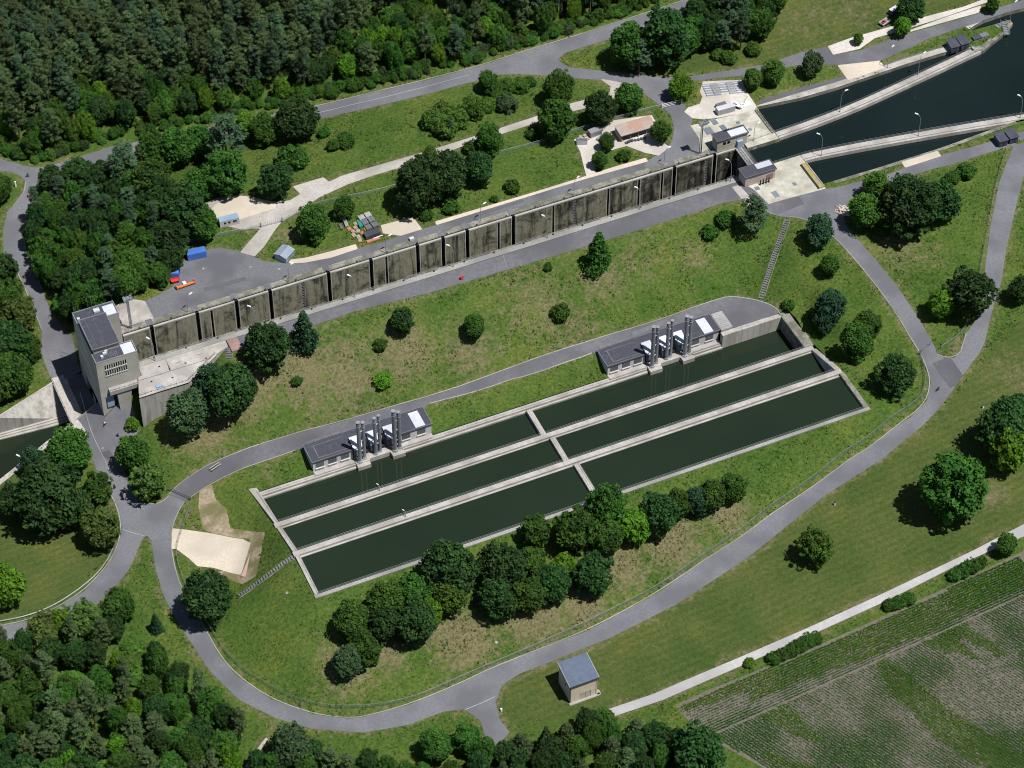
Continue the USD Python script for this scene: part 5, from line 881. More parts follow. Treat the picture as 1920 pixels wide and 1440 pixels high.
basin_wall("basin_wall", "long dividing wall between the lowest and the middle basin", strips(18.6, 199.2, -77.9, -76.2, 15.9, 8) + [(sbox(19.6, -78.3, 198.8, -77.91), 15.2, "ledge", "concrete_wall")], [[(20, -76.3, 15.9), (198.5, -76.3, 15.9)]])
basin_wall("basin_wall", "long dividing wall between the middle and the highest basin", strips(18.6, 199.8, -94.3, -92.6, 20.8, 8) + [(sbox(19.6, -94.9, 199.0, -94.31), 20.05, "ledge", "concrete_wall")], [[(20, -92.7, 20.8), (199, -92.7, 20.8)]])
basin_wall("basin_wall", "long outer wall of the highest basin above the tree row", strips(18.6, 200.2, -111.3, -110.1, 20.7, 8, "slab", "concrete_kerb"), [[(20, -110.2, 20.7), (199.5, -110.2, 20.7)]])
basin_wall("basin_wall", "end wall on the left side of the lowest basin", [(Polygon([(17.6, -56.6), (20.0, -56.6), (20.2, -76.2), (19.0, -76.2)]), lambda x, y: 11.3 if y > -60 else 11.3 + (-60 - y) * .284, "slab", None)], [[(19.4, -59, 11.4), (19.9, -76, 15.8)]])
basin_wall("basin_wall", "end wall on the left side of the middle basin", [(Polygon([(18.9, -77.92), (20.3, -77.92), (20.3, -92.58), (18.9, -92.58)]), lambda x, y: 15.9 + (-77.92 - y) * .325, "slab", None)], [[(20.1, -78, 15.9), (20.1, -92.4, 20.6)]])
basin_wall("basin_wall", "end wall on the left side of the highest basin", [(sbox(18.9, -110.08, 20.2, -94.32), 20.72, "slab", None)], [[(20.0, -95, 20.72), (20.0, -110, 20.72)]])
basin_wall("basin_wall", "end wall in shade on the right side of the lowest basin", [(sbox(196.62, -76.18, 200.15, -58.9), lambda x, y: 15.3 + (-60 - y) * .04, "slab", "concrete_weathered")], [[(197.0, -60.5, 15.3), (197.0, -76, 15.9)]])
basin_wall("basin_wall", "end wall on the right side of the middle basin", [(Polygon([(198.2, -77.92), (199.9, -77.92), (199.9, -92.58), (198.2, -92.58)]), lambda x, y: 15.9 + max(0, (-79.5 - y)) * .37, "slab", None)], [[(198.5, -78, 15.9), (198.5, -79.5, 15.9), (198.5, -92.4, 20.7)]])
basin_wall("basin_wall", "end wall on the right side of the highest basin", [(sbox(198.6, -110.08, 200.2, -94.32), 20.75, "slab", "concrete_weathered")], [[(198.9, -95, 20.75), (198.9, -110, 20.75)]])
basin_wall("cross_wall", "short cross wall in the middle of the lowest basin", [(sbox(107.5, -76.18, 109.2, -60.92), 11.0, "slab", None)], [[(107.7, -61.2, 11.0), (107.7, -76, 11.0)]])
basin_wall("cross_wall", "short cross wall in the middle of the middle basin", [(sbox(107.5, -92.58, 109.2, -78.32), 15.9, "slab", None)], [[(107.7, -78.5, 15.9), (107.7, -92.4, 15.9)]])
basin_wall("cross_wall", "short cross wall in the middle of the highest basin", [(sbox(107.8, -110.08, 109.5, -94.92), 20.75, "slab", None)], [[(108.0, -95.2, 20.75), (108.0, -110, 20.75)], [(109.3, -95.2, 20.75), (109.3, -110, 20.75)]])
for k, (x0, label) in enumerate(((38.0, "left"), (136.8, "right"))):
    # pump house: sunk against the slope, flat dark roof, louvre strips to the water, three pairs of tall vent pipes
    x1 = x0 + 38.9
    t = thing("pump_house", f"flat roofed pump house with six tall vent pipes, {label} one of two beside the basins", "building", (x0, -58.0, 11.0))
    w = x1 - x0
    for a, b in ((0, 12.9), (28.3, w)):
        MB().box(a, 0, -1, b, 7.3, 4.3).build("wall", "wall_white", t)
        n = int((b - a) // 3.9)
        for j in range(n):
            xa = a + .9 + j * (b - a - .6) / n
            f_ = MB().box(xa, -.05, 1.6, xa + 2.7, .2, 3.5).build("louvre", "steel_dark", t)
            sm = MB()
            for q in range(4):
                sm.box(xa, -.12, 1.75 + q * .46, xa + 2.7, -.051, 1.87 + q * .46)
            sm.build("slat", "rail_grey", f_)
            MB().box(xa - .15, -.35, 1.15, xa + 2.85, -.03, 1.42).build("sill", "wall_white", t)
        MB().box(a, -1.9, -2, b, -.04, .35).build("ledge", "concrete_pale", t)
    MB().box(12.9, 2.8, -1, 28.3, 7.3, 4.3).build("back_wall", "wall_white", t)
    MB().box(-.3, -.3, 4.3, 13.0, 7.6, 4.7).build("roof", "roof_felt", t)
    MB().box(28.2, -.3, 4.3, w + .3, 7.6, 4.7).build("roof", "roof_felt", t)
    MB().box(13.0, 2.5, 4.3, 28.2, 7.6, 4.7).build("roof", "roof_felt", t)
    e = MB()
    for q in ((-.35, -.36, 13.0, -.1), (28.2, -.36, w + .35, -.1), (-.35, 7.4, w + .35, 7.66), (-.36, -.1, -.1, 7.4), (w + .1, -.1, w + .36, 7.4)):
        e.box(q[0], q[1], 4.45, q[2], q[3], 4.85)
    e.build("roof_edge", "roof_felt_pale", t)
    MB().box(33.8, .1, 4.72, 37.0, 6.6, 4.9).build("roof_panel", "roof_white", t)
    MB().box(1.6, 5.9, 4.71, 12.0, 6.1, 4.78).build("roof_strip", "roof_felt_pale", t)
    MB().box(2.2, .7, 4.71, 2.5, 5.9, 4.78).build("roof_strip", "roof_felt_pale", t)
    MB().box(2.5, .7, 4.71, 12.0, .95, 4.78).build("roof_strip", "roof_felt_pale", t)
    for xa in (13.4, 18.9, 24.4):
        hm = MB()
        hm.add([(xa, -.4, 4.2), (xa + 3.0, -.4, 4.2), (xa + 3.0, 3.9, 5.6), (xa, 3.9, 5.6), (xa, -.4, 1.5), (xa + 3.0, -.4, 1.5), (xa + 3.0, 3.9, 1.5), (xa, 3.9, 1.5)], [(0, 1, 2), (0, 2, 3), (4, 6, 5), (4, 7, 6), (0, 4, 5), (0, 5, 1), (1, 5, 6), (1, 6, 2), (2, 6, 7), (2, 7, 3), (3, 7, 4), (3, 4, 0)])
        h_ = hm.build("hood", "hatch_blue", t)
        MB().add([(xa - .1, -.5, 4.24), (xa + 3.1, -.5, 4.24), (xa + 3.1, 4.0, 5.67), (xa - .1, 4.0, 5.67)], [(0, 1, 2), (0, 2, 3)]).build("cover", "roof_white", h_)
    for xa in (17.0, 22.6, 27.3):
        m = MB()
        for q in range(3):
            m.box(xa - .4, .3 + q * .8, .35, xa + 1.2, .8 + q * .8, 1.6)
        m.build("machine", "steel_dark", t)
    MB().box(13.1, -2.6, -4, 17.6, 2.75, .3).build("pier", "concrete_pale", t)
    MB().box(13.1, -4.0, -4, 17.3, -2.61, .1).build("pier_head", "concrete_pale", t)
    MB().box(17.62, -2.0, -4, 24.4, 2.75, .3).build("pier", "concrete_pale", t)
    MB().box(24.42, -2.6, -4, 28.2, 2.75, .3).build("pier", "concrete_pale", t)
    MB().box(24.6, -4.0, -4, 28.6, -2.61, .1).build("pier_head", "concrete_pale", t)
    for px_, py_, r in ((14.5, -2.0, .62), (16.3, -1.2, .55), (20.1, -1.0, .52), (21.7, -.5, .5), (26.0, -2.0, .66), (27.7, -1.6, .6)):
        hgt = 17.2 if r > .6 else 15.6
        pm = MB(); pm.tube([(px_, py_, .1), (px_, py_, hgt)], r, 14)
        pp = pm.build("vent_pipe", "steel_grey", t, smooth=40)
        b_ = MB(); b_.tube([(px_, py_, .1), (px_, py_, .9)], r * 1.35, 14); b_.build("foot", "galvanised", pp)
        cm = MB()
        for q in range(6):
            an = q * math.pi / 3
            cm.tube([(px_ + r * .9 * math.cos(an), py_ + r * .9 * math.sin(an), hgt), (px_ + r * .9 * math.cos(an), py_ + r * .9 * math.sin(an), hgt + .8)], .06, 4)
        cm.tube([(px_, py_, hgt + .8), (px_, py_, hgt + .95)], r * 1.1, 14)
        cm.build("cap", "galvanised", pp)
        MB().tube([(px_, py_, hgt - 1.2), (px_, py_, hgt - .9)], r * 1.12, 14).build("collar", "galvanised", pp)
    for (a, b) in (((14.5, -2.0), (16.3, -1.2)), ((20.1, -1.0), (21.7, -.5)), ((26.0, -2.0), (27.7, -1.6))):
        for zz in (4.5, 9.0, 13.2):
            MB().tube([(*a, zz), (*b, zz)], .14, 5).build("clamp", "wall_white", t)
    railing(t, [(.5, 7.5, 4.75), (12, 7.5, 4.75)], h=.9, gap=3)
    if k:
        s_ = MB()
        for q in range(2):
            s_.box(39.3, -.9 + q * 3.9, 4.1, 43.2, 2.8 + q * 3.9, 5.1)
        st = tag(MB().add(np.vstack(s_.v) + np.array([x0, -58.0, 11.0]), np.vstack(s_.f)).build("canopy", "timber_grey"), "grey plank roofed shelter at the right end of the right pump house", "shelter")
m = MB()
for k in range(9):
    m.box(176.3, -58.7 + k * .84, 16.12, 180.1, -57.95 + k * .84, 16.2)
m.build("plank", "timber_grey", stage.GetPrimAtPath("/World/canopy"))

# ------------------------------------------------------------------ stairs, fences, barrier
def stair(pts, width, label, rails=True, zoff=0.15):
    t = thing("stair", label, "stair")
    ls = LineString(pts)
    n = int(ls.length / .8)
    for k in range(n):
        d = (k + .5) * ls.length / n
        a, b = ls.interpolate(d - .3), ls.interpolate(d + .3)
        c = ls.interpolate(d)
        MB().obox((c.x, c.y, H(c.x, c.y) - .5), (.62, width, .5 + zoff), math.atan2(b.y - a.y, b.x - a.x)).build("step", "roof_felt_pale", t)
    for sd in ("left", "right"):
        off = ls.parallel_offset(width / 2 + .18, sd)
        q = smooth_line(list(off.coords), 3)
        m = MB(); m.tube([(x, y, H(x, y) + .1) for x, y in q], .13, 4); m.build("string", "concrete_weathered", t)
    return t


stair(L["stairs"][0], 1.5, "long straight stair down the grassy slope to the right pump house")
stair(L["stairs"][1], 1.5, "stair down the basin embankment to the ring road")
stair([(28.6, -11.6), (27.5, -15.6)], 1.6, "short stair at the end of the terrace")


def fence(line, label, gap=3.0, h=1.7):
    t = thing("fence", label, "fence")
    ls = LineString(smooth_line(line, gap))
    n = max(1, int(round(ls.length / gap)))
    P = [ls.interpolate(ls.length * k / n) for k in range(n + 1)]
    for q in P:
        z = H(q.x, q.y)
        MB().box(q.x - .05, q.y - .05, z - .2, q.x + .05, q.y + .05, z + h + .1).build("post", "galvanised", t)
    nm, wm = MB(), MB()
    for a, b in zip(P[:-1], P[1:]):
        za, zb = H(a.x, a.y), H(b.x, b.y)
        nm.add([(a.x, a.y, za + .05), (b.x, b.y, zb + .05), (b.x, b.y, zb + h), (a.x, a.y, za + h)], [(0, 1, 2), (0, 2, 3)])
    wm.tube([(q.x, q.y, H(q.x, q.y) + h) for q in P], .03, 4)
    nm.build("netting", "wire_net", t)
    wm.build("top_rail", "galvanised", t)
    return t


fence(L["fences"]["south"], "long wire fence inside the ring road below the basins")
fence(L["fences"]["triangle"], "wire fence along the right side of the triangular meadow")
fence(L["fences"]["meadow"], "wire fence across the north meadow from the white gate to the track")
fence(L["fences"]["meadow2"], "wire fence below the site cabin")


def swing_gate(a, b, z, label, mt):
    t = thing("gate", label, "gate")
    a, b = np.array(a), np.array(b)
    for q in (a, b):
        MB().box(q[0] - .12, q[1] - .12, z - .2, q[0] + .12, q[1] + .12, z + 2.0).build("post", mt, t)
    m = MB()
    for hh in (.35, 1.0, 1.65):
        m.tube([(*a, z + hh), (*b, z + hh)], .06, 4)
    n = int(np.hypot(*(b - a)) / .7)
    for k in range(1, n):
        q = a + (b - a) * k / n
        m.tube([(*q, z + .3), (*q, z + 1.7)], .035, 4)
    m.build("leaf", mt, t)
    return t


swing_gate((200.3, 34.2), (207.6, 33.9), 26.1, "white barred gate across the road to the lock head", "white_metal")
swing_gate((-3.9, -45.8), (.6, -51.8), 9.2, "grey barred gate at the start of the basin road", "rail_grey")
swing_gate((226.2, -96.4), (230.6, -94.4), 19.8, "grey gate at the foot of the hill road", "rail_grey")
swing_gate((56.4, 34.4), (63.6, 34.1), 26.05, "grey wire gate across the gravel track", "rail_grey")
t = thing("guardrail", "steel guardrail along the outer side of the valley road bend", "guardrail")
ls = LineString(smooth_line(L["guardrail"], 2))
m = MB()
q = [ls.interpolate(d) for d in np.arange(0, ls.length, 2)]
m.tube([(p.x, p.y, H(p.x, p.y) + .62) for p in q], .17, 4); m.build("rail", "galvanised", t)
for p in q[::2]:
    MB().box(p.x - .06, p.y - .06, H(p.x, p.y) - .1, p.x + .06, p.y + .06, H(p.x, p.y) + .6).build("post", "galvanised", t)

# ------------------------------------------------------------------ lamps, masts
LAMP_WHERE = {0: "on the north coping", 1: "on the south side", 2: "on the guide wall", 3: "on the canal bank", 4: "on a basin wall", 5: "beside the tail water"}
LAMP_LABEL = [
    "street lamp on the north lock coping below the pale strip's left end", "street lamp nearest the gate tower on the north coping", "street lamp on the north coping beside the timber stacks",
    "street lamp on the north coping above a dark hatch, left of the middle", "street lamp on the north coping, right of the middle", "street lamp on the north coping below the gravel drive",
    "street lamp on the north apron beside the gatehouse", "street lamp on the south coping, second from the gate tower", "street lamp on the south coping beside the gate tower",
    "street lamp on the south coping, third from the gate tower", "street lamp on the south coping above the red hydrant", "street lamp on the south coping in the middle of the chamber",
    "street lamp on the south coping, second from the upper gate", "street lamp on the south coping next to the upper gate", "street lamp at the start of the upper guide wall",
    "street lamp in the middle of the lower guide wall", "street lamp at the start of the lower guide wall", "street lamp at the far end of the lower guide wall",
    "street lamp on the canal bank above the pale slab", "street lamp where the upper guide wall meets the bank", "street lamp on the bank opposite the boat landing",
    "small lamp on the wall between the lowest and the middle basin", "small lamp on the wall between the middle and the highest basin", "small lamp on the outer wall of the highest basin", "lamp on the grass beside the tail water"]


def lamp(x, y, z, h, ang, label):
    t = thing("street_lamp", label, "street lamp", (x, y, z), ang, "street lamps of the lock")
    m = MB()
    arc = [(0, 0, 0), (0, 0, h * .7)] + [((1.5 if h > 4 else .5) * (1 - math.cos(a)), 0, h * .7 + h * .3 * math.sin(a)) for a in np.linspace(.25, 1.35, 5)]
    m.tube(arc, .1, 6, r1=.06); m.tube([(0, 0, 0), (0, 0, 1.1)], .15, 6)
    m.build("pole", "galvanised", t, smooth=40)
    e = arc[-1]
    hs_ = .55 if h < 4 else 1.0
    hm = MB()
    hm.add([(e[0] - .1, -.22, e[2] - .02), (e[0] - .1, .22, e[2] - .02), (e[0] + 1.15, .26, e[2] + .14), (e[0] + 1.15, -.26, e[2] + .14), (e[0], -.14, e[2] + .16), (e[0], .14, e[2] + .16), (e[0] + 1.0, .16, e[2] + .34), (e[0] + 1.0, -.16, e[2] + .34)],
           [(0, 1, 2), (0, 2, 3), (4, 6, 5), (4, 7, 6), (0, 5, 1), (0, 4, 5), (1, 6, 2), (1, 5, 6), (2, 7, 3), (2, 6, 7), (3, 4, 0), (3, 7, 4)])
    hm.v[0] = (hm.v[0] - np.array(e)) * hs_ + np.array(e)
    hm.build("lamp_head", "white_metal", t)
    MB().box(-.3, -.3, -.3, .3, .3, .08).build("base", "concrete_kerb", t)


for i, (x, y, k) in enumerate(L["lamps"]):
    z = {0: 26.07, 1: 26.0, 2: 26.0, 3: 26.05, 4: 18.0, 5: 8.0}[k]
    if k == 4:
        z, y = (15.9, -77.0) if i == 21 else ((20.8, -93.4) if i == 22 else (20.7, -110.7))
    if k == 5:
        x, y = -41.5, -19.5
        z = H(x, y)
    if k == 0 and y > 9 and i != 6: y = 9.0
    if k == 1 and i <= 13: y = -7.6 if i != 8 else -8.2
    lamp(x, y, z, {0: 7.2, 1: 9.2, 2: 9.0, 3: 8.5, 4: 2.6, 5: 6.5}[k], {0: 0.2, 1: 2.3, 2: .1, 3: .4, 4: 2.2, 5: 2.2}[k] + .12 * math.sin(i * 2.1), LAMP_LABEL[i])


def mast(x, y, z, h, label):
    t = thing("lattice_mast", label, "mast", (x, y, z))
    m = MB()
    for a in range(3):
        c, s = .42 * math.cos(a * 2.094 + .3), .42 * math.sin(a * 2.094 + .3)
        m.tube([(c, s, 0), (c * .8, s * .8, h)], .085, 5)
    for k in range(int(h / .9)):
        for a in range(3):
            r0, r1 = .42 * (1 - .2 * k * .9 / h), .42 * (1 - .2 * (k + 1) * .9 / h)
            m.tube([(r0 * math.cos(a * 2.094 + .3), r0 * math.sin(a * 2.094 + .3), k * .9), (r1 * math.cos(a * 2.094 + 2.394), r1 * math.sin(a * 2.094 + 2.394), (k + 1) * .9)], .045, 4, cap=False)
    m.build("lattice", "mast_blue", t)
    MB().box(-.8, -.8, -.2, .8, .8, .15).build("base", "concrete_kerb", t)
    m = MB().box(-1.3, -1.0, h, 1.6, 1.0, h + .18)
    m.build("platform", "hatch_blue", t)
    railing(t, [(-1.3, -1.0, h + .18), (1.6, -1.0, h + .18), (1.6, 1.0, h + .18)], gap=1.0, r=.04)
    for q in ((-1.0, .5), (.3, -.7), (1.2, .6)):
        MB().obox((q[0], q[1], h + .2), (.6, .4, .5), .5).build("floodlight", "steel_grey", t)
    MB().tube([(0, 0, h), (0, 0, h + 3.6)], .05, 4).build("antenna", "rail_grey", t)


mast(3.6, 7.9, 26.1, 13.0, "blue grey lattice floodlight mast beside the gate tower")
mast(201.9, 8.4, 26.1, 13.2, "blue grey lattice floodlight mast left of the north gatehouse")

# ------------------------------------------------------------------ transformer house on the south meadow
hz = H(77, -164) - .1
t = thing("house", "small cream house with a blue slate pent roof on the south meadow", "house", (77.3, -164.0, hz))
a, b = 4.15, 3.9
m = MB()
v = [(-a, -b, -1), (a, -b, -1), (a, b, -1), (-a, b, -1), (-a, -b, 7.6), (a, -b, 7.6), (a, b, 8.9), (-a, b, 8.9)]
m.add(v, QF); m.build("wall", "render_cream", t)
m = MB()
rz_ = lambda y: 7.75 + (y + b) / (2 * b) * 1.3
rr = [(-a - .35, -b - .4, rz_(-b - .4)), (a + .35, -b - .4, rz_(-b - .4)), (a + .35, b + .3, rz_(b + .3)), (-a - .35, b + .3, rz_(b + .3))]
m.add(rr + [(x, y, z + .18) for x, y, z in rr], QF); rp = m.build("roof", "roof_slate", t)
for k in range(9):
    y0 = -b - .38 + k * .89
    MB().add([(-a - .36, y0, rz_(y0) + .19), (a + .36, y0, rz_(y0) + .19), (a + .36, y0 + .85, rz_(y0 + .85) + .21), (-a - .36, y0 + .85, rz_(y0 + .85) + .21)], [(0, 1, 2), (0, 2, 3)]).build("slate_course", "roof_slate", rp)
MB().box(-a - .37, -b - .5, 7.45, a + .37, -b - .38, 7.62).build("gutter", "steel_dark", t)
for sx in (-1, 1):
    m = MB(); s0, s1 = sorted((sx * (a + .3), sx * (a + .42)))
    m.add([(s0, -b - .4, rz_(-b - .4) - .1), (s1, -b - .4, rz_(-b - .4) - .1), (s1, b + .3, rz_(b + .3) - .1), (s0, b + .3, rz_(b + .3) - .1), (s0, -b - .4, rz_(-b - .4) + .26), (s1, -b - .4, rz_(-b - .4) + .26), (s1, b + .3, rz_(b + .3) + .26), (s0, b + .3, rz_(b + .3) + .26)], QF)
    m.build("verge_board", "galvanised", t)
MB().box(-a - .5, -b - .9, -1, a + .8, -b - .03, .12).build("step", "concrete_kerb", t)
MB().box(a + .02, -b - .5, -1, a + 1.1, -b + 1.2, .12).build("step", "concrete_kerb", t)
dr = MB().box(-.9, -b - .05, .15, 2.05, -b + .1, 2.75).build("double_door", "wall_beige", t)
MB().box(.54, -b - .07, .15, .62, -b - .051, 2.75).build("leaf_gap", "steel_dark", dr)
MB().box(2.06, -b - .08, .15, 2.16, -b - .02, 2.8).build("frame", "steel_dark", t)
MB().box(-1.4, -b - .1, 2.8, 2.2, -b - .02, 2.92).build("lintel", "steel_grey", t)
MB().box(1.2, -b - .1, 6.8, 3.2, -b - .02, 7.3).build("grille", "roof_white", t)
MB().box(-.7, -b - .12, 6.9, -.4, -b - .02, 7.35).build("lamp", "steel_dark", t)
MB().box(-a - .03, -1.0, 4.5, -a + .1, -.4, 5.3).build("window", "glass_dark", t)
MB().box(-a - .05, -b - .02, -.9, -a + .12, -b + .1, 7.5).build("downpipe", "steel_dark", t)
MB().box(a - .35, -b - .1, 0, a - .23, -b - .02, 7.5).build("downpipe", "rust_sheet", t)

# ------------------------------------------------------------------ sheds, containers, stores
def container(c, l, w, h, rz, mt, label, name="container", cat="container", door_end=1, roofm=None, ribs=True):
    t = thing(name, label, cat, c, rz)
    MB().box(-l / 2, -w / 2, .12, l / 2, w / 2, h).build("body", mt, t)
    for sx in (-1, 1):
        for sy in (-1, 1):
            x, y = sx * (l / 2 - .04), sy * (w / 2 - .04)
            MB().box(x - .08, y - .08, 0, x + .08, y + .08, h + .05).build("corner_post", mt, t)
    if ribs:
        n = int(l / .7)
        for sy in (-1, 1):
            rm = MB()
            for k in range(n):
                x = -l / 2 + (k + .5) * l / n
                y0, y1 = sorted((sy * w / 2, sy * (w / 2 + .05)))
                rm.box(x - .14, y0, .25, x + .14, y1, h - .15)
            rm.build("rib", mt, t)
    rm = MB().box(-l / 2 - .02, -w / 2 - .02, h, l / 2 + .02, w / 2 + .02, h + .07)
    rm.build("roof", roofm or mt, t)
    MB().box(door_end * (l / 2) - .04, -w / 2 + .12, .25, door_end * (l / 2) + .05, w / 2 - .12, h - .15).build("door", mt, t)
    for y in (-.35, .35):
        MB().box(door_end * (l / 2) + (.05 if door_end > 0 else -.1), y - .03, .3, door_end * (l / 2) + (.1 if door_end > 0 else -.05), y + .03, h - .2).build("lock_bar", "steel_grey", t)
    return t


container((32.9, 30.1, 26.0), 6.1, 2.5, 2.6, -.1, "paint_blue", "blue shipping container on its own at the turning place edge")
container((24.5, 25.9, 26.0), 6.1, 2.5, 2.6, 1.14, "paint_blue", "blue shipping container standing end on behind the red skip", door_end=-1)
t = thing("skip", "small red open skip in front of the blue container", "skip", (22.9, 21.9, 26.0), -.15)
m = MB()
m.add([(-1.1, -.6, .3), (1.1, -.6, .3), (1.1, .6, .3), (-1.1, .6, .3), (-1.35, -.8, 1.2), (1.35, -.8, 1.2), (1.35, .8, 1.2), (-1.35, .8, 1.2)], [(0, 2, 1), (0, 3, 2), (0, 1, 5), (0, 5, 4), (1, 2, 6), (1, 6, 5), (2, 3, 7), (2, 7, 6), (3, 0, 4), (3, 4, 7)])
m.add([(-1.25, -.7, .8), (1.25, -.7, .8), (1.25, .7, .8), (-1.25, .7, .8)], [(0, 1, 2), (0, 2, 3)])
m.build("tub", "paint_red", t)
m = MB(); m.tube([(-1.35, -.8, 1.2), (1.35, -.8, 1.2), (1.35, .8, 1.2), (-1.35, .8, 1.2), (-1.35, -.8, 1.2)], .07, 4); m.build("rim", "paint_red", t)
MB().box(-1.1, -.5, 0, -.8, .5, .32).build("foot", "steel_dark", t); MB().box(.8, -.5, 0, 1.1, .5, .32).build("foot", "steel_dark", t)
t = thing("snow_plough", "long orange plough blade lying on the turning place", "plough", (25.3, 19.0, 26.06), .06)
m = MB()
seg = 10
for k in range(seg):
    a0, a1 = -.9 + 1.5 * k / seg, -.9 + 1.5 * (k + 1) / seg
    p = [(-3.1, -.75 * math.cos(a0), .75 + .75 * math.sin(a0)), (3.1, -.75 * math.cos(a0), .75 + .75 * math.sin(a0)), (3.1, -.75 * math.cos(a1), .75 + .75 * math.sin(a1)), (-3.1, -.75 * math.cos(a1), .75 + .75 * math.sin(a1))]
    m.add(p, [(0, 1, 2), (0, 2, 3)])
m.build("blade", "paint_orange", t)
for x in (-3.1, 3.1):
    MB().box(x - .06, -.8, .05, x + .06, .7, 1.5).build("side_plate", "paint_orange", t)
MB().box(-3.0, .1, .2, 3.0, .35, .45).build("frame_beam", "paint_orange", t)
MB().box(-.5, .3, .2, .5, 1.6, .6).build("mount", "white_metal", t)
MB().box(-3.1, -.62, .02, 3.1, -.5, .2).build("scraper", "steel_dark", t)

t = container((47.6, 40.4, 26.05), 6.4, 2.5, 2.55, -.07, "wall_white", "white site cabin with a blue grey roof at the edge of the gravel yard", "site_cabin", "cabin", 1, "cabin_blue", False)
for k, (x, w) in enumerate(((-1.9, .75), (-.5, .75), (1.1, 1.3))):
    w_ = MB().box(x, -1.29, 1.2, x + w, -1.2, 2.0).build("window", "glass_dark", t)
    MB().box(x - .06, -1.34, 1.08, x + w + .06, -1.291, 1.18).build("sill", "wall_white", w_)
MB().box(-3.2, -1.1, -.1, 3.2, 1.1, .12).build("skid", "steel_dark", t)

t = thing("shed", "blue grey metal shed with a ridged roof beside the turning place", "shed", (58.6, 18.6, 26.0), .62)
MB().box(-2.4, -2.2, -.1, 2.4, 2.2, 2.3).build("wall", "shed_blue", t)
m = MB(); m.add([(-2.6, -2.4, 2.3), (2.6, -2.4, 2.3), (2.6, 0, 2.95), (-2.6, 0, 2.95), (2.6, 2.4, 2.3), (-2.6, 2.4, 2.3)], [(0, 1, 2), (0, 2, 3), (3, 2, 4), (3, 4, 5)])
m.add([(-2.4, -2.2, 2.3), (-2.4, 2.2, 2.3), (-2.4, 0, 2.9)], [(0, 1, 2)]); m.add([(2.4, -2.2, 2.3), (2.4, 2.2, 2.3), (2.4, 0, 2.9)], [(0, 1, 2)])
rp = m.build("roof", "shed_blue", t)
for k in range(1, 7):
    x = -2.6 + k * 5.2 / 7
    mm = MB(); mm.tube([(x, -2.4, 2.33), (x, 0, 2.98), (x, 2.4, 2.33)], .035, 4); mm.build("seam", "galvanised", rp)
MB().box(-.9, -2.25, .05, .4, -2.19, 2.1).build("door", "hatch_blue", t)

t = thing("open_shed", "long open shed with a rusty patched roof in the gravel yard", "shed", (186.6, 26.6, 26.1), .0)
for x in np.linspace(-6.0, 6.0, 5):
    MB().box(x - .1, -2.4, 0, x + .1, -2.2, 3.0).build("post", "timber", t)
MB().box(-6.3, 2.2, 0, 6.3, 2.4, 3.3).build("back_wall", "rust_sheet", t)
MB().box(-6.4, -2.4, 0, -6.25, 2.2, 3.1).build("side_wall", "rust_sheet", t)
for k in range(9):
    x = -6.6 + k * 1.467
    m = MB(); m.add([(x, -2.8, 3.0), (x + 1.45, -2.8, 3.0), (x + 1.45, 2.6, 3.42), (x, 2.6, 3.42), (x, -2.8, 3.1 + .02 * (k % 2)), (x + 1.45, -2.8, 3.1 + .02 * (k % 2)), (x + 1.45, 2.6, 3.52 + .02 * (k % 2)), (x, 2.6, 3.52 + .02 * (k % 2))], QF)
    m.build("roof_sheet", "rust_sheet", t)
MB().box(-6.6, -2.9, 2.85, 6.6, -2.75, 3.08).build("gutter", "roof_felt_pale", t)
for k in range(7):
    tag(MB().obox((181.6 + k * 1.1, 23.0 + .25 * math.sin(k), 26.1), (.85, .95, .45 + .1 * (k % 3)), .1 * k).build("pallet", "beam_dark"), f"dark pallet in front of the rusty shed, number {k + 1} of the row from the left".replace("number 1 of the row", "first").replace("number 2 of the row", "second").replace("number 3 of the row", "third").replace("number 4 of the row", "fourth").replace("number 5 of the row", "fifth").replace("number 6 of the row", "sixth").replace("number 7 of the row", "seventh"), "pallet")
container((173.8, 31.2, 26.1), 4.2, 2.2, 2.3, .12, "steel_grey", "grey ribbed container in the scrap yard", door_end=-1, roofm="galvanised")
container((175.2, 28.4, 26.1), 3.9, 1.6, 1.1, .45, "galvanised", "low pale trough shaped container in front of the grey one", "skip", "skip")
t = thing("panel_stack", "stack of upright blue grey panels at the left end of the scrap yard", "panels", (167.9, 28.6, 26.1), 1.2)
for k in range(6):
    MB().obox((-.5 + k * .3, .1 * (k % 2), 0), (.12, 3.6, 1.7), 0, .12).build("panel", "hatch_blue" if k % 2 else "galvanised", t)
for i, (x, y, a) in enumerate(((170.3, 31.6, .3), (171.4, 31.9, .8), (170.6, 29.9, .1), (169.0, 31.9, 1.2))):
    t = thing("crate", ["brown scrap box at the back of the scrap yard", "dark scrap box touching the grey container", "reddish scrap box beside the panels", "low grey scrap box in the scrap yard corner"][i], "crate", (x, y, 26.1), a)
    MB().box(-.6, -.5, 0, .6, .5, .9 - .15 * i).build("body", ["timber", "beam_dark", "timber_red", "timber_grey"][i], t)
    for y_ in (-.54, .5):
        MB().box(-.62, y_, .1, .62, y_ + .04, .25).build("batten", "timber", t)

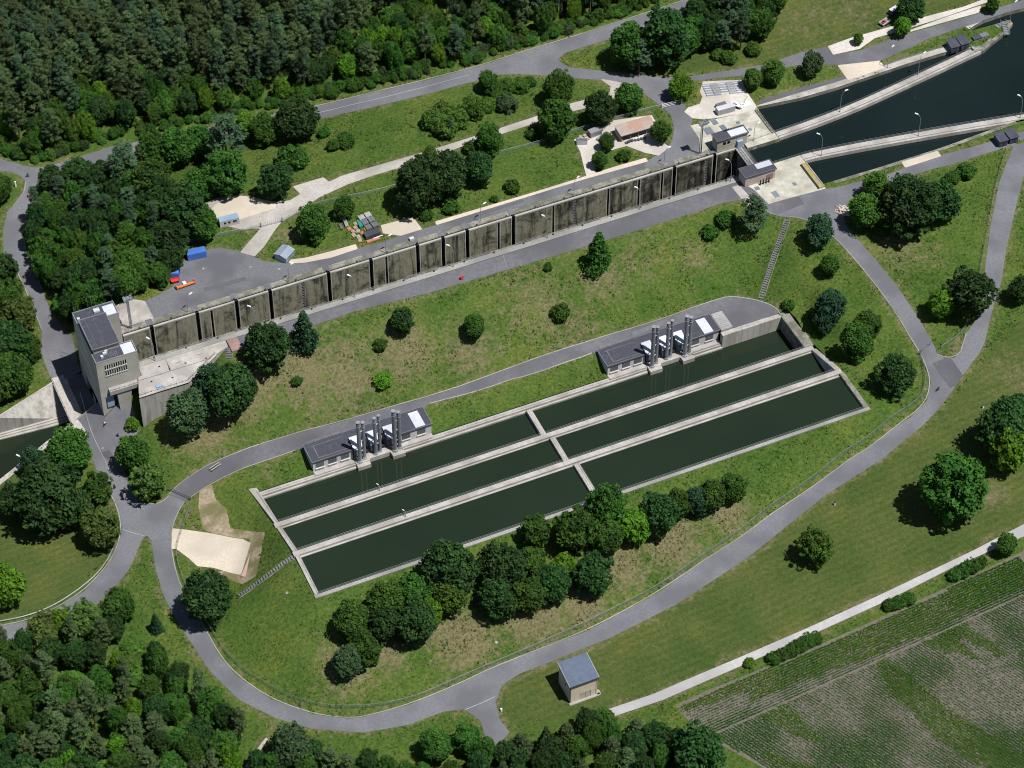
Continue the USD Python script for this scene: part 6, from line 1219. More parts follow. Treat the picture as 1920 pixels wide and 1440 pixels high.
# steel sections stored in rows above the lock head
for r in range(5):
    for c in range(5):
        if r == 4 and c in (2,):
            continue
        u0, w0 = .02 + c * .19, .03 + r * .2
        A, B, C_ = np.array((217.6, 39.2)), np.array((231.0, 35.4)), np.array((216.6, 33.2))
        p = A + (B - A) * (u0 + .08) + (C_ - A) * (w0 + .07)
        t = thing("steel_section", "pale steel section in the stored rows above the lock head", "steel section", (p[0], p[1], 26.12), -.28, "steel sections in the storage yard")
        MB().box(-1.15, -.4, .3, 1.15, .4, .42).build("web", "galvanised" if c % 2 else "roof_white", t)
        for y in (-.46, .38):
            MB().box(-1.15, y, 0, 1.15, y + .09, .75).build("flange", "roof_white", t)
container((219.0, 24.0, 26.1), 6.3, 2.1, 2.2, -.03, "galvanised", "long silver container beside the boat", door_end=-1, roofm="roof_white")
container((218.8, 26.7, 26.1), 3.5, 1.6, 1.3, .02, "roof_felt_pale", "low dark grey box container behind the silver one", door_end=-1)
# boat ashore and one at the landing
def boat(c, rz, l, label, deckm="white_metal", cabin=True, trailer=True):
    t = thing("motor_boat", label, "boat", c, rz)
    w = l * .17
    st = [(-.5, .85), (-.2, 1.0), (.15, .95), (.36, .6), (.5, .02)]
    v, f = [], []
    for x, k in st:
        v += [(x * l, -w * k, 1.0 + .25 * max(0, x)), (x * l, -w * k * .55, .35), (x * l, 0, .15 + .5 * max(0, x - .2)), (x * l, w * k * .55, .35), (x * l, w * k, 1.0 + .25 * max(0, x))]
    for i in range(4):
        for j in range(4):
            a = i * 5 + j
            f += [(a, a + 1, a + 6), (a, a + 6, a + 5)]
        f += [(i * 5 + 4, i * 5, i * 5 + 5), (i * 5 + 4, i * 5 + 5, i * 5 + 9)]
    f += [(0, 2, 1), (0, 3, 2), (0, 4, 3)]
    MB().add(v, f).build("hull", "white_metal", t)
    if cabin:
        MB().prism([(-.12 * l, -w * .65), (.12 * l, -w * .65), (.24 * l, -w * .3), (.24 * l, w * .3), (.12 * l, w * .65), (-.12 * l, w * .65)], 1.0, 1.75).build("cabin", deckm, t)
        MB().box(.05 * l, -w * .5, 1.76, .06 * l, w * .5, 1.95).build("windscreen", "glass_dark", t)
    m = MB(); m.tube([(-.45 * l, -w * .8, 1.05), (-.45 * l, -w * .8, 1.6), (-.45 * l, w * .8, 1.6), (-.45 * l, w * .8, 1.05)], .04, 4); m.build("stern_rail", "galvanised", t)
    if trailer:
        for y in (-w * .5, w * .5):
            MB().box(-.45 * l, y - .05, -.05, .4 * l, y + .05, .3).build("trailer_beam", "steel_dark", t)
        for y in (-w * .8, w * .8):
            m = MB(); m.tube([(-.1 * l, y - .1, 0), (-.1 * l, y + .1, 0)], .3, 10); m.build("wheel", "rubber", t)
    return t


boat((223.4, 24.6, 26.35), 2.2, 4.6, "white motor boat standing ashore beside the silver container")
t = thing("barge_pontoon", "white workboat deck with a small yellow crane on the storage yard", "pontoon", (226.3, 24.1, 26.12), .1)
MB().prism([(-2.4, -1.2), (2.0, -1.2), (2.6, 0), (2.0, 1.2), (-2.4, 1.2)], 0, .7).build("hull", "white_metal", t)
MB().box(-1.8, -.6, .7, -.6, .6, 1.5).build("box", "wall_white", t)
m = MB(); m.tube([(.3, .3, .7), (.3, .3, 2.4), (1.4, .5, 3.2)], .12, 5); m.build("crane", "paint_yellow", t)
boat((326.2, 25.4, 24.75), .25, 7.5, "blue grey workboat moored at the headland", "steel_grey", True, False)
t = thing("jetty", "blue grey steel landing frame across the headland tip", "jetty", (328.0, 23.6, 26.1), 1.25)
for k in range(8):
    MB().box(-3.5 + k * .9, -.9, 0, -3.0 + k * .9, .9, .18).build("grating", "galvanised", t)
railing(t, [(-3.5, -.9, .1), (3.6, -.9, .1)], gap=1.2, mt="galvanised"); railing(t, [(-3.5, .9, .1), (3.6, .9, .1)], gap=1.2, mt="galvanised")

def cabin(x, y, rz, label, l=4.0, w=3.0):
    t = thing("cabin", label, "cabin", (x, y, 26.05), rz)
    MB().box(-w / 2, -l / 2, 0, w / 2, l / 2, 2.5).build("wall", "mast_blue", t)
    m = MB(); m.add([(-w / 2 - .25, -l / 2 - .25, 2.45), (w / 2 + .25, -l / 2 - .25, 2.45), (w / 2 + .25, l / 2 + .25, 2.75), (-w / 2 - .25, l / 2 + .25, 2.75), (-w / 2 - .25, -l / 2 - .25, 2.6), (w / 2 + .25, -l / 2 - .25, 2.6), (w / 2 + .25, l / 2 + .25, 2.9), (-w / 2 - .25, l / 2 + .25, 2.9)], QF)
    r = m.build("roof", "roof_dark_sheet", t)
    for k in range(1, 5):
        xx = -w / 2 + k * w / 5
        mm = MB(); mm.tube([(xx, -l / 2 - .25, 2.61), (xx, l / 2 + .25, 2.91)], .03, 4); mm.build("seam", "roof_dark_sheet", r)
    MB().box(-.4, -l / 2 - .03, .05, .5, -l / 2 + .02, 2.1).build("door", "steel_dark", t)


cabin(305.6, 21.4, -.05, "dark roofed cabin on the headland, left one of two")
cabin(309.5, 21.6, -.05, "dark roofed cabin on the headland, right one of two", 4.3)
cabin(295.6, -27.2, -.03, "dark roofed cabin beside the south canal path, left one of two")
cabin(299.6, -27.2, -.03, "dark roofed cabin beside the south canal path, right one of two")
t = thing("low_shelter", "low flat dark covers on the headland grass", "cover", (317.6, 22.9, 26.05), .02)
for k in range(2):
    MB().box(-3.1 + k * 3.15, -1.0, 0, -.05 + k * 3.15, 1.0, .75).build("cover", "roof_dark_sheet" if k == 0 else "roof_felt_pale", t)
MB().box(-3.2, -1.1, -.1, 3.2, 1.1, .06).build("plinth", "concrete_weathered", t)

# timber and beam stores
def bundle(x, y, l, w, h, rz, n, mt, label, rows=2, group=None):
    t = thing("timber_stack", label, "stack", (x, y, 26.1), rz, group)
    for r in range(rows):
        for k in range(n):
            MB().box(-w / 2 + k * w / n + .02, -l / 2 + .08 * ((k * 7 + r * 3) % 3), r * h / rows + .1, -w / 2 + (k + 1) * w / n - .02, l / 2 - .06 * ((k + r) % 3), (r + 1) * h / rows + .07).build("beam", mt, t)
    for y_ in (-l * .32, l * .3):
        MB().box(-w / 2 - .1, y_ - .08, 0, w / 2 + .1, y_ + .08, .1).build("bearer", "timber", t)


for i, (dx, dy) in enumerate(((0, 0), (2.35, .35))):
    for j in range(3):
        bundle(87.3 + dx + .25 * j, 24.2 + dy - 2.35 * j, 2.2, 2.0, 1.5 - .25 * j, .06, 4, "timber_grey" if j < 1 else "roof_felt_pale",
               f"grey covered beam stack, {['back', 'middle', 'front'][j]} one of the {['left', 'right'][i]} row beside the pale pad")
bundle(87.7, 16.3, 5.2, 2.3, 1.4, 1.62, 4, "beam_dark", "long dark beam stack in front of the timber store")
bundle(87.2, 13.9, 4.6, 1.0, .5, 1.6, 3, "timber_red", "low reddish board stack at the lock road edge")
t = thing("white_tube", "bright white tube lying on the boards at the lock road edge", "tube", (89.0, 14.4, 26.7), .07); m = MB(); m.tube([(-1.6, 0, 0), (1.6, 0, 0)], .16, 8); m.build("tube", "white_metal", t)
bundle(86.0, 22.4, 3.6, 1.2, .9, -.1, 3, "paint_green", "green covered stack between the timber heaps")
bundle(82.0, 24.8, 3.8, 1.1, .7, -.12, 4, "timber_grey", "grey log stack at the left end of the timber store")
bundle(80.0, 24.0, 2.6, .8, .4, -.1, 3, "roof_felt_pale", "low dark slab stack left of the grey logs")
rng = random.Random(5)
for i, (x, y, mt_) in enumerate(((82.1, 21.9, "timber_red"), (82.8, 20.2, "timber"), (82.3, 18.6, "timber"), (83.4, 17.2, "timber_grey"), (84.1, 21.6, "timber"), (84.3, 19.8, "timber_grey"), (85.2, 18.3, "timber_red"), (84.8, 23.3, "timber"), (86.9, 19.6, "timber_red"), (83.3, 15.5, "timber"))):
    t = thing("plank_pile", ["reddish plank pile at the upper left of the timber store", "tan plank pile below the reddish one", "tan plank pile in the middle of the left edge", "grey plank pile at the lower left of the timber store",
                             "tan plank pile left of the green stack", "grey plank pile in the middle of the timber store", "reddish plank pile above the long dark beams", "tan plank pile at the back of the timber store", "reddish plank pile right of the green stack", "tan plank pile nearest the lock road"][i], "plank pile", (x, y, 26.1), rng.uniform(-.4, .3))
    for k in range(4):
        MB().obox((-.45 + .3 * k, 0, .02 * (k % 2)), (.26, 1.5, .35 + .12 * (k % 3)), rng.uniform(-.06, .06)).build("plank", mt_, t)
tag(MB().obox((98.6, 9.2, 26.08), (1.5, 1.1, 1.0), 0).build("control_box", "roof_white"), "pale grey control box on the north coping", "box")

# vehicles on the upper meadow
t = thing("trailer", "flatbed trailer carrying something red on the upper meadow", "trailer", (290.6, 42.3, H(290, 42)), .35)
MB().box(-2.1, -1.05, .75, 2.1, 1.05, .95).build("bed", "galvanised", t)
for x in (-.7, .5):
    for y in (-1.0, 1.0):
        m = MB(); m.tube([(x, y - .12, .38), (x, y + .12, .38)], .38, 10); m.build("wheel", "rubber", t)
for q in ((-2.1, -1.05, 2.1, -.98), (-2.1, .98, 2.1, 1.05), (-2.1, -.98, -2.03, .98)):
    MB().box(q[0], q[1], .95, q[2], q[3], 1.3).build("side_board", "wall_white", t)
m = MB(); m.tube([(2.1, 0, .7), (3.3, 0, .6)], .06, 4); m.build("drawbar", "steel_dark", t)
t2 = thing("mower", "small red mower loaded on the trailer", "mower", (289.9, 42.0, H(290, 42) + .97), .35)
MB().box(-.8, -.5, .1, .8, .5, .5).build("body", "paint_red", t2); MB().box(-.5, -.25, .5, 0, .25, .95).build("seat", "steel_dark", t2); MB().box(.1, -.4, .5, .7, .4, .8).build("bonnet", "paint_red", t2)
t = thing("van", "dark van with a white roof half under the tree on the upper meadow", "van", (296.6, 46.0, H(296, 46)), .3)
MB().prism([(-2.3, -.95), (2.3, -.95), (2.3, .95), (-2.3, .95)], .35, 1.5).build("body", "mast_blue", t)
MB().box(-2.3, -.9, 1.5, 1.3, .9, 2.2).build("cabin", "mast_blue", t)
MB().box(-2.32, -.92, 2.2, 1.25, .92, 2.3).build("roof", "roof_white", t)
MB().box(1.3, -.8, 1.5, 1.36, .8, 2.05).build("windscreen", "glass_dark", t)
for x in (-1.4, 1.5):
    for y in (-.9, .9):
        m = MB(); m.tube([(x, y - .1, .36), (x, y + .1, .36)], .36, 10); m.build("wheel", "rubber", t)

# small things
x, y = L["spots"]["hydrant"]
t = thing("hydrant", "red hydrant cabinet on the south lock road edge", "hydrant", (x, y, 26.0))
MB().box(-.45, -.3, 0, .45, .3, 1.35).build("cabinet", "paint_red", t); MB().box(-.5, -.35, 1.35, .5, .35, 1.45).build("lid", "paint_red", t); MB().box(-.3, -.33, .2, .3, -.301, 1.2).build("door", "brick_red", t)
for n, lab in (("post1", "white marker post on the mown meadow beside the ring road"), ("post2", "white marker post on the meadow near the road fork"), ("post3", "white marker stone beside the farm track"), ("cabinet_white", "white cabinet at the lower road branch"), ("sign1", "white post in the grass at the upper left junction")):
    x, y = L["spots"][n]
    t = thing("marker_post", lab, "post", (x, y, H(x, y)))
    hh = {"post3": .4, "cabinet_white": 1.0, "sign1": 2.2}.get(n, 1.3)
    MB().box(-.22, -.2, -.1, .22, .2, hh).build("body", "white_metal", t); MB().box(-.26, -.24, hh, .26, .24, hh + .08).build("cap", "steel_dark" if n.startswith("post") else "white_metal", t)
x, y = L["spots"]["barrier"]
t = thing("trestle", "pale wooden trestle barrier across the basin road", "barrier", (x, y, H(x, y) + .05), .35)
for yy in (-.45, .45):
    for xx in (-1.6, 1.6):
        MB().box(xx - .06, yy - .06, 0, xx + .06, yy + .06, .95).build("leg", "timber_grey", t)
    MB().box(-1.9, yy - .08, .75, 1.9, yy + .08, .97).build("beam", "gravel_pale", t)
t = thing("retaining_wall", "low reddish topped retaining wall at the end of the cream gravel pad", "wall")
pa, pb = np.array((4.6, -87.9)), np.array((15.2, -74.2))
ln = LineString([pa, pb])
for k in range(6):
    s_ = shapely.ops.substring(ln, ln.length * k / 6 + .02, ln.length * (k + 1) / 6 - .02)
    MB().prism(s_.buffer(.85, cap_style="flat"), 8.4, 11.2).build("block", "red_concrete", t)
rng = random.Random(11)
t = thing("rubble_heap", "heap of pale rubble at the top of the hill road", "heap", (231.6, -35.0, 26.0))
for k in range(70):
    r = rng.random() ** .6 * 2.2; a = rng.random() * 6.28
    MB().obox((r * math.cos(a), 1.7 * r * math.sin(a) * .8, max(0, (2.2 - r) * .45 * rng.random()) - .05), (rng.uniform(.3, .7), rng.uniform(.3, .6), rng.uniform(.2, .5)), rng.random() * 3, rng.uniform(-.4, .4)).build("stone", "gravel_white" if k % 3 else "red_concrete", t)

# ------------------------------------------------------------------ people and bicycles
import manifold3d as m3


def blob(chains, edge=.035, it=6):
    parts = []
    for ch in chains:
        for (a, ra), (b, rb) in zip(ch[:-1], ch[1:]):
            s = [m3.Manifold.sphere(r, 12).translate([float(q) for q in p]) for p, r in ((a, ra), (b, rb))]
            parts.append(m3.Manifold.batch_hull(s))
    m = m3.Manifold.batch_boolean(parts, m3.OpType.Add).refine_to_length(edge)
    me = m.to_mesh()
    tm = trimesh.Trimesh(np.array(me.vert_properties[:, :3]), np.array(me.tri_verts), process=True)
    trimesh.smoothing.filter_taubin(tm, iterations=it)
    return tm


def person(loc, rz, label, top, legs, ride=False, helmet=None, group=None):
    t = thing("person", label, "person", loc, rz)
    if ride:                                       # seated on a bicycle, facing +x
        hip, chest, neck, head = (-.12, 0, .98), (.14, 0, 1.36), (.24, 0, 1.5), (.3, 0, 1.66)
        feet = [((-.12, s * .09, .98), (.25, s * .11, .8 - .12 * s), (.12, s * .12, .34 - .1 * s), (.24, s * .12, .3 - .1 * s)) for s in (-1, 1)]
        arms = [((.17, s * .19, 1.4), (.36, s * .24, 1.18), (.54, s * .22, 1.06)) for s in (-1, 1)]
    else:
        hip, chest, neck, head = (0, 0, .93), (0, 0, 1.3), (0, 0, 1.48), (.03, 0, 1.64)
        feet = [((0, s * .09, .93), (.06 * s + .02, s * .1, .5), (.12 * s - .03, s * .1, .08), (.12 * s + .12, s * .1, .04)) for s in (-1, 1)]
        arms = [((0, s * .19, 1.4), (-.04 * s, s * .25, 1.12), (.1 - .06 * s, s * .25, .88)) for s in (-1, 1)]
    ch = [[(hip, .14), (chest, .15), (neck, .065), (head, .1)]]
    for a in arms:
        ch.append([((a[0][0] * .9, 0, a[0][2]), .09), (a[0], .065), (a[1], .048), (a[2], .036)])
        d = np.array(a[2]) - np.array(a[1]); d /= np.linalg.norm(d)
        for q in range(5):
            w = np.array(a[2]) + d * .07
            ch.append([(a[2], .03), (tuple(w + np.array((0, (q - 2) * .017, 0))), .012), (tuple(w + d * .06 + np.array((0, (q - 2) * .019, -.01))), .009)])
    for fpt in feet:
        ch.append([(hip, .12), (fpt[0], .1), (fpt[1], .062), (fpt[2], .042), (fpt[3], .04)])
    ch.append([((head[0] + .08, 0, head[2]), .03), ((head[0] + .1, 0, head[2] - .02), .016)])
    b = blob(ch)
    MB().tm(b).build("body", "skin", t, smooth=True)
    cl = blob([[(hip, .165), (chest, .18), ((neck[0], 0, neck[2] - .05), .09)]] + [[((a[0][0] * .9, 0, a[0][2]), .11), (a[0], .085), (a[1], .066), (tuple(np.array(a[1]) * .4 + np.array(a[2]) * .6), .055)] for a in arms])
    MB().tm(cl).build("jacket", top, t, smooth=True)
    tr = blob([[(hip, .15), (f_[0], .12), (f_[1], .082), (f_[2], .062)] for f_ in feet] + [[(hip, .16), ((hip[0], 0, hip[2] + .05), .16)]])
    MB().tm(tr).build("trousers", legs, t, smooth=True)
    hh = blob([[((head[0] - .02, 0, head[2] + .03), .115), ((head[0] - .05, 0, head[2]), .1)]], it=2)
    MB().tm(hh).build("helmet" if helmet else "hair", helmet or "bark", t, smooth=True)
    return t


def bicycle(loc, rz, label, mt="steel_dark", heavy=False):
    t = thing("moped" if heavy else "bicycle", label, "moped" if heavy else "bicycle", loc, rz)
    R = .28 if heavy else .34
    for x in (-.52, .52):
        m = MB(); m.tube([(x + R * math.cos(a), 0, R + .03 + R * math.sin(a)) for a in np.linspace(0, 6.2832, 15)], .07 if heavy else .03, 5)
        w = m.build("wheel", "rubber", t)
        m = MB()
        for a in np.linspace(0, 3.1416, 5)[:-1]:
            m.tube([(x + R * math.cos(a), 0, R + .03 + R * math.sin(a)), (x - R * math.cos(a), 0, R + .03 - R * math.sin(a))], .008, 3)
        m.build("spokes", "galvanised", w)
    m = MB()
    for a, b in (((-.52, 0, R), (-.12, 0, .3)), ((-.12, 0, .3), (-.2, 0, .86)), ((-.12, 0, .3), (.36, 0, .78)), ((-.2, 0, .8), (.36, 0, .82)), ((.34, 0, .98), (.52, 0, R)), ((-.2, 0, .78), (-.52, 0, R))):
        m.tube([a, b], .05 if heavy else .024, 5)
    m.build("frame", mt, t)
    MB().box(-.34, -.08, .84, -.06, .08, .9).build("saddle", "rubber", t)
    m = MB(); m.tube([(.5, -.28, 1.02), (.36, 0, 1.0), (.5, .28, 1.02)], .02, 5); m.build("handlebar", "steel_dark", t)
    if heavy:
        MB().box(-.45, -.14, .3, .15, .14, .7).build("engine_cover", mt, t)


S_ = L["spots"]
for nm, rz, bl, pl_, top, legs, hv in (("moped", -1.2, "dark moped ridden along the valley road at the upper left", "rider in an orange jacket on the valley road", "cloth_orange", "cloth_dark", True),
                                       ("bike2", -.5, "dark bicycle at the upper left road junction", "cyclist in dark clothes at the upper left road junction", "cloth_dark", "cloth_dark", False),
                                       ("cyc2", .25, "dark bicycle at the road fork with the grey gate", "cyclist in dark clothes at the road fork with the grey gate", "cloth_dark", "cloth_dark", False),
                                       ("ped2", .5, "bicycle ridden past the foot of the gate tower", "cyclist in white at the foot of the gate tower", "cloth_white", "cloth_dark", False),
                                       ("cyc", -.6, "bicycle standing on the lay-by below the terrace", "cyclist in blue on the lay-by below the terrace", "cloth_blue", "cloth_dark", False)):
    x, y = S_[nm]
    z = H(x, y) + .06
    if -22 < x < -13 and -13 < y < 14: z = 8.64
    bicycle((x, y, z), rz, bl, "paint_red" if hv else "steel_dark", hv)
    person((x, y, z), rz, pl_, top, legs, True, "cloth_dark" if not hv else "white_metal")
x, y = S_["ped1"]
person((x - .2, y, 8.64), .8, "pedestrian in dark clothes standing at the bridge corner, left one", "cloth_dark", "cloth_dark")
person((x + .7, y - .2, 8.64), 2.6, "pedestrian in a white top standing at the bridge corner, right one", "cloth_white", "cloth_dark")

# ------------------------------------------------------------------ plants
stage.CreateClassPrim("/World/plant_kinds")


def leaf_quads(c, nrm, size, rng, aspect=1.0):
    """One leaf spray per point: two triangles around c, facing roughly nrm."""
    n = len(c)
    d = nrm + rng.normal(0, .6, (n, 3)); d /= np.linalg.norm(d, axis=1)[:, None]
    a = np.cross(d, rng.normal(0, 1, (n, 3))); a /= np.linalg.norm(a, axis=1)[:, None]
    b = np.cross(d, a)
    s = size * rng.uniform(.55, 1.45, (n, 1))
    v = np.stack([c - a * s, c - b * s * .62 * aspect, c + a * s, c + b * s * .62 * aspect + d * s * .25], 1).reshape(-1, 3)
    k = np.arange(n)[:, None] * 4
    f = np.concatenate([k + [0, 1, 2], k + [0, 2, 3]], 1).reshape(-1, 3)
    return v, f


def crown_round(rng, R, h, zc, zh, lobes, per, leaf, bottom=.0, lob=(.3, .44)):
    """Sprigs of many sizes set around an uneven crown; some stick out of it, gaps stay between them."""
    C, N, T = [], [], []
    g = 2.39996
    lump = rng.uniform(.82, 1.12, 9)
    for i in range(lobes):
        u = max(1 - 2 * (i + .5) / lobes, -.85) + rng.uniform(-.08, .08)
        u = min(u, 1)
        ph = g * i + rng.uniform(-.5, .5)
        q = math.sqrt(1 - u * u)
        small = rng.random() < .45
        k = (rng.uniform(.74, .98) if small else rng.uniform(.5, .74)) * lump[int(ph / 6.2832 * 4) % 4 + (4 if u < 0 else 0)]
        c = np.array([R * k * q * math.cos(ph), R * k * q * math.sin(ph), zc + zh * k * u])
        r = R * (rng.uniform(.1, .2) if small else rng.uniform(*lob))
        n_ = int(per * (.32 if small else 1.0))
        d = rng.normal(0, 1, (n_, 3)); d /= np.linalg.norm(d, axis=1)[:, None]
        out = (c - [0, 0, zc]); out = out / (np.linalg.norm(out) + 1e-9)
        d = np.where((d @ out)[:, None] < -.25, -d, d)
        rad = r * rng.uniform(.6, 1.12, (n_, 1))
        C.append(c + d * rad * [1, 1, .9]); N.append(d * .7 + [0, 0, .4])
        T.append(np.full(n_, np.clip(rng.normal(.5, .24) + (.12 if small else 0), 0, 1)))
    # sparse inner foliage so that no light falls straight through
    d = rng.normal(0, 1, (lobes * per // 7, 3)); d /= np.linalg.norm(d, axis=1)[:, None]
    C.append(d * rng.uniform(.2, .62, (len(d), 1)) * [R, R, zh] + [0, 0, zc]); N.append(d); T.append(np.full(len(d), .4))
    C, N, T = np.vstack(C), np.vstack(N), np.concatenate(T)
    keep = C[:, 2] > bottom
    v, f = leaf_quads(C[keep], N[keep], leaf, rng)
    return v, f, np.repeat(T[keep], 4)


def trunk_mesh(R, h, zc, rng, r0, limbs=5):
    m = MB()
    m.tube([(0, 0, -.4), (.05 * R, 0, h * .25), (0, .05 * R, zc)], r0, 7, r1=r0 * .5)
    for k in range(limbs):
        a = k * 6.283 / limbs + rng.uniform(-.3, .3)
        m.tube([(0, 0, h * .22 + k * .05 * h), (.32 * R * math.cos(a), .32 * R * math.sin(a), zc - .05 * h), (.62 * R * math.cos(a), .62 * R * math.sin(a), zc + .12 * h)], r0 * .5, 5, r1=r0 * .15)
    return m


KINDS = {}


def kind_proto(kind, tone, var):
    key = (kind, tone, var)
    if key in KINDS:
        return KINDS[key]
    rng = np.random.default_rng(abs(hash_(kind + tone)) % 9973 + var * 17)
    path = f"/World/plant_kinds/{kind}_{tone}_{'abcdef'[var]}"
    UsdGeom.Xform.Define(stage, path)
    needles = kind in ("pine", "cone")
    lm = {"dark": "needle_dark", "blue": "needle_blue", "mid": "needle_dark"}[tone] if needles else "leaf_" + tone
    if kind == "round":
        R, h = 5.0, 11.5
        pale = tone == "pale"
        v, f, tn = crown_round(rng, R, h, .53 * h, .49 * h, 84 if not pale else 110, 105 if not pale else 80, .34, .03 * h, (.25, .42) if not pale else (.17, .28))
        tr = trunk_mesh(R, h, .57 * h, rng, .3)
        bark = "bark"
    elif kind == "bush":
        R, h = 3.0, 4.4
        v, f, tn = crown_round(rng, R, h, .44 * h, .54 * h, 56, 80, .25, .01 * h, (.25, .45))
        tr = trunk_mesh(R, h, .5 * h, rng, .1, 6)
        bark = "bark"
    elif kind == "poplar":
        R, h = 5.0, 17.0
        v, f, tn = crown_round(rng, R, h, .52 * h, .49 * h, 130, 95, .36, .03 * h, (.2, .34))
        tr = trunk_mesh(R, h, .6 * h, rng, .35)
        bark = "bark"
    elif kind == "pine":
        R, h = 3.0, 18.5
        C, N, T = [], [], []
        for i in range(44):
            t_ = (i + .5) / 44
            zz = h * (.3 + .68 * t_)
            rr = R * (1.08 - t_ ** 2.8 * .82) * rng.uniform(.3, .92)
            a = i * 2.39996 + rng.uniform(-.5, .5)
            c = np.array([rr * math.cos(a), rr * math.sin(a), zz])
            k = 62
            d = rng.normal(0, 1, (k, 3)); d /= np.linalg.norm(d, axis=1)[:, None]
            C.append(c + d * rng.uniform(.4, 1.1, (k, 1)) * R * rng.uniform(.22, .4) * [1, 1, .6]); N.append(d * .6 + [0, 0, .8])
            T.append(np.full(k, np.clip(rng.normal(.5, .22) + .15 * (t_ - .5), 0, 1)))
        v, f = leaf_quads(np.vstack(C), np.vstack(N), .3, rng, .7)
        tn = np.repeat(np.concatenate(T), 4)
        tr = MB(); tr.tube([(0, 0, -.5), (.1, .1, h * .5), (0, 0, h * .96)], .24, 7, r1=.06)
        for i in range(7):
            a = i * 2.4
            zz = h * (.3 + .08 * i)
            tr.tube([(0, 0, zz), (R * .6 * math.cos(a), R * .6 * math.sin(a), zz + .5)], .06, 4, r1=.02)
        bark = "bark_pine"
    else:
        R, h = 3.2, 9.5
        C, N, T = [], [], []
        for i in range(60):
            t_ = (i + .5) / 60
            zz = h * (.06 + .9 * t_)
            rr = R * (1.0 - t_ ** 1.25 * .95) * rng.uniform(.5, .95)
            a = i * 2.39996
            c = np.array([rr * math.cos(a), rr * math.sin(a), zz])
            k = 62
            d = rng.normal(0, 1, (k, 3)); d /= np.linalg.norm(d, axis=1)[:, None]
            C.append(c + d * rng.uniform(.4, 1.1, (k, 1)) * R * (.34 - .2 * t_) * [1, 1, .8]); N.append(d * .8 + [0, 0, .3])
            T.append(np.full(k, np.clip(rng.normal(.5, .22), 0, 1)))
        v, f = leaf_quads(np.vstack(C), np.vstack(N), .27, rng)
        tn = np.repeat(np.concatenate(T), 4)
        tr = MB(); tr.tube([(0, 0, -.4), (0, 0, h * .9)], .17, 6, r1=.04)
        bark = "bark"
        if tone == "mid":
            lm = "leaf_mid"
        if tone == "blue":
            lm = "leaf_blue"
    cr = usdkit.mesh(stage, path + "/crown", (v, f), M[lm])
    UsdGeom.PrimvarsAPI(cr.GetPrim()).CreatePrimvar("tone", Sdf.ValueTypeNames.FloatArray, "vertex").Set(Vt.FloatArray.FromNumpy(tn.astype(np.float32)))
    tr.build("trunk" if kind != "bush" else "stem", bark, path)
    KINDS[key] = (path, R, h)
    return KINDS[key]


def hash_(s):
    r = 7
    for c in s:
        r = (r * 131 + ord(c)) % 1000003
    return r


NAMES = {"round": ("tree", "tree"), "bush": ("bush", "bush"), "pine": ("pine_tree", "pine"), "cone": ("conifer", "tree"), "poplar": ("poplar_tree", "tree")}
prng = random.Random(3)
VARS = {"round": 5, "bush": 4, "pine": 6, "cone": 2, "poplar": 1}


def plant(x, y, r, h, kind, tone, label, group=None, z=None):
    path, R, h0 = kind_proto(kind, tone, prng.randrange(VARS[kind]))
    p = numbered("/World", NAMES[kind][0])
    xf = UsdGeom.Xform.Define(stage, p)
    xf.GetPrim().GetReferences().AddInternalReference(path)
    xf.AddTranslateOp().Set(Gf.Vec3d(float(x), float(y), (H(x, y) if z is None else z) - .05))
    xf.AddRotateZOp().Set(prng.uniform(0, 360))
    e = prng.uniform(.93, 1.07)
    xf.AddScaleOp().Set(Gf.Vec3f(r / R * e, r / R / e, h / h0))
    xf.GetPrim().SetInstanceable(True)
    return tag(xf.GetPrim(), label, NAMES[kind][1], group)


taken = []
for x, y, r, h, kt, label, group in L["trees"]:
    k, tone = kt.split("_")
    plant(x, y, r, h, k, tone, label, group)
    taken.append((x, y, r))

# ------------------------------------------------------------------ scattered woods
def seen(x, y, margin=.05):
    """Whether a tree here can reach the picture (with a margin for its shadow and a step to the side)."""
    d = np.array([x, y, H(x, y) + 6.0]) - EYE
    a, b, w = d @ _r, d @ _u, d @ _f
    return abs(a / w) < 960 / 5099 * (1 + margin) + .008 and abs(b / w) < 720 / 5099 * (1 + margin) + .012


avoid = shapely.union_all([road_union.buffer(2.0), holes.buffer(2.5)])


def scatter(poly, dmin, seed, tries=6000):
    rng = np.random.default_rng(seed)
    x0, y0, x1, y1 = poly.bounds
    pts, grid = [], {}
    P = rng.uniform((x0, y0), (x1, y1), (tries, 2))
    ok = shapely.contains_xy(poly, P[:, 0], P[:, 1]) & ~shapely.contains_xy(avoid, P[:, 0], P[:, 1])
    for q in P[ok]:
        c = (int(q[0] // dmin), int(q[1] // dmin))
        if any((q[0] - p[0]) ** 2 + (q[1] - p[1]) ** 2 < dmin * dmin for a in (-1, 0, 1) for b in (-1, 0, 1) for p in grid.get((c[0] + a, c[1] + b), ())):
            continue
        if any((q[0] - t[0]) ** 2 + (q[1] - t[1]) ** 2 < (.75 * t[2] + dmin * .3) ** 2 for t in taken):
            continue
        grid.setdefault(c, []).append(q); pts.append(q)
    return np.array(pts)


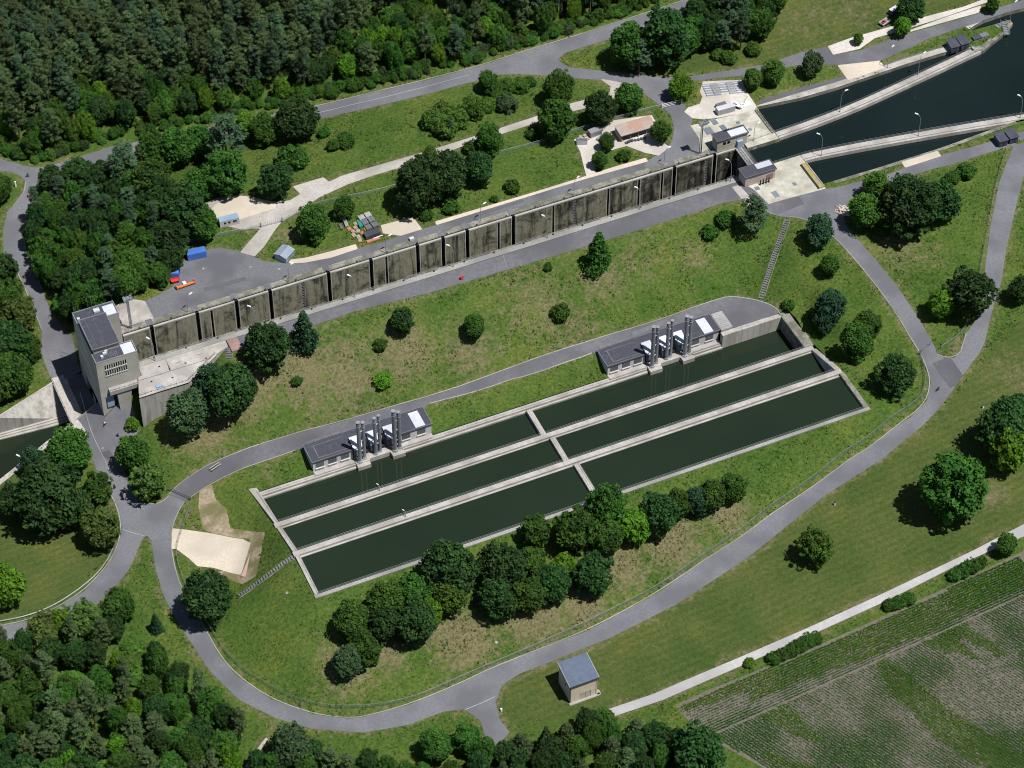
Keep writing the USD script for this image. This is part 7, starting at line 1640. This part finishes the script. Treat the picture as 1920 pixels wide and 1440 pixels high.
prims = {}
pine_poly = soft(L["regions"]["pines"], 1).buffer(5)
main = shapely.make_valid(Polygon(L["roads"]["main_road"])).buffer(0)
PP = scatter(pine_poly, 4.25, 21, 40000)
dist = shapely.distance(main, shapely.points(PP))
order = np.argsort([np.linalg.norm(np.array([x, y, 25]) - EYE) for x, y in PP])
stuff = []
npine = nedge = 0
edge_stuff = []
wr = np.random.default_rng(8)
for i in order:
    x, y = PP[i]
    if not seen(x, y):
        continue
    d = dist[i]
    edge = d < 16 + 10 * math.sin(x * .05) + (10 if x > 90 else 0)
    u = wr.random()
    if d < 5.2:
        continue
    if edge and u < .74:
        tone = ["mid", "mid", "light", "dark", "bright"][int(u / .74 * 4.99)]
        r = wr.uniform(2.6, 3.9)
        nedge += 1
        if nedge > 60:
            edge_stuff.append((x, y, r, wr.uniform(8, 13), tone, wr.random()))
            continue
        plant(x, y, r, wr.uniform(8, 13), "round", tone, {"mid": "mid green broadleaf tree in the forest edge above the main road", "light": "light green broadleaf tree in the forest edge above the main road",
              "dark": "dark broadleaf tree in the forest edge above the main road", "bright": "bright green broadleaf tree in the forest edge above the main road"}[tone], tone + " broadleaf trees of the forest edge")
        continue
    s = wr.uniform(.85, 1.2)
    if npine < 250:
        npine += 1
        plant(x, y, 3.1 * s, wr.uniform(15, 23.5), "pine", "dark" if wr.random() < .6 else "blue", "tall dark pine in the closed forest at the upper left", "pines of the closed forest")
    else:
        stuff.append((x, y, 3.1 * s, wr.uniform(15, 23.5), wr.random()))
strip = pine_poly.intersection(main.buffer(6.4).difference(main.buffer(2.6)))
for x, y in scatter(strip, 2.1, 22, 60000):
    u = wr.random()
    if u > .86 or not seen(x, y):
        continue
    r = wr.uniform(1.1, 2.5)
    plant(x, y, r, r * wr.uniform(1.2, 2.1), "bush", "mid" if u < .5 else ("light" if u < .75 else "grey"), "low shrub on the forest edge above the main road", "shrubs on the forest edge")
if stuff:
    pi = UsdGeom.PointInstancer.Define(stage, "/World/distant_pines")
    protos = []
    for k in range(4):
        src = kind_proto("pine", "dark" if k % 2 else "blue", k)
        pp = f"/World/distant_pines/pine_{'abcd'[k]}"
        UsdGeom.Xform.Define(stage, pp).GetPrim().GetReferences().AddInternalReference(src[0])
        protos.append(pp)
    pi.CreatePrototypesRel().SetTargets([Sdf.Path(p) for p in protos])
    pi.CreateProtoIndicesAttr(Vt.IntArray([int(s[4] * 3.99) for s in stuff]))
    pi.CreatePositionsAttr(Vt.Vec3fArray([Gf.Vec3f(float(s[0]), float(s[1]), H(s[0], s[1])) for s in stuff]))
    pi.CreateScalesAttr(Vt.Vec3fArray([Gf.Vec3f(s[2] / 3, s[2] / 3, s[3] / 18) for s in stuff]))
    pi.CreateOrientationsAttr(Vt.QuathArray([Gf.Quath(math.cos(s[4] * 3), 0, 0, math.sin(s[4] * 3)) for s in stuff]))
    tag(pi.GetPrim(), "farther pines of the closed forest", "trees", kind="stuff")


if edge_stuff:
    pi = UsdGeom.PointInstancer.Define(stage, "/World/distant_broadleaf_trees")
    tones = ["mid", "light", "dark", "bright"]
    for k, tn_ in enumerate(tones):
        UsdGeom.Xform.Define(stage, f"/World/distant_broadleaf_trees/tree_{tn_}").GetPrim().GetReferences().AddInternalReference(kind_proto("round", tn_, k % 3)[0])
    pi.CreatePrototypesRel().SetTargets([Sdf.Path(f"/World/distant_broadleaf_trees/tree_{t_}") for t_ in tones])
    pi.CreateProtoIndicesAttr(Vt.IntArray([tones.index(s[4]) for s in edge_stuff]))
    pi.CreatePositionsAttr(Vt.Vec3fArray([Gf.Vec3f(float(s[0]), float(s[1]), H(s[0], s[1])) for s in edge_stuff]))
    pi.CreateScalesAttr(Vt.Vec3fArray([Gf.Vec3f(s[2] / 5, s[2] / 5, s[3] / 11.5) for s in edge_stuff]))
    pi.CreateOrientationsAttr(Vt.QuathArray([Gf.Quath(math.cos(s[5] * 3), 0, 0, math.sin(s[5] * 3)) for s in edge_stuff]))
    tag(pi.GetPrim(), "broadleaf trees farther back in the forest edge", "trees", kind="stuff")


def wood(region, dmin, seed, mix, where, rr=(2.8, 4.3), hh=(8.5, 14)):
    wr = np.random.default_rng(seed)
    for x, y in scatter(soft(L["regions"][region], 1), dmin, seed):
        if not seen(x, y):
            continue
        u = wr.random()
        acc = 0
        for (kind, tone, p, word) in mix:
            acc += p
            if u <= acc:
                break
        r = wr.uniform(*rr) * (.8 if kind == "pine" else 1)
        h = wr.uniform(*hh) * (1.35 if kind == "pine" else (.35 if kind == "bush" else 1))
        plant(x, y, r, h, kind, tone, f"{word} {where}", f"{word} {where}"[:60])


wood("hill", 4.7, 31, [("round", "dark", .3, "dark leafy tree"), ("round", "mid", .34, "mid green tree"), ("round", "light", .12, "light green tree"), ("pine", "blue", .16, "grey green pine"), ("bush", "mid", .08, "low bush")], "in the wood between gate tower and valley road")
wood("lowwood", 4.8, 32, [("round", "dark", .22, "dark leafy tree"), ("pine", "dark", .42, "dark pine"), ("round", "mid", .2, "mid green tree"), ("round", "bright", .08, "bright green tree"), ("bush", "light", .08, "light bush")], "in the wood at the lower left corner")
wood("bottom", 4.6, 33, [("round", "dark", .3, "dark leafy tree"), ("round", "mid", .4, "mid green tree"), ("bush", "mid", .2, "low bush"), ("pine", "dark", .1, "dark pine")], "at the bottom edge left of the road branch", (2.2, 3.4), (6, 9))
wood("bottom2", 4.8, 34, [("round", "dark", .42, "dark leafy tree"), ("round", "mid", .3, "mid green tree"), ("cone", "dark", .28, "dark spruce")], "in the bottom wood beside the farm track", (2.7, 4.2), (8, 12))
wood("corner", 5.2, 35, [("round", "dark", .4, "dark leafy tree"), ("round", "mid", .45, "mid green tree"), ("pine", "blue", .15, "grey green pine")], "in the wood at the top beside the upper meadow", (3.2, 5.0), (10, 14))

# ------------------------------------------------------------------ grass, weeds, crop
def blades(x, y, z, s, rng, mt, name, label, spread=.6, jit=.4, wide=1.0):
    """Three leaning blades per tuft, all tufts of a kind in one mesh."""
    n = len(x)
    V = []
    for k in range(3):
        a = rng.uniform(0, 6.283, n)
        w = s * rng.uniform(.22, .4, n) * wide
        lean = s * rng.uniform(.1, spread, n)
        bx, by = np.cos(a), np.sin(a)
        ox, oy = s * rng.uniform(-jit, jit, n), s * rng.uniform(-jit, jit, n)
        p0 = np.stack([x + ox - by * w, y + oy + bx * w, z - .05], 1)
        p1 = np.stack([x + ox + by * w, y + oy - bx * w, z - .05], 1)
        p2 = np.stack([x + ox + bx * lean, y + oy + by * lean, z + s * rng.uniform(.5, 1.0, n)], 1)
        V.append(np.stack([p0, p1, p2], 1))
    V = np.concatenate(V).reshape(-1, 3)
    p = usdkit.mesh(stage, "/World/" + name, (V, np.arange(len(V)).reshape(-1, 3)), M[mt]).GetPrim()
    UsdGeom.PrimvarsAPI(p).CreatePrimvar("tone", Sdf.ValueTypeNames.FloatArray, "vertex").Set(Vt.FloatArray.FromNumpy(np.repeat(rng.uniform(.25, 1.0, len(V) // 3), 3).astype(np.float32)))
    return tag(p, label, name.replace("_", " "), kind="stuff")


rng = np.random.default_rng(77)
N_ = 210000
gx = rng.uniform(-70, 350, N_); gy = rng.uniform(-260, 90, N_)
bad = shapely.union_all([road_union.buffer(.3), holes.buffer(.4), field, *[Polygon(p).buffer(.3) for p in L["concrete"].values()], Polygon(L["earth"]["bare_earth"]).buffer(0)])
shapely.prepare(bad)
mownU = shapely.union_all([Polygon(p).buffer(0) for p in L["mown"]])
ok = ~shapely.contains_xy(bad, gx, gy)
mo = shapely.contains_xy(mownU, gx, gy)
clump = meshkit.fbm(np.stack([gx * .16, gy * .16, gx * 0], 1), 3, 4)
ok &= np.where(mo, rng.random(N_) < .12, rng.random(N_) < np.clip((clump - .36) * 3.2, .04, 1))
gx, gy, mo = gx[ok], gy[ok], mo[ok]
gs = np.where(mo, .18, rng.uniform(.22, .6, len(gx)) * (1 + .4 * (rng.random(len(gx)) < .06)))
blades(gx, gy, height(Z, gx, gy), gs, rng, "weed_leaf", "meadow_grass", "tufts of long grass and weeds on the slopes and meadows", .9)

# crop rows: two headland rows sets along the upper edge, the rest runs away from it
fx, fy, fs = [], [], []
head = np.array(CROP_EDGE)
hd = (head[1] - head[0]) / np.linalg.norm(head[1] - head[0]); hn = np.array([hd[1], -hd[0]])
rd = np.array([math.cos(CROP_DIR), math.sin(CROP_DIR)]); rn = np.array([-rd[1], rd[0]])
HEADW = 13.0
for k in range(16):
    off = .6 + k * .82
    d = np.arange(-5, 240, .2)
    p = head[0] + hd * d[:, None] + hn * off
    fx.append(p[:, 0]); fy.append(p[:, 1])
o = head[0]
for k in range(-240, 300):
    d = np.arange(-180, 200, .2)
    p = o + rn * k * .84 + rd * d[:, None]
    p = p[(p - head[0]) @ hn > HEADW + .9]
    fx.append(p[:, 0]); fy.append(p[:, 1])
fx, fy = np.concatenate(fx), np.concatenate(fy)
rng = np.random.default_rng(78)
inside = shapely.contains_xy(field.buffer(-.8), fx, fy) & (fx < 215) & (fy > -250)
fx, fy = fx[inside], fy[inside]
P2 = np.stack([fx, fy], 1)
inhead = (P2 - head[0]) @ hn < HEADW + .5
den = meshkit.fbm(np.stack([fx * .06, fy * .06, fx * 0], 1), 4, 9)
keep = rng.random(len(fx)) < np.clip(.85 + 3 * (den - .45), .62, 1)
blades(fx[keep], fy[keep], height(Z, fx[keep], fy[keep]), .37 + .14 * np.clip((den[keep] - .4) * 4, 0, 1) + .06 * rng.random(keep.sum()), rng, "crop_leaf", "crop_plants", "rows of young green crop plants in the field", .75, .35, 1.9)
# bright weeds: strips along the rows and between the headland and the rest
al, ac = np.where(inhead, P2 @ hd, P2 @ rd), np.where(inhead, P2 @ hn, P2 @ rn)
wn = meshkit.fbm(np.stack([al * .018, ac * .11, fx * 0 + 3], 1), 3, 15) + .16 * np.exp(-(((P2 - head[0]) @ hn - 8) / 3.5) ** 2) * (P2[:, 0] > 120)
wk = (wn > .52) & (rng.random(len(fx)) < .8)
blades(fx[wk] + rng.uniform(-.4, .4, wk.sum()), fy[wk] + rng.uniform(-.4, .4, wk.sum()), height(Z, fx[wk], fy[wk]), .42 + .14 * rng.random(wk.sum()), rng, "leaf_bright", "field_weeds", "bright green weed patches between the crop rows", .9, .5, 1.6)
